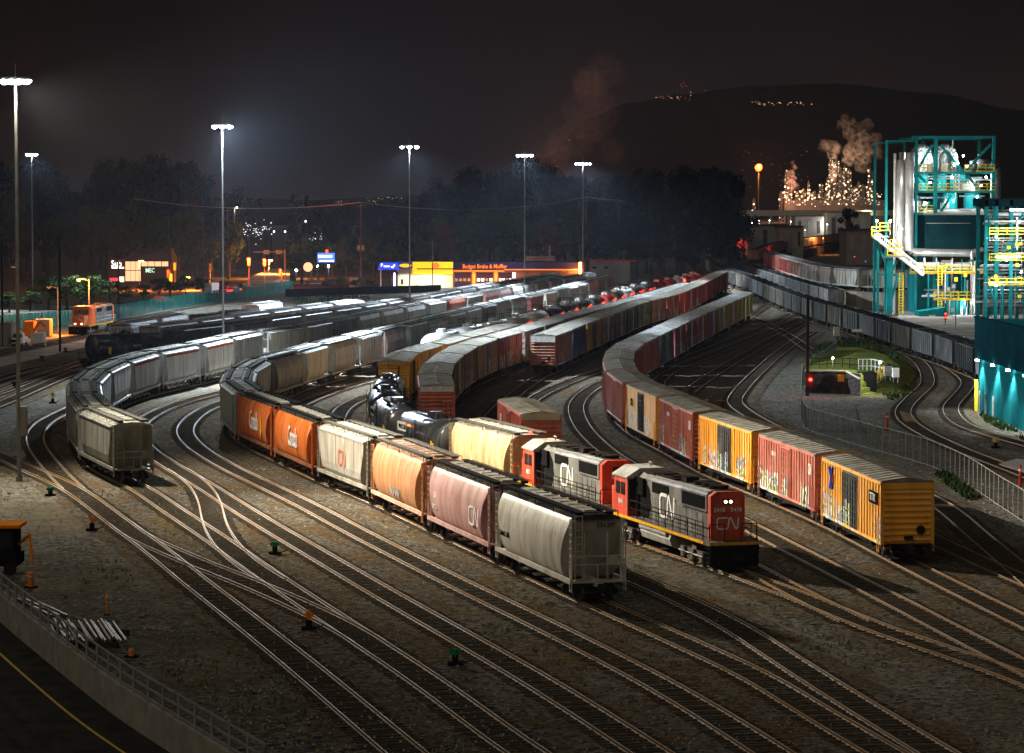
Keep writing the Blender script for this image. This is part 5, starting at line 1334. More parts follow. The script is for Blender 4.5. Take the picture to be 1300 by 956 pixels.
g = G(1101, 500); root = empty('cutting_box', (g.x, g.y, 0), 'solid black box for the dark opening of the cutting beside the yellow stairs', 'portal')
m = MB(); m.box(-.95, .95, -.6, 1.6, 0, 2.3); link('wall', m.mesh('wall', 'black_plate'), root)  # the opening's darkness is put in as solid black boxes
m = MB(); m.box(-1.9, -.95, .3, 1.6, 0, 2.0); link('wing_wall', m.mesh('wing_wall', 'black_plate'), root)
g = G(1112, 497); root = empty('stairs', (g.x, g.y, 0), 'short flight of steps with yellow railings beside the cutting', 'stairs')
m = MB()
for i in range(8): m.box(-.9 + .2 * i, -.7 + .2 * i, -.5, .5, .2 * i, .2 * (i + 1))
link('steps', m.mesh('steps', 'concrete'), root)
for y in (-.55, .55):
    m = MB()
    for i in range(6): m.bar((-.9 + .33 * i, y, .33 * i), (-.9 + .33 * i, y, .33 * i + 1.1), .035, 5)
    for e in (.35, .72, 1.1): m.bar((-.9, y, e), (.75, y, 1.65 + e), .035, 5)
    link('railing', m.mesh('railing', 'yellow_paint'), root)
# railings and boxes on the mound
def railing(px, z, h, label, mat='galvanised', r=.045):
    P = [G(a, b_, z) for a, b_ in px]; root = empty('railing', P[0], label, 'railing')
    m = MB()
    for e in (h, h * .5): m.tube([p - P[0] + Vector((0, 0, e)) for p in P], r, 5)
    link('rails', m.mesh('rails', mat), root)
    for a, b_ in zip(P, P[1:]):
        for k in range(3):
            p = a + (b_ - a) * k / 3 - P[0]; link('post', MB().bar(p, p + Vector((0, 0, h)), r, 5).mesh('post', mat), root)
railing([(1030, 470), (1060, 469), (1088, 470)], 1.9, 1.3, 'dark railing on top of the stone wall', 'dark_pole')
railing([(1090, 473), (1106, 473), (1121, 476)], 1.6, 1.5, 'white railing on the mound beside the relay boxes', 'white_paint')
def cabinet(px, py, z, w_, h, label, mat='white_paint', leg=.6):
    g = G(px, py, z); root = empty('relay_cabinet', g, label, 'cabinet')
    link('box', MB().box(-w_ / 2, w_ / 2, -.3, .3, leg, leg + h).mesh('box', mat), root)
    link('lid', MB().box(-w_ / 2 - .05, w_ / 2 + .05, -.35, .35, leg + h, leg + h + .06).mesh('lid', mat), root)
    for s_ in (-1, 1): link('leg', MB().bar((s_ * w_ * .35, 0, 0), (s_ * w_ * .35, 0, leg), .05, 5).mesh('leg', 'galvanised'), root)
cabinet(1127, 484, 1.0, .8, 1.0, 'pale grey relay cabinet on the mound, left of its twin', 'galvanised')
cabinet(1137, 486, 1.0, .7, .95, 'white relay cabinet on the mound, right of its twin')
cabinet(1062, 428, 0, .9, 1.3, 'white relay cabinet beyond the grey slatted fence', 'white_paint', .2)
g = G(1088, 441); root = empty('sign', (g.x, g.y, 0), 'blank white board on a thin post beside the coal train', 'sign')
link('post', MB().bar((0, 0, 0), (0, 0, 2.3), .05, 6).mesh('post', 'galvanised'), root); link('board', MB().box(-.75, .75, -.05, 0.0, 2.2, 2.6).mesh('board', 'white_paint'), root)
for px_, py_, lb in ((1057, 468.5, 'small white lamp on the railing above the stone wall'), (1117, 474, 'small white lamp at the corner of the white railing')):
    g = G(px_, py_, 2.4); root = empty('lamp', (g.x, g.y, 1.6), lb, 'lamp')
    link('post', MB().bar((0, 0, 0), (0, 0, 1.9), .04, 6).mesh('post', 'dark_pole'), root); link('bulb', MB().ball((0, -.1, 2.0), .12).mesh('bulb', 'lamp_small'), root)
    light('lamp_light', 'POINT', (0, -.4, 2.1), 1500, (1, .97, .9), root, shadow_soft_size=.15)
# level crossing slab between the right-hand tracks
m = MB(); q4 = [G(a, b_) for a, b_ in [(1290, 585), (1340, 590), (1330, 612), (1268, 592)]]
struct(link('crossing', m.poly([(p.x, p.y) for p in q4], .0, .19).mesh('crossing', 'concrete')), 'paved crossing at the right edge')
for a0, a1, nm in (([(1142, 524), (1159, 528), (1166, 538), (1148, 537)], 0, 'timber crossing'),):
    struct(link('crossing', MB().poly([(G(*p).x, G(*p).y) for p in a0], .0, .17).mesh('crossing', 'rust_deck')), 'brown timber crossing in the bend')

# loose stones and thin weeds over the near ground
q = random.Random(12); m = MB(); mw = MB()
for k in range(9000):
    px = q.uniform(-20, 1320); py = 500 + 470 * q.random() ** .7
    if px < 330 and py > 700 + (px * .75): continue
    p = G(px, py); s_ = q.uniform(.03, .085)
    if k % 3:
        m.add([(p.x - s_, p.y, .02), (p.x, p.y - s_, .02), (p.x + s_, p.y, .02), (p.x, p.y + s_, .02), (p.x + q.uniform(-.03, .03), p.y, .02 + s_ * 1.3)], [(0, 1, 4), (1, 2, 4), (2, 3, 4), (3, 0, 4)])
    elif noise.noise((p.x * .12, p.y * .05, 3)) > .05:
        for j in range(4):
            a = q.uniform(0, 6.28); h_ = q.uniform(.08, .26); x = p.x + q.gauss(0, .15); y = p.y + q.gauss(0, .15)
            mw.add([(x - .05 * math.cos(a), y - .05 * math.sin(a), 0), (x + .05 * math.cos(a), y + .05 * math.sin(a), 0), (x + .08 * math.sin(a), y, h_)], [(0, 1, 2)])
o = link('loose_stones', m.mesh('loose_stones', 'pale_lot')); o['kind'] = 'stuff'; tag(o, 'loose pale stones scattered between the tracks', 'stones')
o = link('weeds', mw.mesh('weeds', 'grass_mat')); o['kind'] = 'stuff'; tag(o, 'thin weeds growing between the tracks', 'weeds')
# ================================================================ trees
def tree_meshes(kind, seed):
    q = random.Random(seed); T = MB(); C_ = MB(); H = 12.0
    def leaf(c, s_):
        a = Vector((q.gauss(0, 1), q.gauss(0, 1), q.gauss(0, 1))).normalized(); b_ = a.orthogonal().normalized(); c2 = a.cross(b_)
        k = q.uniform(.5, 1.2) * s_
        C_.add([c + b_ * k, c + c2 * k * .7, c - b_ * k, c - c2 * k * .7], [(0, 1, 2, 3)])
    if kind == 'conifer':
        T.bar((0, 0, 0), (0, 0, H * .97), .22, 8, r2=.03)
        for i in range(34):
            z = H * (.12 + .86 * i / 34); rr = 2.3 * (1 - i / 35) ** .8 * q.uniform(.75, 1.1)
            for j in range(7):
                t = q.uniform(0, 6.28); e = Vector((math.cos(t) * rr, math.sin(t) * rr, z - rr * .22)); s0 = Vector((0, 0, z))
                T.bar(s0, e, .03, 3, r2=.01, cap=False)
                for k in range(13): leaf(s0 + (e - s0) * q.uniform(.15, 1.05) + Vector((q.gauss(0, .1), q.gauss(0, .1), q.gauss(0, .14))), .21)
    else:
        T.bar((0, 0, 0), (.1, 0, H * .36), .28, 8, r2=.2); top = Vector((.1, 0, H * .36))
        lobes = []
        nl = 16
        for i in range(nl):
            t = q.uniform(0, 6.28); rr = q.uniform(.6, 3.1); z = H * q.uniform(.36, .93); rr *= math.sin(math.pi * min(1, max(.12, (z / H - .18) / .85))) ** .6
            e = Vector((math.cos(t) * rr, math.sin(t) * rr, z)); T.bar(top + Vector((0, 0, q.uniform(-.8, 1.5))), e, .09, 4, r2=.02, cap=False); lobes.append((e, q.uniform(.8, 1.5)))
        for c, r_ in lobes:
            for k in range(190):
                v = Vector((q.gauss(0, 1), q.gauss(0, 1), q.gauss(0, .8))).normalized() * r_ * q.uniform(.45, 1.08)
                leaf(c + v, .23)
    return T, C_
TV = {}
for kd, sd in (('broad', 1), ('broad', 2), ('broad', 3), ('conifer', 4), ('conifer', 5)):
    T, C_ = tree_meshes(kd, sd)
    for lm in ('leaves_dark', 'leaves_green', 'leaves_autumn'):
        TV.setdefault((kd, lm), []).append((T.mesh('trunk', 'bark'), C_.mesh('crown', lm)))
def tree(kind, lm, x, y, z, h, w_, label, group, q):
    T, C_ = q.choice(TV[(kind, lm)]); root = empty('conifer' if kind == 'conifer' else 'tree', (x, y, z), label, 'tree', group, q.uniform(0, 6.28))
    s_ = h / 12.0; root.scale = (s_ * w_, s_ * w_, s_)
    link('trunk', T, root); link('crown', C_, root)
prof = [(-60, 215), (0, 205), (60, 204), (100, 212), (130, 200), (190, 196), (235, 200), (262, 222), (300, 243), (335, 255), (352, 268), (372, 246), (405, 240), (428, 258), (455, 258), (490, 252), (530, 246), (560, 228), (590, 214), (640, 208), (668, 190), (690, 205), (710, 226), (740, 218), (775, 214), (815, 215), (850, 218), (868, 208), (900, 205), (925, 214), (940, 236), (955, 262)]
def profy(x):
    for (a, ya), (b_, yb) in zip(prof, prof[1:]):
        if a <= x <= b_: return ya + (yb - ya) * (x - a) / (b_ - a)
    return 230
q = random.Random(21); i = 0; x = -50
while x < 945:
    if not (330 < x < 362):
        D = q.uniform(790, 880) if x < 900 else 820
        h = W(x, profy(x) + q.uniform(-3, 5), D).z
        kd = 'conifer' if (q.random() < .12 and x < 700 or 365 < x < 410) else 'broad'
        where = 'left of the crossroads' if x < 320 else ('behind the two shops' if x < 740 else 'beyond the ends of the boxcar rows')
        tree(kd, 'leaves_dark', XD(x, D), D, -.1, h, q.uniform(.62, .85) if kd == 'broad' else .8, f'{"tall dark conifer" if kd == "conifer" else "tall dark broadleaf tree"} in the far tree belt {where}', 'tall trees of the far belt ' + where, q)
    x += q.uniform(13, 22); i += 1
x = -40
while x < 935:
    if not (300 < x < 372):
        D = q.uniform(715, 770); py = profy(x) + q.uniform(40, 75)
        h = W(x, py, D).z
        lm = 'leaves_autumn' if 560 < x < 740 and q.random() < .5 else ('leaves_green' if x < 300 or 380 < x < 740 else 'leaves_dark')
        where = 'left of the crossroads' if x < 320 else ('behind the two shops' if x < 740 else 'beyond the ends of the boxcar rows')
        col_ = {'leaves_autumn': 'reddish', 'leaves_green': 'green', 'leaves_dark': 'dark'}[lm]
        tree('broad', lm, XD(x, D), D, -.1, h, q.uniform(.8, 1.1), f'{col_} mid-height tree in front of the tall belt {where}', f'{col_} lower trees {where}', q)
    x += q.uniform(15, 24)
for px, top, D in [(12, 372, 515), (38, 368, 520), (62, 350, 530), (86, 344, 528), (104, 345, 535), (120, 352, 520), (140, 354, 560), (158, 362, 560), (182, 360, 575), (202, 352, 590), (216, 354, 590), (236, 350, 600), (258, 352, 610), (285, 356, 620)]:
    h = W(px, top, D).z; tree('broad', 'leaves_green', XD(px, D), D, -.1, h, 2.1, 'bushy green street tree behind the green fence', 'street trees behind the green fence', q)
for px, top, D in [(383, 305, 690), (395, 300, 700), (430, 348, 650), (452, 350, 640), (470, 352, 655), (415, 352, 640)]:
    h = W(px, top, D).z; tree('broad', 'leaves_green', XD(px, D), D, -.1, h, 1.7, 'green tree between the crossroads and the lit shop', 'trees left of the lit shop', q)
for px, top, D in [(905, 250, 900), (1078, 262, 1200), (1084, 285, 1150), (925, 300, 760), (880, 300, 740)]:
    h = W(px, top, D).z; tree('broad', 'leaves_dark', XD(px, D), D, -.1, h, 1.0, 'dark tree standing near the overpass', 'dark trees near the overpass', q)
# ================================================================ green fence and street behind it
fence([(-30, 423), (0, 421), (60, 416), (124, 410), (190, 398), (250, 388), (310, 379), (372, 371)], 2.6, 'long green slatted fence between the yard and the street', 'green_fence', 3.0, 'slat', slat=1.0)
m = MB(); q4 = [G(-30, 414), G(124, 403), G(250, 384), G(375, 368), G(480, 366), G(480, 361), G(375, 360), G(250, 372), G(124, 388), G(-30, 400)]
struct(link('street', m.poly([(p.x, p.y) for p in q4], -.02, .03).mesh('street', 'asphalt')), 'street behind the green fence')
hr = [(G(300, 366), G(368, 362)), (W(322, 350, 720), W(368, 350, 720)), (W(345, 341, 780), W(368, 343, 780))]
m = MB(); vs = [p for a in hr for p in a]; m.add(vs, [(0, 1, 3, 2), (2, 3, 5, 4)])
m.add([v - Vector((0, 0, 8)) for v in vs], [(0, 2, 3, 1), (2, 4, 5, 3)])
struct(link('hill_road', m.mesh('hill_road', 'pale_lot')), 'street climbing away, lit orange')
def street_lamp(px, py, D, label, mat, P_, col, arm=-1.6, r=.09, polemat='pole_steel'):
    p = W(px, py, D); root = empty('street_lamp', (p.x - arm, p.y, 0), label, 'street lamp')
    m = MB(); m.bar((0, 0, 0), (0, 0, p.z + .1), r, 8, r2=r * .7); m.tube([(0, 0, p.z - .2), (arm * .5, 0, p.z + .12), (arm, 0, p.z + .1)], r * .5, 6)
    link('pole', m.mesh('pole', polemat), root)
    m = MB(); m.box(arm - .35, arm + .3, -.18, .18, p.z - .03, p.z + .12); h_ = link('lamp_head', m.mesh('lamp_head', 'pole_steel'), root)
    link('bulb', MB().ball((arm, 0, p.z - .1), .2, sz=.6).mesh('bulb', mat), h_)
    if P_: light('street_light', 'POINT', (arm, -.1, p.z - .45), P_, col, root, shadow_soft_size=.3)
SOD = (1.0, .30, .05)
street_lamp(100, 355, 428, 'street lamp glowing orange above the orange locomotive', 'lamp_sodium', 30000, SOD)
street_lamp(181, 331, 640, 'orange street lamp in front of the lit shop window', 'lamp_sodium', 34000, SOD, .8)
street_lamp(240, 352, 640, 'orange street lamp hidden among the street trees', 'lamp_sodium', 34000, SOD, .8)
street_lamp(345, 330, 735, 'orange street lamp over the climbing street', 'lamp_sodium', 70000, SOD, .8)
street_lamp(301, 263, 820, 'small warm lamp in front of the tall trees', 'lamp_small', 2500, (1, .8, .5), .8)
street_lamp(14, 372, 470, 'unlit-looking grey street lamp at the far left', 'galvanised', 0, None, 1.6)
street_lamp(62, 365, 440, 'unlit grey street lamp on a dark pole left of the locomotive', 'galvanised', 0, None, -1.4)
for px, y0, y1, r_, lb in [(75, 298, 447, .17, 'dark wooden pole standing on the pale lot'), (150, 286, 404, .16, 'dark wooden pole in front of the shop sign'), (2, 300, 440, .16, 'wooden pole at the far left edge'), (458, 256, 366, .2, 'utility pole with a transformer left of the yellow shop'), (549, 304, 366, .15, 'short pole in front of the yellow shop wall'), (613, 325, 360, .12, 'thin pole in front of the garage sign'), (744, 250, 352, .2, 'wooden pole just behind the rightmost mast'), (785, 252, 348, .17, 'pale-banded wooden pole right of the grey building'), (778, 284, 348, .12, 'short wooden pole beside the pale-banded one'), (289, 262, 372, .15, 'dark pole beside the traffic signals'), (214, 275, 372, .15, 'wooden pole behind the lit shop front'), (258, 275, 375, .15, 'wooden pole right of the lit shop front')]:
    D = F * HC / (y1 - HOR) if y1 > 350 else 780
    D = min(D, 800); p = W(px, y0, D); root = empty('utility_pole', (p.x, D, 0), lb, 'utility pole')
    link('pole', MB().bar((0, 0, 0), (0, 0, p.z), r_, 8, r2=r_ * .7).mesh('pole', 'wood_pole' if px > 150 else 'dark_pole'), root)
    link('crossarm', MB().box(-1.1, 1.1, -.06, .06, p.z - 1.0, p.z - .85).mesh('crossarm', 'wood_pole'), root)
    if px == 458: link('transformer', MB().bar((-.45, 0, p.z - 11.6), (-.45, 0, p.z - 10.4), .32, 10).bar((.5, 0, p.z - 11.6), (.5, 0, p.z - 10.4), .32, 10).mesh('transformer', 'galvanised'), root)
def wire(pts, label):
    m = MB(); P = [W(*p) for p in pts]
    for a, b_ in zip(P, P[1:]):
        n = 10; L = (b_ - a).length; c = [a + (b_ - a) * (k / n) - P[0] - Vector((0, 0, L * .02 * 4 * (k / n) * (1 - k / n))) for k in range(n + 1)]
        m.tube(c, .07, 4)
    tag(link('overhead_wire', m.mesh('overhead_wire', 'galvanised'), None, P[0]), label, 'wire')
wire([(170, 252, 740), (458, 257, 663), (744, 250, 780), (785, 254, 783), (900, 266, 850)], 'long pale overhead wire crossing in front of the trees')
# ================================================================ things on the pale lot by the orange locomotive
m = MB(); q4 = [G(-60, 480), G(0, 466), (G(60, 452)), G(112, 440), G(113, 428), G(60, 424), G(-60, 430)]
struct(link('paved_lot', m.poly([(p.x, p.y) for p in q4], -.02, .028).mesh('paved_lot', 'pale_lot')), 'pale paved lot lit orange at the left')
def crate(px, py, w_, d_, h, mat, label, name='container', cat='container', rz=0.0):
    g = G(px, py); root = empty(name, (g.x, g.y, 0), label, cat, rz=rz)
    m = MB(); m.box(-w_ / 2, w_ / 2, 0, d_, .1, h)
    for k in range(int(w_ / .4)): m.box(-w_ / 2 + .4 * k, -w_ / 2 + .4 * k + .15, -.05, 0, .2, h - .1)
    link('box', m.mesh('box', mat), root); link('door', MB().box(-w_ * .3, w_ * .3, -.08, -.05, .2, h - .3).mesh('door', mat), root)
    return root
crate(4, 440, 2.4, 4, 3.4, 'grey_wall', 'pale shed with an orange-lit top at the left edge', 'shed', 'shed')
crate(36, 430, 1.6, 3, 2.6, 'orange_paint', 'orange container beside the slim mast')
crate(53, 428, 2.4, 3, 2.7, 'beige_wall', 'pale ribbed container right of the orange one')
g = G(19, 440); root = empty('pickup_truck', (g.x, g.y, 0), 'white pickup truck parked nose-on beside the shed', 'pickup truck')
m = MB(); m.loft([[(-.95, 0, .45), (.95, 0, .45), (.95, 0, 1.15), (-.95, 0, 1.15)], [(-.95, 5.2, .45), (.95, 5.2, .45), (.95, 5.2, 1.2), (-.95, 5.2, 1.2)]]); m.loft([[(-.9, 1.3, 1.15), (.9, 1.3, 1.15), (.9, 3.6, 1.15), (-.9, 3.6, 1.15)], [(-.72, 1.9, 1.85), (.72, 1.9, 1.85), (.72, 3.3, 1.85), (-.72, 3.3, 1.85)]])
link('body', m.mesh('body', 'white_paint'), root); link('windscreen', MB().add([(-.8, 1.33, 1.2), (.8, 1.33, 1.2), (.68, 1.8, 1.78), (-.68, 1.8, 1.78)], [(0, 1, 2, 3)]).mesh('windscreen', 'glass_dark'), root)
link('grille', MB().box(-.7, .7, -.04, 0, .6, 1.0).mesh('grille', 'black_plate'), root)
for x in (-.85, .85):
    link('headlight', MB().box(x - .1, x + .1, -.05, 0, .75, .95).mesh('headlight', 'galvanised'), root)
    for y in (.9, 4.2): link('wheel', MB().bar((x - .1, y, .38), (x + .1, y, .38), .38, 12).mesh('wheel', 'black_plate'), root)
g = G(49, 440); root = empty('crane_base', (g.x, g.y, 0), 'white and orange lifting machine beside the pale container', 'lifting machine')
link('body', MB().box(-1.0, .9, -.8, 1.2, .7, 2.0).mesh('body', 'white_paint'), root); link('boom', MB().tube([(-.8, 0, 2.0), (.2, 0, 3.6), (1.1, 0, 2.8)], .22, 6).mesh('boom', 'orange_paint'), root)
for s_ in (-1, 1): link('leg', MB().bar((s_ * .8, 0, 1.2), (s_ * 1.1, -.4, 0), .18, 6).mesh('leg', 'white_paint'), root)
# ================================================================ shops
def lit_panel(name, x0, x1, y, z0, z1, mat, parent, d=.12): return link(name, MB().box(x0, x1, y - d, y, z0, z1).mesh(name, mat), parent)
# left shop
D = 716; X = lambda px: XD(px, D, 5); Z = lambda py: W(650, py, D).z
root = empty('shop', (0, D, 0), 'dark-roofed shop with a tall glowing window and lit white letters', 'shop')
m = MB(); m.box(X(157), X(216), .2, 14, 0, Z(331)); link('wall', m.mesh('wall', 'far_wall'), root)
m = MB(); m.loft([[(X(155), -.6, Z(332)), (X(218), -.6, Z(332)), (X(218), 14, Z(332)), (X(155), 14, Z(332))], [(X(166), 3, Z(319)), (X(214), 3, Z(316)), (X(214), 10, Z(316)), (X(166), 10, Z(319))]]); link('roof', m.mesh('roof', 'far_wall'), root)
for k in range(3): 
    wn = lit_panel('window', X(159 + 6.6 * k), X(165 + 6.6 * k), .2, Z(357), Z(331.5), 'lit_window', root)
for k in range(4): lit_panel('window', X(179.5 + 8.7 * k), X(187.2 + 8.7 * k), .2, Z(338), Z(331.5), 'lit_window', root)
link('lettering', text_mesh('MEC', 1.6, 'lit_green', lambda u, v, w: (X(190.5) + u, -.1 - w, Z(343.5) + v), sx=.75), root)
link('mullion', MB().box(X(159), X(179), .02, .06, Z(344), Z(343)).mesh('mullion', 'far_wall'), root)
D2 = 690; p = W(148, 362, D2); root = empty('sign_pylon', (p.x, D2, 0), 'tall sign pylon with white letters above pink and green panels', 'sign')
zz = lambda py: W(148, py, D2).z
link('frame', MB().box(-1.9, 2.2, 0, .4, 0, zz(328)).mesh('frame', 'far_wall'), root)
link('lettering', text_mesh('Sub', 2.2, 'lit_white', lambda u, v, w: (u, -.02 - w, zz(335) + v), sx=.85), root)
link('panel', MB().box(-1.2, 1.9, -.06, 0, zz(340.8), zz(339)).mesh('panel', 'lit_white'), root)
link('panel', MB().box(-1.7, .3, -.06, 0, zz(357), zz(353)).mesh('panel', 'lit_pink'), root)
link('panel', MB().box(.6, 1.9, -.06, 0, zz(358), zz(351)).mesh('panel', 'lit_green'), root)
# yellow-banded shop
D = 662; X = lambda px: XD(px, D, 3)
root = empty('shop', (0, D, 0), 'white shop with a glowing yellow band and a blue corner canopy', 'shop')
m = MB(); m.box(X(504), X(575), .1, 12, 0, Z(334) if False else W(650, 334, D).z); link('wall', m.mesh('wall', 'beige_wall'), root)
Z = lambda py: W(650, py, D).z
m = MB(); m.box(X(524), X(575), -.6, .1, Z(348), Z(332.5)); link('fascia', m.mesh('fascia', 'lit_yellow'), root)
m = MB(); m.box(X(529), X(575.2), -.66, -.6, Z(342), Z(340.6)); link('stripe', m.mesh('stripe', 'purple_panel'), root)
m = MB(); m.loft([[(X(480), -3.0, Z(342)), (X(506), -3.0, Z(342)), (X(506), 2, Z(342)), (X(480), 2, Z(342))], [(X(483), -3.0, Z(333.5)), (X(506), -3.0, Z(333.5)), (X(506), 2, Z(333.5)), (X(483), 2, Z(333.5))]]); cn = link('canopy', m.mesh('canopy', 'lit_blue'), root)
link('lettering', text_mesh('P', 1.1, 'lit_white', lambda u, v, w: (X(485.5) + u, -3.02 - w, Z(336.5) + v)), cn); link('check_mark', MB().bar((X(497.5), -3.05, Z(338)), (X(499), -3.05, Z(339.5)), .15, 4).bar((X(499), -3.05, Z(339.5)), (X(502), -3.05, Z(335.5)), .17, 4).mesh('check_mark', 'lit_white'), cn); link('name_bar', MB().box(X(488), X(495.5), -3.06, -3.0, Z(338.6), Z(337)).mesh('name_bar', 'lit_white'), cn)
m = MB(); m.box(X(506), X(524), -1.2, .1, Z(340.5), Z(333)); link('fascia', m.mesh('fascia', 'blue_panel'), root)
link('sign_oval', MB().loft([[(X(515) + 1.5 * math.cos(t * .45), y, Z(337) + .45 * math.sin(t * .45)) for t in range(14)] for y in (-1.3, -1.2)]).mesh('sign_oval', 'lit_yellow'), root)
link('emblem', MB().loft([[(X(553) + 1.0 * math.cos(t * .45), y, Z(337.2) + .75 * math.sin(t * .45)) for t in range(14)] for y in (-.72, -.6)]).mesh('emblem', 'lit_orange'), root)
for px_ in (484,): link('post', MB().bar((X(px_), -2.6, 0), (X(px_), -2.6, Z(342)), .14, 8).mesh('post', 'white_paint'), root)
link('door', MB().box(X(497), X(505), -.9, .1, 0, Z(345)).mesh('door', 'purple_panel'), root); link('door_panel', MB().box(X(500), X(502), -.95, -.9, .2, Z(346)).mesh('door_panel', 'lit_white'), root)
link('window', MB().box(X(509), X(512), .02, .1, .8, 2.0).mesh('window', 'glass_dark'), root)
link('counter', MB().box(X(532), X(542), -.8, .1, 0, Z(352)).mesh('counter', 'white_paint'), root)
for px_, P_ in ((515, 900), (550, 1400)): light('shop_light', 'AREA', (X(px_), -2.4, Z(347)), P_, (1, .93, .75), root, shape='RECTANGLE', size=6, size_y=1)
# brake garage
root = empty('garage', (0, D, 0), 'low brake and muffler garage outlined in orange light', 'garage')
link('wall', MB().box(X(576), X(741), .2, 14, 0, Z(336)).mesh('wall', 'pink_wall'), root)
link('roof', MB().box(X(576), X(742), -.5, 14, Z(342), Z(333)).mesh('roof', 'purple_panel'), root)
link('lettering', text_mesh('Budget Brake & Muffler', 1.45, 'lit_orange', lambda u, v, w: (X(615.5) + u, -.52 - w, Z(338.3) + v), sx=.78), root)
m = MB(); m.box(X(576), X(640), -.45, -.3, Z(344.6), Z(343)); m.box(X(640), X(740), -.58, -.5, Z(342.8), Z(341.6)); link('light_strip', m.mesh('light_strip', 'lit_orange'), root)
for px_ in (601.5, 629.5): link('pillar', MB().box(X(px_ - 1.8), X(px_ + 1.8), -.4, .2, 0, Z(345)).mesh('pillar', 'lit_orange'), root)
for a, b_ in ((577, 598), (605, 626), (633, 650)):
    dr = link('door', MB().box(X(a), X(b_), .05, .2, 0, Z(346)).mesh('door', 'purple_panel'), root)
    for k in range(4):
        xa = a + (b_ - a) * (k + .15) / 4; xb = a + (b_ - a) * (k + .8) / 4
        link('pane', MB().box(X(xa), X(xb), .0, .05, Z(357), Z(353.5)).mesh('pane', 'lit_white' if (a > 600 and k != 2) else 'galvanised'), dr)
link('window', MB().box(X(686), X(722), .1, .2, Z(354), Z(344)).mesh('window', 'rust_deck'), root)
link('sign', MB().box(X(650.5), X(654.5), -.1, .2, Z(353), Z(346)).mesh('sign', 'lit_white'), root)
link('corner_lamp', MB().box(X(735), X(738), -.7, -.5, Z(350), Z(333)).mesh('corner_lamp', 'lamp_sodium'), root)
light('garage_light', 'POINT', (X(733), -2.5, Z(343)), 2500, (1, .35, .08), root, shadow_soft_size=.5)
light('garage_light', 'AREA', (X(615), -3, Z(343)), 2500, (1, .4, .1), root, shape='RECTANGLE', size=14, size_y=.5)
# grey building right
D3 = 690; root = empty('building', (0, D3, 0), 'small grey block with two dark windows right of the garage', 'building')
X3 = lambda px: XD(px, D3, 3); Z3 = lambda py: W(650, py, D3).z
link('wall', MB().box(X3(750), X3(800), 0, 10, 0, Z3(332)).mesh('wall', 'grey_wall'), root)
for a in (752, 767): link('window', MB().box(X3(a), X3(a + 5), -.08, 0, Z3(341), Z3(338.5)).mesh('window', 'glass_dark'), root)
link('roof_edge', MB().box(X3(749), X3(808), -.2, 10.2, Z3(332), Z3(331)).mesh('roof_edge', 'red_paint'), root)
root = empty('building', (XD(685, 705), 705, 0), 'white flat unit rising behind the garage roof', 'building')
link('wall', MB().box(-3.5, 4, 0, 5, 0, W(650, 325.5, 705).z).mesh('wall', 'pale_lot'), root); link('vent', MB().bar((2.6, 1, 5), (2.6, 1, W(650, 312, 705).z), .3, 8).mesh('vent', 'galvanised'), root)
# bank wall below the shops, shed and hut
a = G(362, 377); b_ = G(560, 371)
tag(link('retaining_wall', MB().loft([[(0, 0, 0), (0, .4, 0), (0, .4, 1.7), (0, 0, 1.7)], [(b_.x - a.x, b_.y - a.y, 0), (b_.x - a.x, b_.y - a.y + .4, 0), (b_.x - a.x, b_.y - a.y + .4, 1.7), (b_.x - a.x, b_.y - a.y, 1.7)]]).mesh('retaining_wall', 'black_plate'), None, a), 'long low dark wall below the yellow-banded shop', 'retaining wall')
g = G(449, 366); root = empty('hut', (g.x, g.y, 0), 'small pale hut beside the utility pole', 'hut')
link('wall', MB().box(-1.0, 1.0, 0, 2, 0, 2.4).mesh('wall', 'pale_lot'), root); link('roof', MB().box(-1.15, 1.15, -.15, 2.15, 2.4, 2.55).mesh('roof', 'pale_lot'), root); link('door', MB().box(-.3, .3, -.05, 0, 0, 2).mesh('door', 'grey_wall'), root)
# ================================================================ crossroads: signals, cars, screens
def signal(px, py, D, label, lit='lamp_red', head=True, P_=120):
    p = W(px, py, D); root = empty('traffic_light', (p.x, D, 0), label, 'traffic light')
    link('pole', MB().bar((0, .2, 0), (0, .2, p.z + .6), .1, 8).mesh('pole', 'pole_steel'), root)
    h_ = link('signal_head', MB().box(-.3, .3, -.25, .1, p.z - 1.3, p.z + .4).mesh('signal_head', 'yellow_paint'), root)
    if lit:
        link('signal_lamp', MB().bar((0, -.26, p.z), (0, -.38, p.z), .24, 10).mesh('signal_lamp', lit), h_)
        light('signal_light', 'POINT', (0, -.9, p.z), P_, (1, .02, .01), root, shadow_soft_size=.2)
signal(316, 330, 650, 'red traffic light, leftmost of the bright pair at the crossroads', P_=15000)
signal(336, 331, 660, 'red traffic light, rightmost of the bright pair at the crossroads', P_=15000)
signal(356, 344, 655, 'low red traffic light at the foot of the climbing street', P_=2500)
signal(357, 349, 690, 'second low red traffic light at the climbing street')
signal(214, 345, 640, 'red traffic light in front of the lit shop', P_=1500)
signal(217, 350, 650, 'small red traffic light just right of another by the shop')
signal(415, 319, 690, 'red traffic light above the blue screen')
signal(267, 337, 640, 'yellow signal housing with no lamp showing, between shop and crossroads', None)
signal(222, 336, 660, 'yellow signal housing near the shop corner with no lamp showing', None)
p = W(345, 320, 670); root = empty('sign_gantry', (p.x, 670, 0), 'white mast arm carrying signs over the crossroads', 'mast arm')
link('arm', MB().bar((-4.5, 0, p.z), (3.2, 0, p.z + .1), .12, 6).bar((3.2, 0, 0), (3.2, 0, p.z + .6), .16, 8).mesh('arm', 'galvanised'), root)
for x in (-2, 1.0): link('sign', MB().box(x, x + 1.4, -.1, 0, p.z - .5, p.z + .5).mesh('sign', 'galvanised'), root)
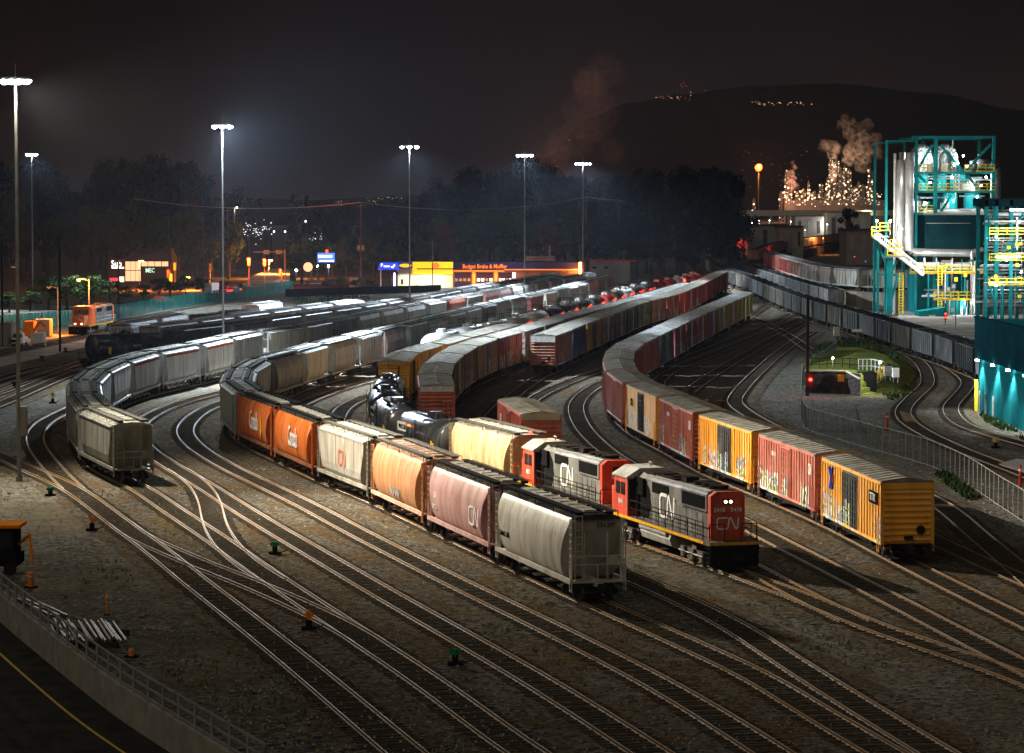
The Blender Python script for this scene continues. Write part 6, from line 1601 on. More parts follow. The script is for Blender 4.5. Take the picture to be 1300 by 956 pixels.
# vehicles
def car(px, D, label, mat, h=1.45, lit=True, L=4.4, ang=1.2, kind='car'):
    root = empty('parked_car' if kind == 'car' else 'van', (XD(px, D), D, 0.03), label, kind, 'cars queueing at the crossroads' if lit else None, ang)
    m = MB(); w_ = .88
    if kind == 'car':
        m.loft([[(-L / 2, -w_, .35), (L / 2, -w_, .35), (L / 2, w_, .35), (-L / 2, w_, .35)], [(-L / 2, -w_, .85), (L / 2, -w_, .8), (L / 2, w_, .8), (-L / 2, w_, .85)]])
        m.loft([[(-L * .38, -w_ * .95, .85), (L * .25, -w_ * .95, .85), (L * .25, w_ * .95, .85), (-L * .38, w_ * .95, .85)], [(-L * .27, -w_ * .8, h), (L * .1, -w_ * .8, h), (L * .1, w_ * .8, h), (-L * .27, w_ * .8, h)]])
    else:
        m.box(-L / 2, L / 2, -w_ * 1.1, w_ * 1.1, .4, h)
    link('body', m.mesh('body', mat), root)
    for x in (-L * .32, L * .32):
        for s_ in (-1, 1): link('wheel', MB().bar((x, s_ * w_ * .85, .33), (x, s_ * w_ * 1.02, .33), .33, 10).mesh('wheel', 'black_plate'), root)
    if kind == 'car': link('window', MB().add([(-L * .385, -w_ * .8, .92), (-L * .385, w_ * .8, .92), (-L * .29, w_ * .7, h - .08), (-L * .29, -w_ * .7, h - .08)], [(0, 3, 2, 1)]).mesh('window', 'glass_dark'), root)
    if lit:
        for s_ in (-1, 1): link('tail_lamp', MB().box(-L / 2 - .05, -L / 2, s_ * .5 - .2, s_ * .5 + .2, .6, .85).mesh('tail_lamp', 'lamp_red'), root)
        light('tail_light', 'POINT', (-L / 2 - .6, 0, .8), 700, (1, .03, .02), root, shadow_soft_size=.3)
for px, D, lb, mt in [(279, 618, 'dark car with red tail lamps, leftmost in the queue', 'black_plate'), (288, 622, 'red car with glowing tail lamps, second in the queue', 'red_paint'), (297, 620, 'silver car with glowing tail lamps, third in the queue', 'galvanised'), (309, 626, 'dark car with tail lamps at the right end of the queue', 'black_plate'), (303, 640, 'dark car further back in the queue', 'black_plate')]:
    car(px, D, lb, mt)
car(268, 612, 'white box van beside the queue of cars', 'white_paint', 2.6, False, 6, 1.4, 'van')
car(205, 560, 'dark red pickup with a pale roof, just behind the green fence', 'red_paint', 1.5, False, 4.6, .15)
# screen and round sign
D = 680; p = W(414, 333, D); root = empty('video_board', (p.x, D, 0), 'bright blue video board on a post', 'video board')
link('post', MB().box(-.3, .3, .1, .5, 0, p.z).mesh('post', 'far_wall'), root)
sc_ = link('screen', MB().box(-2.1, 2.1, 0, .3, p.z, p.z + 2.3).mesh('screen', 'lit_screen'), root)
link('screen_picture', MB().box(-1.95, 1.5, -.03, 0, p.z + 1.2, p.z + 1.75).box(-1.6, 1.9, -.03, 0, p.z + .15, p.z + .5).mesh('screen_picture', 'lit_screen_text'), sc_)
p = W(391, 339, D); root = empty('round_sign', (p.x, D, 0), 'glowing round cream sign on a post', 'sign')
link('post', MB().bar((0, .2, 0), (0, .2, p.z), .12, 6).mesh('post', 'far_wall'), root)
link('disc', MB().loft([[(1.15 * math.cos(t * .3927), y, p.z + 1.15 * math.sin(t * .3927)) for t in range(16)] for y in (-.1, .1)]).mesh('disc', 'lit_window'), root)
for px, py, mt, lb in ((376, 343, 'lamp_white', 'white lamp left of the round sign'), (403, 338, 'lamp_white', 'white lamp below the blue screen on the left'), (417, 338, 'lamp_white', 'white lamp right below the blue screen'), (388, 281, 'lamp_small', 'pale green lamp among the dark trees'), (348, 294, 'lamp_small', 'small white lamp above the crossroads'), (362, 294, 'lamp_small', 'small white lamp above the climbing street')):
    p = W(px, py, 695); root = empty('lamp', (p.x, 695, 0), lb, 'lamp'); link('post', MB().bar((0, .2, 0), (0, .2, p.z), .07, 6).mesh('post', 'far_wall'), root); link('bulb', MB().ball((0, 0, p.z), .26 if mt == 'lamp_white' else .16).mesh('bulb', mt), root)
    if mt == 'lamp_white': light('lamp_light', 'POINT', (0, -.6, p.z), 900, (1, .9, .95), root, shadow_soft_size=.3)
# houses with lit windows among the trees
q = random.Random(77)
for k, (px, py, D) in enumerate([(322, 290, 960), (330, 296, 960), (338, 288, 980), (405, 300, 900), (430, 257, 1600), (482, 258, 1700), (495, 252, 1700), (17, 336, 700), (700, 318, 980), (752, 278, 900), (866, 304, 820), (916, 300, 1000)]):
    p = W(px, py, D); root = empty('house', (p.x, D, 0), ['house with small lit windows above the crossroads, lowest', 'narrow house with scattered lit windows above the crossroads', 'house with faint windows among trees above the crossroads', 'house glimmering behind the video board', 'pale lit building on the distant ridge, left', 'warm lit building on the distant ridge', 'small lit building topmost on the distant ridge', 'faint house behind the far-left poles', 'faint house behind the garage', 'faint house in the trees above the grey building', 'lone lit house in the dark trees at centre right', 'house with one lamp near the overpass'][k], 'house')
    w_ = D / F * 5; link('wall', MB().box(-w_, w_, 0, 8, 0, p.z + w_ * .4).mesh('wall', 'far_wall'), root)
    link('roof', MB().loft([[(-w_ * 1.1, -.5, p.z + w_ * .4), (w_ * 1.1, -.5, p.z + w_ * .4), (w_ * 1.1, 8.5, p.z + w_ * .4), (-w_ * 1.1, 8.5, p.z + w_ * .4)], [(-w_ * 1.1, 4, p.z + w_ * .9), (w_ * 1.1, 4, p.z + w_ * .9), (w_ * 1.1, 4.1, p.z + w_ * .9), (-w_ * 1.1, 4.1, p.z + w_ * .9)]]).mesh('roof', 'far_wall'), root)
    for j in range(5):
        x = q.uniform(-w_ * .85, w_ * .85); z = p.z + q.uniform(-w_ * .7, w_ * .3); s_ = D / F * .5
        link('window', MB().box(x - s_, x + s_, -.1, 0, z - s_ * .6, z + s_ * .6).mesh('window', 'lit_white' if k < 4 else 'lit_window'), root)
# ================================================================ teal building with wall lamps (right edge)
a = G(1243, 523); b_ = G(1330, 560); hh = 9.2
root = empty('warehouse', (a.x, a.y, 0), 'teal corrugated warehouse with a row of downlights on its wall', 'warehouse')
u = Vector((b_.x - a.x, b_.y - a.y, 0)); L = u.length; u.normalize(); v = Vector((u.y, -u.x, 0)) * -1
if v.y < 0: v = -v
def q3(s_, t_, z): return Vector((0, 0, z)) + u * s_ + v * t_
m = MB(); m.loft([[q3(0, 0, 0), q3(L, 0, 0), q3(L, 30, 0), q3(0, 30, 0)], [q3(0, 0, hh), q3(L, 0, hh), q3(L, 30, hh), q3(0, 30, hh)]])
n = int(L / .35)
for k in range(n):
    s0 = k * .35; m.loft([[q3(s0, -.06, 0), q3(s0 + .18, -.06, 0), q3(s0 + .18, 0, 0), q3(s0, 0, 0)], [q3(s0, -.06, 5.0), q3(s0 + .18, -.06, 5.0), q3(s0 + .18, 0, 5.0), q3(s0, 0, 5.0)]])
link('wall', m.mesh('wall', 'teal_siding'), root)
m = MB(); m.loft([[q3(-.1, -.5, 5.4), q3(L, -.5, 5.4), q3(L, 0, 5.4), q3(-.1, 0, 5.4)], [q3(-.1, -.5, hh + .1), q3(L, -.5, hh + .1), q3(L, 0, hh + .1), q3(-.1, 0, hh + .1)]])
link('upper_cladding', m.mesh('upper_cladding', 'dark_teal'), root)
m = MB(); m.loft([[q3(-.2, -.6, hh + .1), q3(L, -.6, hh + .1), q3(L, -.2, hh + .1), q3(-.2, -.2, hh + .1)], [q3(-.2, -.6, hh + .3), q3(L, -.6, hh + .3), q3(L, -.2, hh + .3), q3(-.2, -.2, hh + .3)]])
link('roof_edge', m.mesh('roof_edge', 'dark_teal'), root)
for k, px in enumerate((1248, 1268, 1288, 1310)):
    s_ = min(L, max(.3, (G(px, 523 + (px - 1243) * .42) - a).dot(u)))
    w0 = link('wall_lamp', MB().add([q3(s_ - .3, -.75, 5.15), q3(s_ + .3, -.75, 5.15), q3(s_ + .3, -.5, 5.15), q3(s_ - .3, -.5, 5.15), q3(s_ - .3, -.75, 5.3), q3(s_ + .3, -.75, 5.3), q3(s_ + .3, -.5, 5.3), q3(s_ - .3, -.5, 5.3)], [(0, 3, 2, 1), (4, 5, 6, 7), (0, 1, 5, 4), (2, 3, 7, 6), (1, 2, 6, 5), (0, 4, 7, 3)]).mesh('wall_lamp', 'lamp_white'), root)
    sp_ = light('wall_beam', 'SPOT', q3(s_, -.7, 5.05), 3600, (.85, .97, 1), root, spot_size=math.radians(120), spot_blend=.6, shadow_soft_size=.15)
for s_ in (1.2, 4.5, 8.5): link('downpipe', MB().bar(q3(s_, -.2, 0), q3(s_, -.2, 2.2), .1, 6).mesh('downpipe', 'galvanised'), root)
link('corner_guard', MB().box(-.5, -.2, -.4, -.1, 0, 3.2).mesh('corner_guard', 'yellow_paint'), root)
# ================================================================ process plant
D = 505.0
def X(px, z=15): return XD(px, D, z)
def Z(py): return W(1190, py, D).z
def blk(name, px0, px1, py0, py1, mat, parent, dy0=0, dy1=1):
    return link(name, MB().box(X(px0), X(px1), dy0, dy1, Z(py1), Z(py0)).mesh(name, mat), parent)
root = empty('process_tower', (0, D, 0), 'tall teal steel frame tower full of ducts and yellow catwalks', 'process tower')
for px, y0, y1, w_ in ((1125, 178, 396, 3), (1163, 173, 400, 3.2), (1187.5, 173, 400, 4.5), (1261, 173, 400, 4)):
    for dy in (0, 16): link('column', MB().box(X(px - w_ / 2), X(px + w_ / 2), dy, dy + .6, 0, Z(y0 + (3 if dy else 0))).mesh('column', 'teal_paint'), root)
for py, x0, x1, w_ in ((174, 1157, 1263, 3), (179, 1124, 1163, 1.5), (219.5, 1155, 1263, 2.5), (243.5, 1155, 1263, 2.5), (272, 1163, 1263, 2.5)):
    for dy in (.05, 16.05): link('beam', MB().box(X(x0), X(x1), dy, dy + .5, Z(py + w_ / 2), Z(py - w_ / 2)).mesh('beam', 'teal_paint'), root)
for px in (1163, 1187.5, 1261):
    for py in (174, 219.5, 243.5): link('beam', MB().box(X(px - 1), X(px + 1), .6, 16, Z(py + 1), Z(py - 1)).mesh('beam', 'teal_paint'), root)
for (ax, ay, bx_, by_) in ((1166, 213, 1183, 184), (1193, 184, 1222, 217), (1226, 217, 1257, 183), (1166, 222, 1183, 241), (1228, 222, 1242, 241), (1166, 272, 1180, 256), (1195, 268, 1208, 248), (1240, 246, 1258, 270)):
    link('brace', MB().bar((X(ax), .3, Z(ay)), (X(bx_), .3, Z(by_)), .22, 4).mesh('brace', 'teal_paint'), root)
for py in (219.5, 243.5, 272):
    link('floor', MB().box(X(1164), X(1261), .6, 16, Z(py + .8), Z(py)).mesh('floor', 'grating'), root)
def rail_y(px0, px1, py, parent, dy=-.3, h=1.3, mat='yellow_paint'):
    m = MB(); z = Z(py)
    for e in (h, h * .55, .12): m.bar((X(px0), dy, z + e), (X(px1), dy, z + e), .07, 4)
    k = X(px0)
    while k < X(px1): m.bar((k, dy, z), (k, dy, z + h), .07, 4); k += 1.5
    return link('railing', m.mesh('railing', mat), parent)
for a_ in ((1166, 1182, 218), (1196, 1206, 218), (1224, 1234, 218), (1240, 1262, 218), (1166, 1184, 242), (1190, 1262, 242), (1166, 1184, 270)): rail_y(*a_, root)
# vessels and ducts inside
lt_ = 'beige_wall'
for px, r_, y0, y1 in ((1174, 1.5, 222, 243), (1174, 1.5, 195, 219), (1206, 1.6, 195, 219), (1200, 1.2, 222, 243), (1222, 1.5, 222, 243), (1238, 1.2, 247, 270), (1212, 1.4, 247, 270)):
    m = MB(); m.bar((X(px), 6, Z(y1)), (X(px), 6, Z(y0)), r_, 14); m.ball((X(px), 6, Z(y0)), r_, 14, 6, .6); m.bar((X(px), 6, Z(y1) - .1), (X(px), 6, Z(y1) + .6), r_ * .4, 10)
    link('vessel', m.mesh('vessel', 'teal_paint' if y0 > 200 and px != 1206 else 'white_paint'), root)
for px, s_ in ((1173, 1.0), (1203, 1.0)):
    m = MB(); pts = [(X(px) + 1.75 * math.cos(t), 3.5, Z(202) + 2.3 * math.sin(t)) for t in [math.pi * k / 10 for k in range(11)]]
    m.tube([(pts[0][0], 3.5, Z(216))] + pts + [(pts[-1][0], 3.5, Z(216))], .62, 12); link('duct', m.mesh('duct', 'galvanised', smooth=True), root)
m = MB(); m.tube([(X(1233), 3, Z(217)), (X(1236), 3, Z(211)), (X(1242), 3, Z(209)), (X(1258), 3, Z(209)), (X(1265), 3, Z(214)), (X(1267), 3, Z(222)), (X(1267), 3, Z(252))], 1.0, 12); link('duct', m.mesh('duct', 'pipe_silver', smooth=True), root)
for i, (px0, px1, py0, py1) in enumerate(((1166, 1184, 222, 241), (1192, 1225, 246, 268), (1195, 1258, 223, 242), (1166, 1183, 248, 270))):
    link('wall_panel', MB().box(X(px0), X(px1), 12, 12.3, Z(py1), Z(py0)).mesh('wall_panel', 'teal_paint'), root)
q = random.Random(9); 
for i in range(26):
    px = q.uniform(1166, 1258); py = q.choice((218, 242, 270)); w_ = q.uniform(.3, .9); h_ = q.uniform(.5, 2.4); y = q.uniform(2, 8)
    link('equipment', MB().box(X(px) - w_, X(px) + w_, y, y + 1, Z(py), Z(py) + h_).bar((X(px), y, Z(py) + h_), (X(px), y, Z(py) + h_ + q.uniform(.3, 1.2)), .15, 6).mesh('equipment', q.choice(['pipe_silver', 'white_paint', 'teal_paint', 'rust_deck', 'grey_wall'])), root)
for i in range(14):
    px = q.uniform(1166, 1258); py = q.uniform(222, 268); l = q.uniform(2, 8)
    m = MB()
    if q.random() < .5: m.bar((X(px), 1.5, Z(py)), (X(px) + l, 1.5, Z(py)), .13, 6)
    else: m.bar((X(px), 1.4, Z(py)), (X(px), 1.4, Z(py) + l), .13, 6)
    link('pipe', m.mesh('pipe', 'white_paint'), root)
for px, py in ((1222, 198), (1208, 225), (1251, 225), (1240, 250), (1180, 232), (1215, 207), (1180, 200), (1245, 236), (1175, 258), (1210, 255)):
    link('lamp', MB().ball((X(px), -.2, Z(py)), .18).mesh('lamp', 'lamp_white'), root)
    light('tower_light', 'POINT', (X(px), 2.6, Z(py)), 850, (.85, .97, 1.0), root, shadow_soft_size=.2)
# tall stacks at the left of the frame
st = empty('exhaust_ducts', (0, D, 0), 'pair of tall silver exhaust ducts left of the teal frame', 'duct')
for px, y0, r_ in ((1141, 212, .82), (1152.5, 203, .88)):
    m = MB(); m.bar((X(px), -1.2, Z(326 if px < 1145 else 318)), (X(px), -1.2, Z(y0)), r_, 16); m.bar((X(px), -1.2, Z(y0)), (X(px), -1.2, Z(y0 - 9)), r_, 16, r2=r_ * .55)
    for k in range(9): m.bar((X(px), -1.2, Z(215 + 12 * k)), (X(px), -1.2, Z(215.8 + 12 * k)), r_ * 1.04, 16)
    link('duct', m.mesh('duct', 'pipe_silver', smooth=False), st)
link('duct', MB().bar((X(1136), .5, 0), (X(1136), .5, Z(195)), .25, 8).mesh('duct', 'white_paint'), st)
link('duct', MB().bar((X(1146.5), 1.5, Z(330)), (X(1146.5), 1.5, Z(193)), .6, 10).mesh('duct', 'pipe_silver'), st)
m = MB(); m.tube([(X(1151), -1.2, Z(300)), (X(1152), -1.2, Z(314)), (X(1158), -1.2, Z(320)), (X(1240), -1.2, Z(321))], .75, 14); link('duct', m.mesh('duct', 'pipe_silver'), st)
m = MB(); m.bar((X(1163), -1.0, Z(338)), (X(1232), -1.0, Z(338)), .78, 14); link('duct', m.mesh('duct', 'white_paint'), st)
for px in (1155, 1172, 1187, 1207, 1232): link('support', MB().box(X(px) - .12, X(px) + .12, -2.0, -1.8, Z(345), Z(327)).mesh('support', 'pipe_silver'), st)
link('duct', MB().tube([(X(1232), -2, 0), (X(1232), -2, Z(319)), (X(1246), -2, Z(316))], .4, 10).mesh('duct', 'pipe_silver'), st)
light('duct_light', 'POINT', (X(1134), -5, Z(300)), 900, (1, .97, .92), st, shadow_soft_size=.3)
light('duct_light', 'POINT', (X(1160), -6, Z(230)), 600, (1, .97, .92), st, shadow_soft_size=.3)
# dark teal house in the middle
hs = empty('plant_building', (0, D, 0), 'windowless dark teal plant building below the frame tower', 'plant building')
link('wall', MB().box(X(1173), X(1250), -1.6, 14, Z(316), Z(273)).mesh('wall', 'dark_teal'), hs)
link('roof', MB().loft([[(X(1171), -1.8, Z(273)), (X(1250), -1.8, Z(273)), (X(1250), 14, Z(273)), (X(1171), 14, Z(273))], [(X(1180), 3, Z(267)), (X(1250), 3, Z(265)), (X(1250), 12, Z(265)), (X(1180), 12, Z(267))]]).mesh('roof', 'grey_wall'), hs)
link('trim', MB().box(X(1174), X(1230), -1.66, -1.6, Z(283.6), Z(283)).mesh('trim', 'galvanised'), hs)
lo = empty('plant_building', (0, D, 0), 'low teal plant building with a bright white doorway', 'plant building')
link('wall', MB().box(X(1193), X(1238), -2, 10, 0, Z(378)).mesh('wall', 'teal_siding'), lo)
link('wall', MB().box(X(1168), X(1238), 4, 16, 0, Z(345)).mesh('wall', 'teal_siding'), lo)
link('door', MB().box(X(1222), X(1226), -2.1, -2, 0, Z(386)).mesh('door', 'lit_white'), lo)
link('door', MB().box(X(1218), X(1221), -2.1, -2, 0, Z(388)).mesh('door', 'white_paint'), lo)
light('door_light', 'POINT', (X(1221), -3.2, Z(384)), 900, (.88, 1, 1), lo, shadow_soft_size=.2)
tk = empty('skip', (0, D, 0), 'teal tank box with a white label beside the yellow ladder', 'tank')
link('box', MB().loft([[(X(1158), -9, 0), (X(1192), -9, 0), (X(1192), -4, 0), (X(1158), -4, 0)], [(X(1158), -9, Z(393)), (X(1192), -9, Z(388)), (X(1192), -4, Z(388)), (X(1158), -4, Z(393))]]).mesh('box', 'teal_paint'), tk)
link('label_plate', MB().box(X(1171), X(1179), -9.1, -9.0, Z(402), Z(397)).mesh('label_plate', 'white_paint'), tk)
# catwalks, ladders and the inclined gallery
cw = empty('catwalk', (0, D, 0), 'yellow railed catwalk under the silver pipes', 'catwalk')
link('deck', MB().box(X(1153), X(1247), -3.2, -2.0, Z(347), Z(345)).mesh('deck', 'yellow_edge'), cw); rail_y(1153, 1247, 345, cw, -3.2, 1.2)
rail_y(1183, 1229, 379, cw, -3.2, 1.3); link('deck', MB().box(X(1183), X(1229), -3.2, -2.0, Z(380.5), Z(379)).mesh('deck', 'yellow_edge'), cw)
for px in (1160, 1176, 1200, 1222, 1240): link('column', MB().box(X(px) - .13, X(px) + .13, -3.1, -2.8, 0, Z(346)).mesh('column', 'teal_paint'), cw)
for px, y0, y1 in ((1141, 345, 398), (1190, 336, 361), (1190, 380, 406)):
    m = MB()
    for s_ in (-.35, .35): m.bar((X(px) + s_, -3.6, Z(y1)), (X(px) + s_, -3.6, Z(y0)), .09, 4)
    z = Z(y1)
    while z < Z(y0): m.bar((X(px) - .35, -3.6, z), (X(px) + .35, -3.6, z), .06, 4); z += .5
    for z_ in (1.5, 3, 4.5):
        if Z(y1) + z_ < Z(y0): m.loft([[(X(px) + .6 * math.cos(t * .7), -3.6 - .5 * abs(math.sin(t * .7)), Z(y1) + z_ + e) for t in range(9)] for e in (0, .12)], caps=False)
    link('ladder', m.mesh('ladder', 'yellow_paint'), cw)
q = random.Random(4)
for k in range(34):
    px = q.uniform(1168, 1240); y = q.uniform(-3, -.5)
    if k % 2: a0 = (X(px), y, Z(q.uniform(385, 400))); a1 = (X(px), y, Z(q.uniform(326, 372)))
    else:
        z = Z(q.uniform(328, 395)); a0 = (X(px), y, z); a1 = (X(min(1243, px + q.uniform(8, 40))), y, z)
    link('pipe', MB().bar(a0, a1, q.choice([.08, .12, .2]), 6).mesh('pipe', q.choice(['pipe_silver', 'white_paint', 'galvanised', 'teal_paint'])), cw)
for k in range(7): px = q.uniform(1195, 1240); py = q.uniform(330, 392); link('valve_box', MB().box(X(px), X(px + 4), -3.6, -3.0, Z(py + 5), Z(py)).mesh('valve_box', q.choice(['yellow_paint', 'galvanised'])), cw)
gl = empty('stair_gallery', (0, D, 0), 'sloping stair gallery with yellow railings on a teal trestle', 'stair gallery')
A = Vector((X(1106), -4, Z(300))); B_ = Vector((X(1168), -4, Z(348)))
m = MB()
for dy in (-.9, .9): m.bar(A + Vector((0, dy, 0)), B_ + Vector((0, dy, 0)), .28, 4); m.bar(A + Vector((0, dy, 1.2)), B_ + Vector((0, dy, 1.2)), .08, 4)
for k in range(26):
    p_ = A + (B_ - A) * (k / 25); m.box(p_.x - .15, p_.x + .15, -4.9, -3.1, p_.z, p_.z + .08); m.bar(p_ + Vector((0, -.9, 0)), p_ + Vector((0, -.9, 1.2)), .05, 4)
link('stairs', m.mesh('stairs', 'white_paint'), gl)
link('landing', MB().box(X(1103), X(1124), -5.2, -2.6, Z(301), Z(299)).box(X(1120), X(1145), -5.2, -2.6, Z(326), Z(324.5)).mesh('landing', 'galvanised'), gl)
rail_y(1102, 1112, 299, gl, -5.2, 1.6); rail_y(1112, 1124, 293, gl, -5.2, 1.5); rail_y(1122, 1142, 324, gl, -5.2, 1.5); rail_y(1125, 1137, 314, gl, -5.2, 1.5)
for (a0, a1, b0, b1, w_) in ((1111, 305, 1111, 396, .22), (1126, 326, 1126, 396, .55), (1112, 312, 1124, 340, .2), (1135, 330, 1128, 345, .2), (1126, 388, 1137, 348, .2), (1112, 348, 1135, 348, .2)):
    link('trestle', MB().bar((X(a0), -4, Z(a1)), (X(b0), -4, Z(b1)), w_, 4).mesh('trestle', 'teal_paint'), gl)
for px, py in ((1109, 280), (1126, 280), (1131, 306), (1140, 290)):
    link('lamp', MB().ball((X(px), -4.4, Z(py)), .2).mesh('lamp', 'lamp_white'), gl); link('lamp_post', MB().bar((X(px), -4.2, Z(py)), (X(px), -4.2, Z(py + 18)), .05, 4).mesh('lamp_post', 'galvanised'), gl)
light('gallery_light', 'POINT', (X(1109), -7.5, Z(278)), 5000, (1, 1, .9), gl, shadow_soft_size=.3)
light('gallery_light', 'POINT', (X(1150), -8, Z(305)), 1300, (1, 1, .9), gl, shadow_soft_size=.3)
light('gallery_light', 'POINT', (X(1180), -8, Z(328)), 1500, (.95, 1, 1), gl, shadow_soft_size=.3)
light('gallery_light', 'POINT', (X(1215), -8, Z(345)), 1500, (.95, 1, 1), gl, shadow_soft_size=.3)
light('gallery_light', 'POINT', (X(1165), -9, Z(370)), 700, (.95, 1, 1), gl, shadow_soft_size=.3)
# pipe rack at the right edge
D = 472.0
pr = empty('pipe_rack', (0, D, 0), 'crowded pipe rack on teal columns at the right edge', 'pipe rack')
link('roof', MB().box(X(1247), X(1345), 0, 10, Z(262), Z(252)).mesh('roof', 'dark_teal'), pr)
for px in (1252, 1265, 1284, 1303, 1322):
    for dy in (0, 8): link('column', MB().box(X(px) - .3, X(px) + .3, dy, dy + .5, 0, Z(254)).mesh('column', 'teal_paint'), pr)
for (a0, a1, b0, b1) in ((1252, 300, 1265, 262), (1265, 340, 1284, 300), (1284, 300, 1303, 262), (1252, 350, 1265, 385), (1284, 350, 1303, 390)):
    link('brace', MB().bar((X(a0), .2, Z(a1)), (X(b0), .2, Z(b1)), .15, 4).mesh('brace', 'teal_paint'), pr)
q = random.Random(14)
for k in range(30):
    py = 268 + k * 4.2 + q.uniform(-1, 1); r_ = q.choice([.09, .12, .18, .3]); x0 = q.uniform(1246, 1268); x1 = q.uniform(1290, 1345); y = q.uniform(-1.5, 7)
    link('pipe', MB().bar((X(x0), y, Z(py)), (X(x1), y, Z(py)), r_, 6).mesh('pipe', q.choice(['pipe_silver', 'white_paint', 'white_paint', 'beige_wall'])), pr)
for k in range(22):
    px = q.uniform(1250, 1330); y0 = q.uniform(270, 360); y = q.uniform(-1.5, 6)
    link('pipe', MB().bar((X(px), y, Z(y0 + q.uniform(15, 60))), (X(px), y, Z(y0)), q.choice([.1, .16, .28]), 6).mesh('pipe', q.choice(['pipe_silver', 'white_paint', 'teal_paint'])), pr)
for k in range(9):
    px = q.uniform(1250, 1300); py = q.uniform(300, 390); link('valve_box', MB().box(X(px), X(px + 4), -1.8, -1.2, Z(py + 4), Z(py)).mesh('valve_box', 'yellow_paint'), pr)
for py in (292, 325, 356): rail_y(1254, 1330, py + 6, pr, -1.8, 1.2)
for px, py in ((1262, 300), (1290, 282), (1275, 330), (1294, 345), (1262, 362), (1305, 310)):
    link('lamp', MB().ball((X(px), -2.2, Z(py)), .16).mesh('lamp', 'lamp_white'), pr)
    light('rack_light', 'POINT', (X(px), -3.4, Z(py)), 750, (.9, .97, 1.0), pr, shadow_soft_size=.2)
link('light_fixture', MB().box(X(1281), X(1345), -.5, -.2, Z(268), Z(265)).mesh('light_fixture', 'lit_white'), pr)
D = 505.0
m = MB(); q4 = [G(1135, 412), G(1250, 445), G(1420, 500), G(1420, 380), G(1150, 380)]
struct(link('plant_yard', m.poly([(p.x, p.y) for p in q4], -.02, .02).mesh('plant_yard', 'pale_lot')), 'paved ground of the plant')
p = G(1200, 412); root = empty('signal_mast', (p.x, p.y, 0), 'small signal post with two red lamps in front of the plant', 'signal')
link('pole', MB().bar((0, 0, 0), (0, 0, 3.6), .08, 6).mesh('pole', 'dark_pole'), root); h_ = link('signal_head', MB().box(-.2, .2, -.2, .1, .9, 2.2).mesh('signal_head', 'black_plate'), root)
for z in (1.2, 1.8): link('signal_lamp', MB().bar((0, -.2, z), (0, -.28, z), .15, 8).mesh('signal_lamp', 'lamp_red'), h_)
for k in range(2):
    p = G(1213 + k * 34, 418 + k * 3); root = empty('light_pole', (p.x, p.y, 0), ['thin grey pole in front of the low teal plant building', 'thin grey pole at the corner of the warehouse roof'][k], 'pole'); link('pole', MB().bar((0, 0, 0), (0, 0, 4.6), .09, 6).mesh('pole', 'galvanised'), root); link('cap', MB().ball((0, 0, 4.6), .12).mesh('cap', 'galvanised'), root)
# ================================================================ embankment below the far hopper train
P = [p for i, p in enumerate(tO.p) if i % 3 == 0]
v2 = [Vector((p.x, p.y, 0)) for p in P]; fr = offs(v2, 3.0); bk = offs(v2, -6.0)
if sum(p.y for p in fr) > sum(p.y for p in bk): fr, bk = offs(v2, -3.0), offs(v2, 6.0)
m = MB(); m.loft([[a, b_, b_ + Vector((0, 0, 2.88)), a + Vector((0, 0, 2.88))] for a, b_ in zip(fr, bk)])
root = empty('embankment_wall', (0, 0, 0), 'long stained concrete embankment wall under the far hopper cars', 'embankment wall')
link('wall', m.mesh('wall', 'dirty_concrete'), root)
m = MB(); m.loft([[a + Vector((0, -.15, 2.88)), b_ + Vector((0, 0, 2.88)), b_ + Vector((0, 0, 2.895)), a + Vector((0, -.15, 3.2))] for a, b_ in zip(fr, [a + (b_ - a) * .08 for a, b_ in zip(fr, bk)])]); link('coping', m.mesh('coping', 'dirty_concrete'), root)
P = [Vector((p.x, p.y, 0)) for i, p in enumerate(tP.p) if i % 3 == 0]
m = MB(); m.loft([[a, b_, b_ + Vector((0, 0, 2.88)), a + Vector((0, 0, 2.88))] for a, b_ in zip(offs(P, 3.0), offs(P, -3.0))])
tag(link('embankment', m.mesh('embankment', 'far_wall')), 'dark embankment under the farthest coal train', 'embankment')
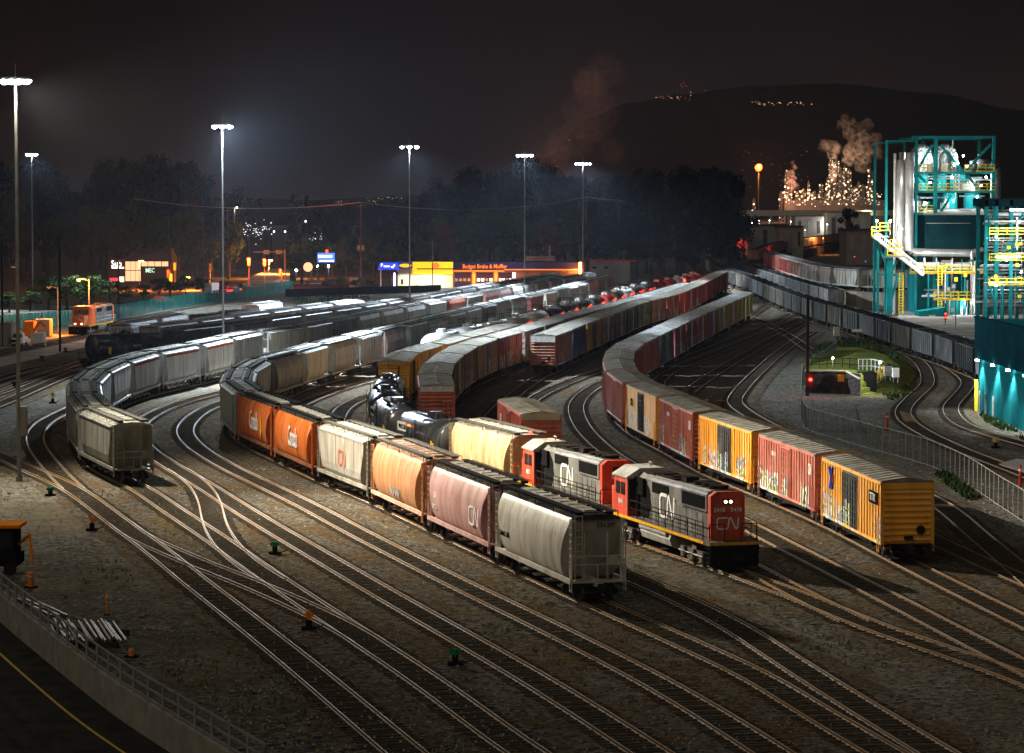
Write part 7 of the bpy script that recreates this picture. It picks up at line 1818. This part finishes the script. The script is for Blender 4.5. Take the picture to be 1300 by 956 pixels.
# ================================================================ overpass and far industrial strip
root = empty('overpass', (0, 1500, 0), 'pale concrete overpass crossing behind the coal trains', 'overpass')
XX = lambda px, D: XD(px, D, 12)
link('deck', MB().box(XX(925, 1500), XX(1140, 1500), 0, 12, W(1000, 274, 1500).z, W(1000, 267, 1500).z).mesh('deck', 'concrete'), root)
for px in range(935, 1140, 22): link('pier', MB().box(XX(px, 1500) - .8, XX(px, 1500) + .8, 2, 9, 0, W(1000, 274, 1500).z).mesh('pier', 'concrete'), root)
q = random.Random(31)
for k, (x0, x1, y0, y1, D_) in enumerate([(905, 940, 262, 276, 1150), (945, 1000, 286, 312, 1000), (1010, 1046, 275, 296, 1350), (1050, 1105, 270, 300, 1400), (902, 950, 292, 302, 980), (990, 1020, 288, 312, 950), (1075, 1120, 292, 318, 900)]):
    root = empty('warehouse', (0, D_, 0), ['long low shed nearest the tall dark tree', 'wide dim warehouse behind the farthest train', 'shed under the overpass lit by white lamps', 'large dim hall below the refinery', 'flat building with a pale roof line at the left of the strip', 'narrow dim warehouse with pale doors', 'dark hall left of the teal plant'][k], 'warehouse')
    link('wall', MB().box(XX(x0, D_), XX(x1, D_), 0, 20, 0, W(1000, y0, D_).z).mesh('wall', 'grey_wall'), root)
    link('roof', MB().box(XX(x0, D_) - .5, XX(x1, D_) + .5, -.6, 20.5, W(1000, y0, D_).z, W(1000, y0 - 1, D_).z).mesh('roof', 'far_wall'), root)
    for j in range(3):
        xx = x0 + (x1 - x0) * (j + .3) / 3; link('door', MB().box(XX(xx, D_), XX(xx + (x1 - x0) * .1, D_), -.1, 0, max(0, W(1000, y1, D_).z), max(.5, W(1000, y0 + 6, D_).z)).mesh('door', q.choice(['galvanised', 'far_wall', 'far_wall', 'pink_wall'])), root)
far = [(964, 280, 1300, 'lamp_white', 26000), (977, 280, 1320, 'lamp_white', 9000), (955, 283, 1250, 'lamp_white', 5000), (1011, 274, 1400, 'lamp_warm', 9000), (1004, 281, 1380, 'lamp_white', 4000), (913, 304, 1000, 'lamp_white', 6000), (942, 306, 1000, 'lamp_small', 3000), (1030, 280, 1380, 'lamp_small', 3000), (1050, 285, 1350, 'lamp_white', 8000), (1022, 292, 1200, 'lamp_small', 3000), (1045, 302, 1060, 'lamp_sodium', 9000), (1075, 303, 1060, 'lamp_sodium', 5000), (866, 305, 900, 'lamp_white', 1500), (955, 267, 1500, 'lamp_small', 0), (1012, 260, 1600, 'lamp_warm', 0), (954, 239, 1700, 'galvanised', 0), (940, 239, 2000, 'lamp_warm', 0), (1100, 268, 1500, 'lamp_warm', 3000), (1035, 262, 1600, 'lamp_small', 0), (987, 287, 1200, 'lamp_red', 900), (938, 311, 980, 'lamp_red', 900), (1099, 332, 760, 'lamp_blue', 200), (1085, 326, 780, 'lamp_red', 200)]
fl = ['brightest white floodlight in the distant strip', 'white floodlight just right of the brightest one', 'white floodlight just left of the brightest one', 'warm floodlight beneath the overpass', 'white lamp under the overpass beside the warm one', 'white lamp at the foot of the tall dark tree', 'small lamp among wagons right of the dark tree', 'small pale lamp above the sheds', 'white floodlight left of the refinery road', 'small lamp above the red-lit wagons', 'orange lamp over the end of the farthest train', 'orange lamp left of the stair gallery', 'lone white lamp in the dark trees', 'tiny lamp on the overpass at its left end', 'tiny warm lamp on the overpass', 'grey lamp pole rising beside the flare', 'row lamp beside the dark tree crown', 'warm lamp at the right end of the overpass', 'tiny white lamp above the overpass', 'red lamp above the farthest train', 'red lamp low beside the dark trees', 'small blue lamp behind the embankment train', 'dim red lamp behind the embankment train']
for (px, py, D_, mt, P_), lb in zip(far, fl):
    p = W(px, py, D_); root = empty('light_pole', (p.x, D_, 0), lb, 'light pole'); r_ = D_ / F * (.55 if mt == 'lamp_white' else .4)
    link('pole', MB().bar((0, .3, 0), (0, .3, max(.5, p.z)), r_ * .35, 6).mesh('pole', 'far_steel'), root)
    h_ = link('lamp', MB().ball((0, 0, max(.5, p.z)), r_, 8, 5, .5).mesh('lamp', mt), root)
    if P_: light('pole_light', 'POINT', (0, -1.2 - r_, max(.5, p.z)), P_, {'lamp_white': (1, .96, .92), 'lamp_warm': (1, .8, .5), 'lamp_small': (1, .85, .7), 'lamp_sodium': (1, .35, .08), 'lamp_red': (1, .03, .02), 'lamp_blue': (.1, .2, 1)}[mt], root, shadow_soft_size=.5)
p = W(985, 317, 850); light('marker_light', 'POINT', (p.x, p.y, 5.0), 2600, (1, .02, .02), None, shadow_soft_size=.3).name = 'red_yard_light'
# ================================================================ refinery
D = 2700.0
q = random.Random(55)
def tower(px, ytop, w_, label, n, plat=True):
    root = empty('refinery_column', (XD(px, D), D, 0), label, 'refinery column', 'refinery columns')
    H_ = W(px, ytop, D).z; r_ = w_ * D / F / 2
    m = MB(); m.bar((0, 0, 0), (0, 0, H_), r_ * .6, 10); m.ball((0, 0, H_), r_ * .6, 10, 5)
    link('column', m.mesh('column', 'far_steel'), root)
    m = MB(); z = 6
    while z < H_: m.box(-r_, r_, -r_, r_, z, z + .4); z += 7
    for s_ in (-1, 1): m.bar((s_ * r_, -r_, 0), (s_ * r_, -r_, H_ * .95), .3, 4)
    link('platform', m.mesh('platform', 'far_steel'), root)
    m = MB()
    for k in range(n):
        z = H_ * q.uniform(.05, 1) ** .9; x = q.choice([-1, 1, q.uniform(-1, 1)]) * r_; s_ = q.choice([.2, .25, .3, .35, .5, .8]); m.box(x - s_, x + s_, -r_ - .6, -r_ - .2, z - s_, z + s_)
    o = link('lamps', m.mesh('lamps', 'lamp_far'), root); o['kind'] = 'stuff'
tw_ = [(957, 248, 3), (998, 212, 3.4), (1001, 228, 6), (992, 240, 6), (1012, 240, 6), (1020, 236, 5), (1026, 226, 2.5), (1034, 240, 7), (1042, 230, 4), (1050, 222, 3), (1054, 196, 4), (1061, 200, 6), (1068, 214, 5), (1072, 206, 3), (1078, 211, 4), (1085, 235, 8), (1090, 228, 5), (1096, 232, 7), (1104, 210, 5), (1108, 236, 5), (1112, 240, 5), (1066, 238, 10), (1048, 243, 8)]
for k, (px, yt, w_) in enumerate(tw_):
    tower(px, yt + 4, w_, f'lit steel column of the refinery, {ORD[k]} from its left end', 6 + int((262 - yt) * .35))
root = empty('refinery_hall', (XD(1072, D), D - 12, 0), 'low refinery block covered in small lamps', 'refinery')
m = MB(); m.box(-60, 38, 0, 20, 0, W(1072, 254, D).z); link('wall', m.mesh('wall', 'far_steel'), root)
m = MB()
for k in range(120):
    x = q.uniform(-60, 40); z = W(1072, 260, D).z + q.random() ** 1.5 * 13; s_ = q.choice([.15, .2, .3, .4, .7]); m.box(x - s_, x + s_, -1.2, -.8, z - s_, z + s_)
o = link('lamps', m.mesh('lamps', 'lamp_far'), root); o['kind'] = 'stuff'
light('refinery_light', 'POINT', (-5, -40, 50), 90000, (1, .66, .42), root, shadow_soft_size=6)
light('refinery_light', 'POINT', (-60, -30, 30), 160000, (1, .42, .25), root, shadow_soft_size=6)
p = W(963, 216, 2500); root = empty('flare_stack', (p.x, 2500, 0), 'flare stack burning with a bright orange flame', 'flare stack')
link('stack', MB().bar((0, 0, 0), (0, 0, p.z), .6, 8).mesh('stack', 'far_steel'), root)
m = MB(); m.ball((0, 0, p.z + 2.2), 3.3, 10, 6, 1.0); m.ball((1.6, 0, p.z + 3.6), 1.5, 8, 5, 1.1); m.ball((-1.2, 0, p.z + 3.8), 1.0, 8, 5, 1.4); link('flame', m.mesh('flame', 'lamp_flame', smooth=True), root)
light('flare_light', 'POINT', (0, -4, p.z + 4), 300000, (1, .25, .06), root, shadow_soft_size=3)
# smoke: lumpy closed puffs of thin scattering
def smoke(name, pts, label, D_, dens, col, seed):
    q = random.Random(seed); m, nt, b = new_mat('smoke_' + str(seed)); nt.nodes.remove(b)
    vol = nd(nt, 'ShaderNodeVolumePrincipled'); vol.inputs['Color'].default_value = (*col, 1); vol.inputs['Density'].default_value = dens; vol.inputs['Anisotropy'].default_value = .1
    nt.links.new(vol.outputs[0], nt.nodes['Material Output'].inputs['Volume'])
    tcn = nd(nt, 'ShaderNodeTexCoord'); ns = nd(nt, 'ShaderNodeTexNoise'); ns.inputs['Scale'].default_value = .19 * F / D_ / 1.3; ns.inputs['Detail'].default_value = 4; ns.inputs['Roughness'].default_value = .6; ns.inputs['Distortion'].default_value = .6
    nt.links.new(tcn.outputs['Object'], ns.inputs['Vector']); nt.links.new(ramp(nt, ns.outputs['Fac'], .43, .66, 0, dens * 2.6), vol.inputs['Density'])
    bm = MB()
    for px, py, r_ in pts:
        c = W(px, py, D_); rr = 1.25 * r_ * D_ / F
        for k in range(5):
            cc = c + Vector((q.gauss(0, .45), q.gauss(0, .6), q.gauss(0, .45))) * rr; bm.ball(cc, rr * q.uniform(.45, .85), 12, 8)
    me = bm.mesh(name, 'smoke_' + str(seed), smooth=True); o = link(name, me)
    md = o.modifiers.new('r', 'REMESH'); md.mode = 'VOXEL'; md.voxel_size = D_ / F
    tx = bpy.data.textures.new('t' + str(seed), 'CLOUDS'); tx.noise_scale = 5.5 * D_ / F; tx.noise_depth = 3
    d2 = o.modifiers.new('d', 'DISPLACE'); d2.texture = tx; d2.texture_coords = 'GLOBAL'; d2.strength = 9 * D_ / F; d2.mid_level = .5
    o['kind'] = 'stuff'; tag(o, label, 'smoke'); return o
smoke('smoke', [(1051, 186, 8), (1060, 188, 9), (1072, 190, 9), (1084, 194, 10), (1096, 196, 12), (1108, 186, 9), (1112, 174, 8), (1092, 176, 9), (1080, 166, 9), (1074, 158, 7), (1100, 172, 9), (1088, 184, 9)], 'thick orange-lit smoke plume drifting over the refinery', 2660, .012, (.9, .8, .7), 1)
smoke('smoke', [(1006, 236, 5), (1008, 226, 5), (1004, 216, 4), (1009, 209, 3), (1058, 212, 5), (1057, 224, 5), (1056, 200, 5)], 'thin pink steam rising between the refinery columns', 2640, .03, (.9, .75, .7), 2)
smoke('smoke', [(706, 212, 16), (716, 196, 18), (728, 180, 20), (738, 162, 22), (748, 144, 24), (756, 124, 26), (762, 106, 26), (690, 206, 14)], 'faint wide smoke plume rising behind the tall trees at centre', 2760, .0012, (.9, .75, .65), 3)
pl_ = W(705, 222, 2720); light('plume_fill', 'POINT', (pl_.x, 2640, 60), 1000000, (1, .42, .28), None, shadow_soft_size=10)  # unseen warm lamp added behind the trees to light the plume
# ================================================================ hills
def hill(px, D_, label, mat='hillside', depth=1500, seed=0):
    m = MB(); n = 70; q = random.Random(seed); X0, X1 = px[0][0], px[-1][0]; rows = []
    def yy(x):
        for (a, ya), (b_, yb) in zip(px, px[1:]):
            if a <= x <= b_:
                t = (x - a) / (b_ - a); t = t * t * (3 - 2 * t); return ya + (yb - ya) * t
        return px[-1][1]
    for i in range(n + 1):
        x = X0 + (X1 - X0) * i / n; H_ = W(x, yy(x) + 2.2 * noise.noise((x * .06, seed, 0)), D_).z; xw = XD(x, D_)
        rows.append([(xw, D_ - depth, -2), (xw, D_ - depth * .6, H_ * .38 + 6 * noise.noise((x * .05, 2, seed))), (xw, D_ - depth * .3, H_ * .74 + 8 * noise.noise((x * .04, 5, seed))), (xw, D_, H_), (xw, D_ + depth * .5, H_ * .7), (xw, D_ + depth, -2)])
    vs = [p for r_ in rows for p in r_]; k = 6
    m.add(vs, [(i * k + j, (i + 1) * k + j, (i + 1) * k + j + 1, i * k + j + 1) for i in range(n) for j in range(k - 1)])
    struct(link('hill', m.mesh('hill', mat, smooth=True)), label)
hill([(560, 256), (640, 232), (700, 195), (745, 150), (800, 130), (860, 120), (960, 109), (1060, 106), (1180, 118), (1300, 140), (1400, 165)], 4400, 'broad dark mountain behind the refinery', depth=1300)
hill([(-80, 248), (80, 246), (250, 250), (400, 254), (480, 250), (600, 246), (700, 250), (800, 256)], 3000, 'low dark ridge at the left', depth=700, seed=3)
def lights_on_hill(pts, label, mat, D_=2850):
    m = MB()
    for px, py, s_ in pts:
        p = W(px, py, D_); r_ = s_ * D_ / F; m.box(p.x - r_, p.x + r_, D_, D_ + 1, p.z - r_ * .7, p.z + r_ * .7)
    o = link('hill_lights', m.mesh('hill_lights', mat)); o['kind'] = 'stuff'; tag(o, label, 'distant lights')
q = random.Random(6)
lights_on_hill([(q.uniform(955, 1032), q.gauss(131, 1.2), q.uniform(.2, .5)) for _ in range(34)], 'line of tiny warm lights near the mountain top', 'lit_window')
lights_on_hill([(q.uniform(828, 880), q.gauss(124, 1.0), q.uniform(.15, .35)) for _ in range(22)] + [(877, 117, .4), (877, 121, .4), (895, 115, .3)], 'tiny pale lights on the mountain shoulder', 'lit_window')
lights_on_hill([(864, 107, .35), (868, 105, .35), (871, 109, .35), (866, 110, .35)], 'cluster of tiny red lights on the mountain top', 'lit_orange')
lights_on_hill([(q.uniform(940, 1030), q.uniform(188, 240), q.uniform(.12, .3)) for _ in range(40)], 'sparse tiny lights on the slope behind the flare', 'lit_window')
lights_on_hill([(q.uniform(425, 440), q.gauss(257, 1), q.uniform(.3, .7)) for _ in range(8)] + [(q.uniform(462, 510), q.gauss(254, 2), q.uniform(.2, .6)) for _ in range(22)], 'line of pale lights on the low ridge', 'lit_window', 2200)
lights_on_hill([(q.uniform(308, 345), q.gauss(291, 6), q.uniform(.2, .5)) for _ in range(40)] + [(q.uniform(390, 410), q.gauss(302, 4), q.uniform(.2, .4)) for _ in range(14)], 'speckle of windows seen through the trees above the crossroads', 'lit_white', 700)
# pylon
p = W(380, 213, 1500); root = empty('pylon', (p.x, 1500, 0), 'thin steel pylon above the dark conifers', 'pylon')
m = MB()
for s_ in (-1, 1): m.bar((s_ * 3, 0, 0), (s_ * 1.8, 0, p.z), .3, 4); 
for k in range(8): m.bar((-2.4, 0, p.z * (k + .3) / 8), (2.4, 0, p.z * (k + .9) / 8), .2, 4)
m.box(-4, 4, -.2, .2, p.z - 4, p.z - 3.4); link('frame', m.mesh('frame', 'far_steel'), root)
# ================================================================ marker lamp between hopper and second locomotive
p = LOCO2_CAB; root = empty('lamp', (p.x - .3, p.y + 2.2, 0.2), 'small red lamp glowing between the tan hopper and the second locomotive', 'lamp')
link('bracket', MB().bar((0, 0, 1.6), (0, 0, 4.5), .04, 6).mesh('bracket', 'dark_pole'), root); link('bulb', MB().ball((0, 0, 4.55), .12).mesh('bulb', 'lamp_red'), root)
light('lamp_light', 'POINT', (0, -.3, 4.4), 420, (1, .09, .03), root, shadow_soft_size=.1)
root = empty('lamp', (*TR['K'].at(TR['K'].near(869, 356, 5.1)).xy, 0), 'red lamp above the grey-roofed boxcars', 'lamp')
p_ = W(869, 356, 560); root.location = (p_.x, 560, 0); link('post', MB().bar((0, 0, 0), (0, 0, p_.z), .06, 6).mesh('post', 'dark_pole'), root); link('bulb', MB().ball((0, 0, p_.z), .25).mesh('bulb', 'lamp_red'), root)
light('lamp_light', 'POINT', (0, -.6, p_.z + .3), 2500, (1, .03, .02), root, shadow_soft_size=.2)
# ================================================================ night haze
m, nt, b = new_mat('haze_mat'); nt.nodes.remove(b)
vol = nd(nt, 'ShaderNodeVolumePrincipled'); vol.inputs['Color'].default_value = (.72, .82, 1, 1); vol.inputs['Density'].default_value = HAZE; vol.inputs['Anisotropy'].default_value = .35
nt.links.new(vol.outputs[0], nt.nodes['Material Output'].inputs['Volume'])
o = link('haze', MB().box(-3100, 3600, -70, 6600, -3, 330).mesh('haze', 'haze_mat')); o['kind'] = 'stuff'; tag(o, 'thin night haze over the whole yard', 'haze')
# ================================================================ camera, world, render settings
cam = bpy.data.cameras.new('camera'); co = bpy.data.objects.new('camera', cam); COL.objects.link(co)
co.location = (0, 0, HC); co.rotation_euler = (math.pi / 2 - TH, 0, 0)
cam.sensor_width = 36; cam.lens = 36 * F / 1300; cam.shift_y = -(478 - 433) / 1300
cam.clip_start = 1; cam.clip_end = 30000; SC.camera = co
SC.view_settings.view_transform = 'Standard'; SC.view_settings.look = 'None'
SC.view_settings.exposure = EXPO; SC.view_settings.gamma = 1
SC.cycles.max_bounces = 4; SC.cycles.diffuse_bounces = 2; SC.cycles.glossy_bounces = 2; SC.cycles.transmission_bounces = 2
SC.cycles.volume_bounces = 0; SC.cycles.caustics_reflective = False; SC.cycles.caustics_refractive = False
SC.cycles.sample_clamp_indirect = 4; SC.cycles.use_denoising = True; SC.cycles.use_light_tree = True
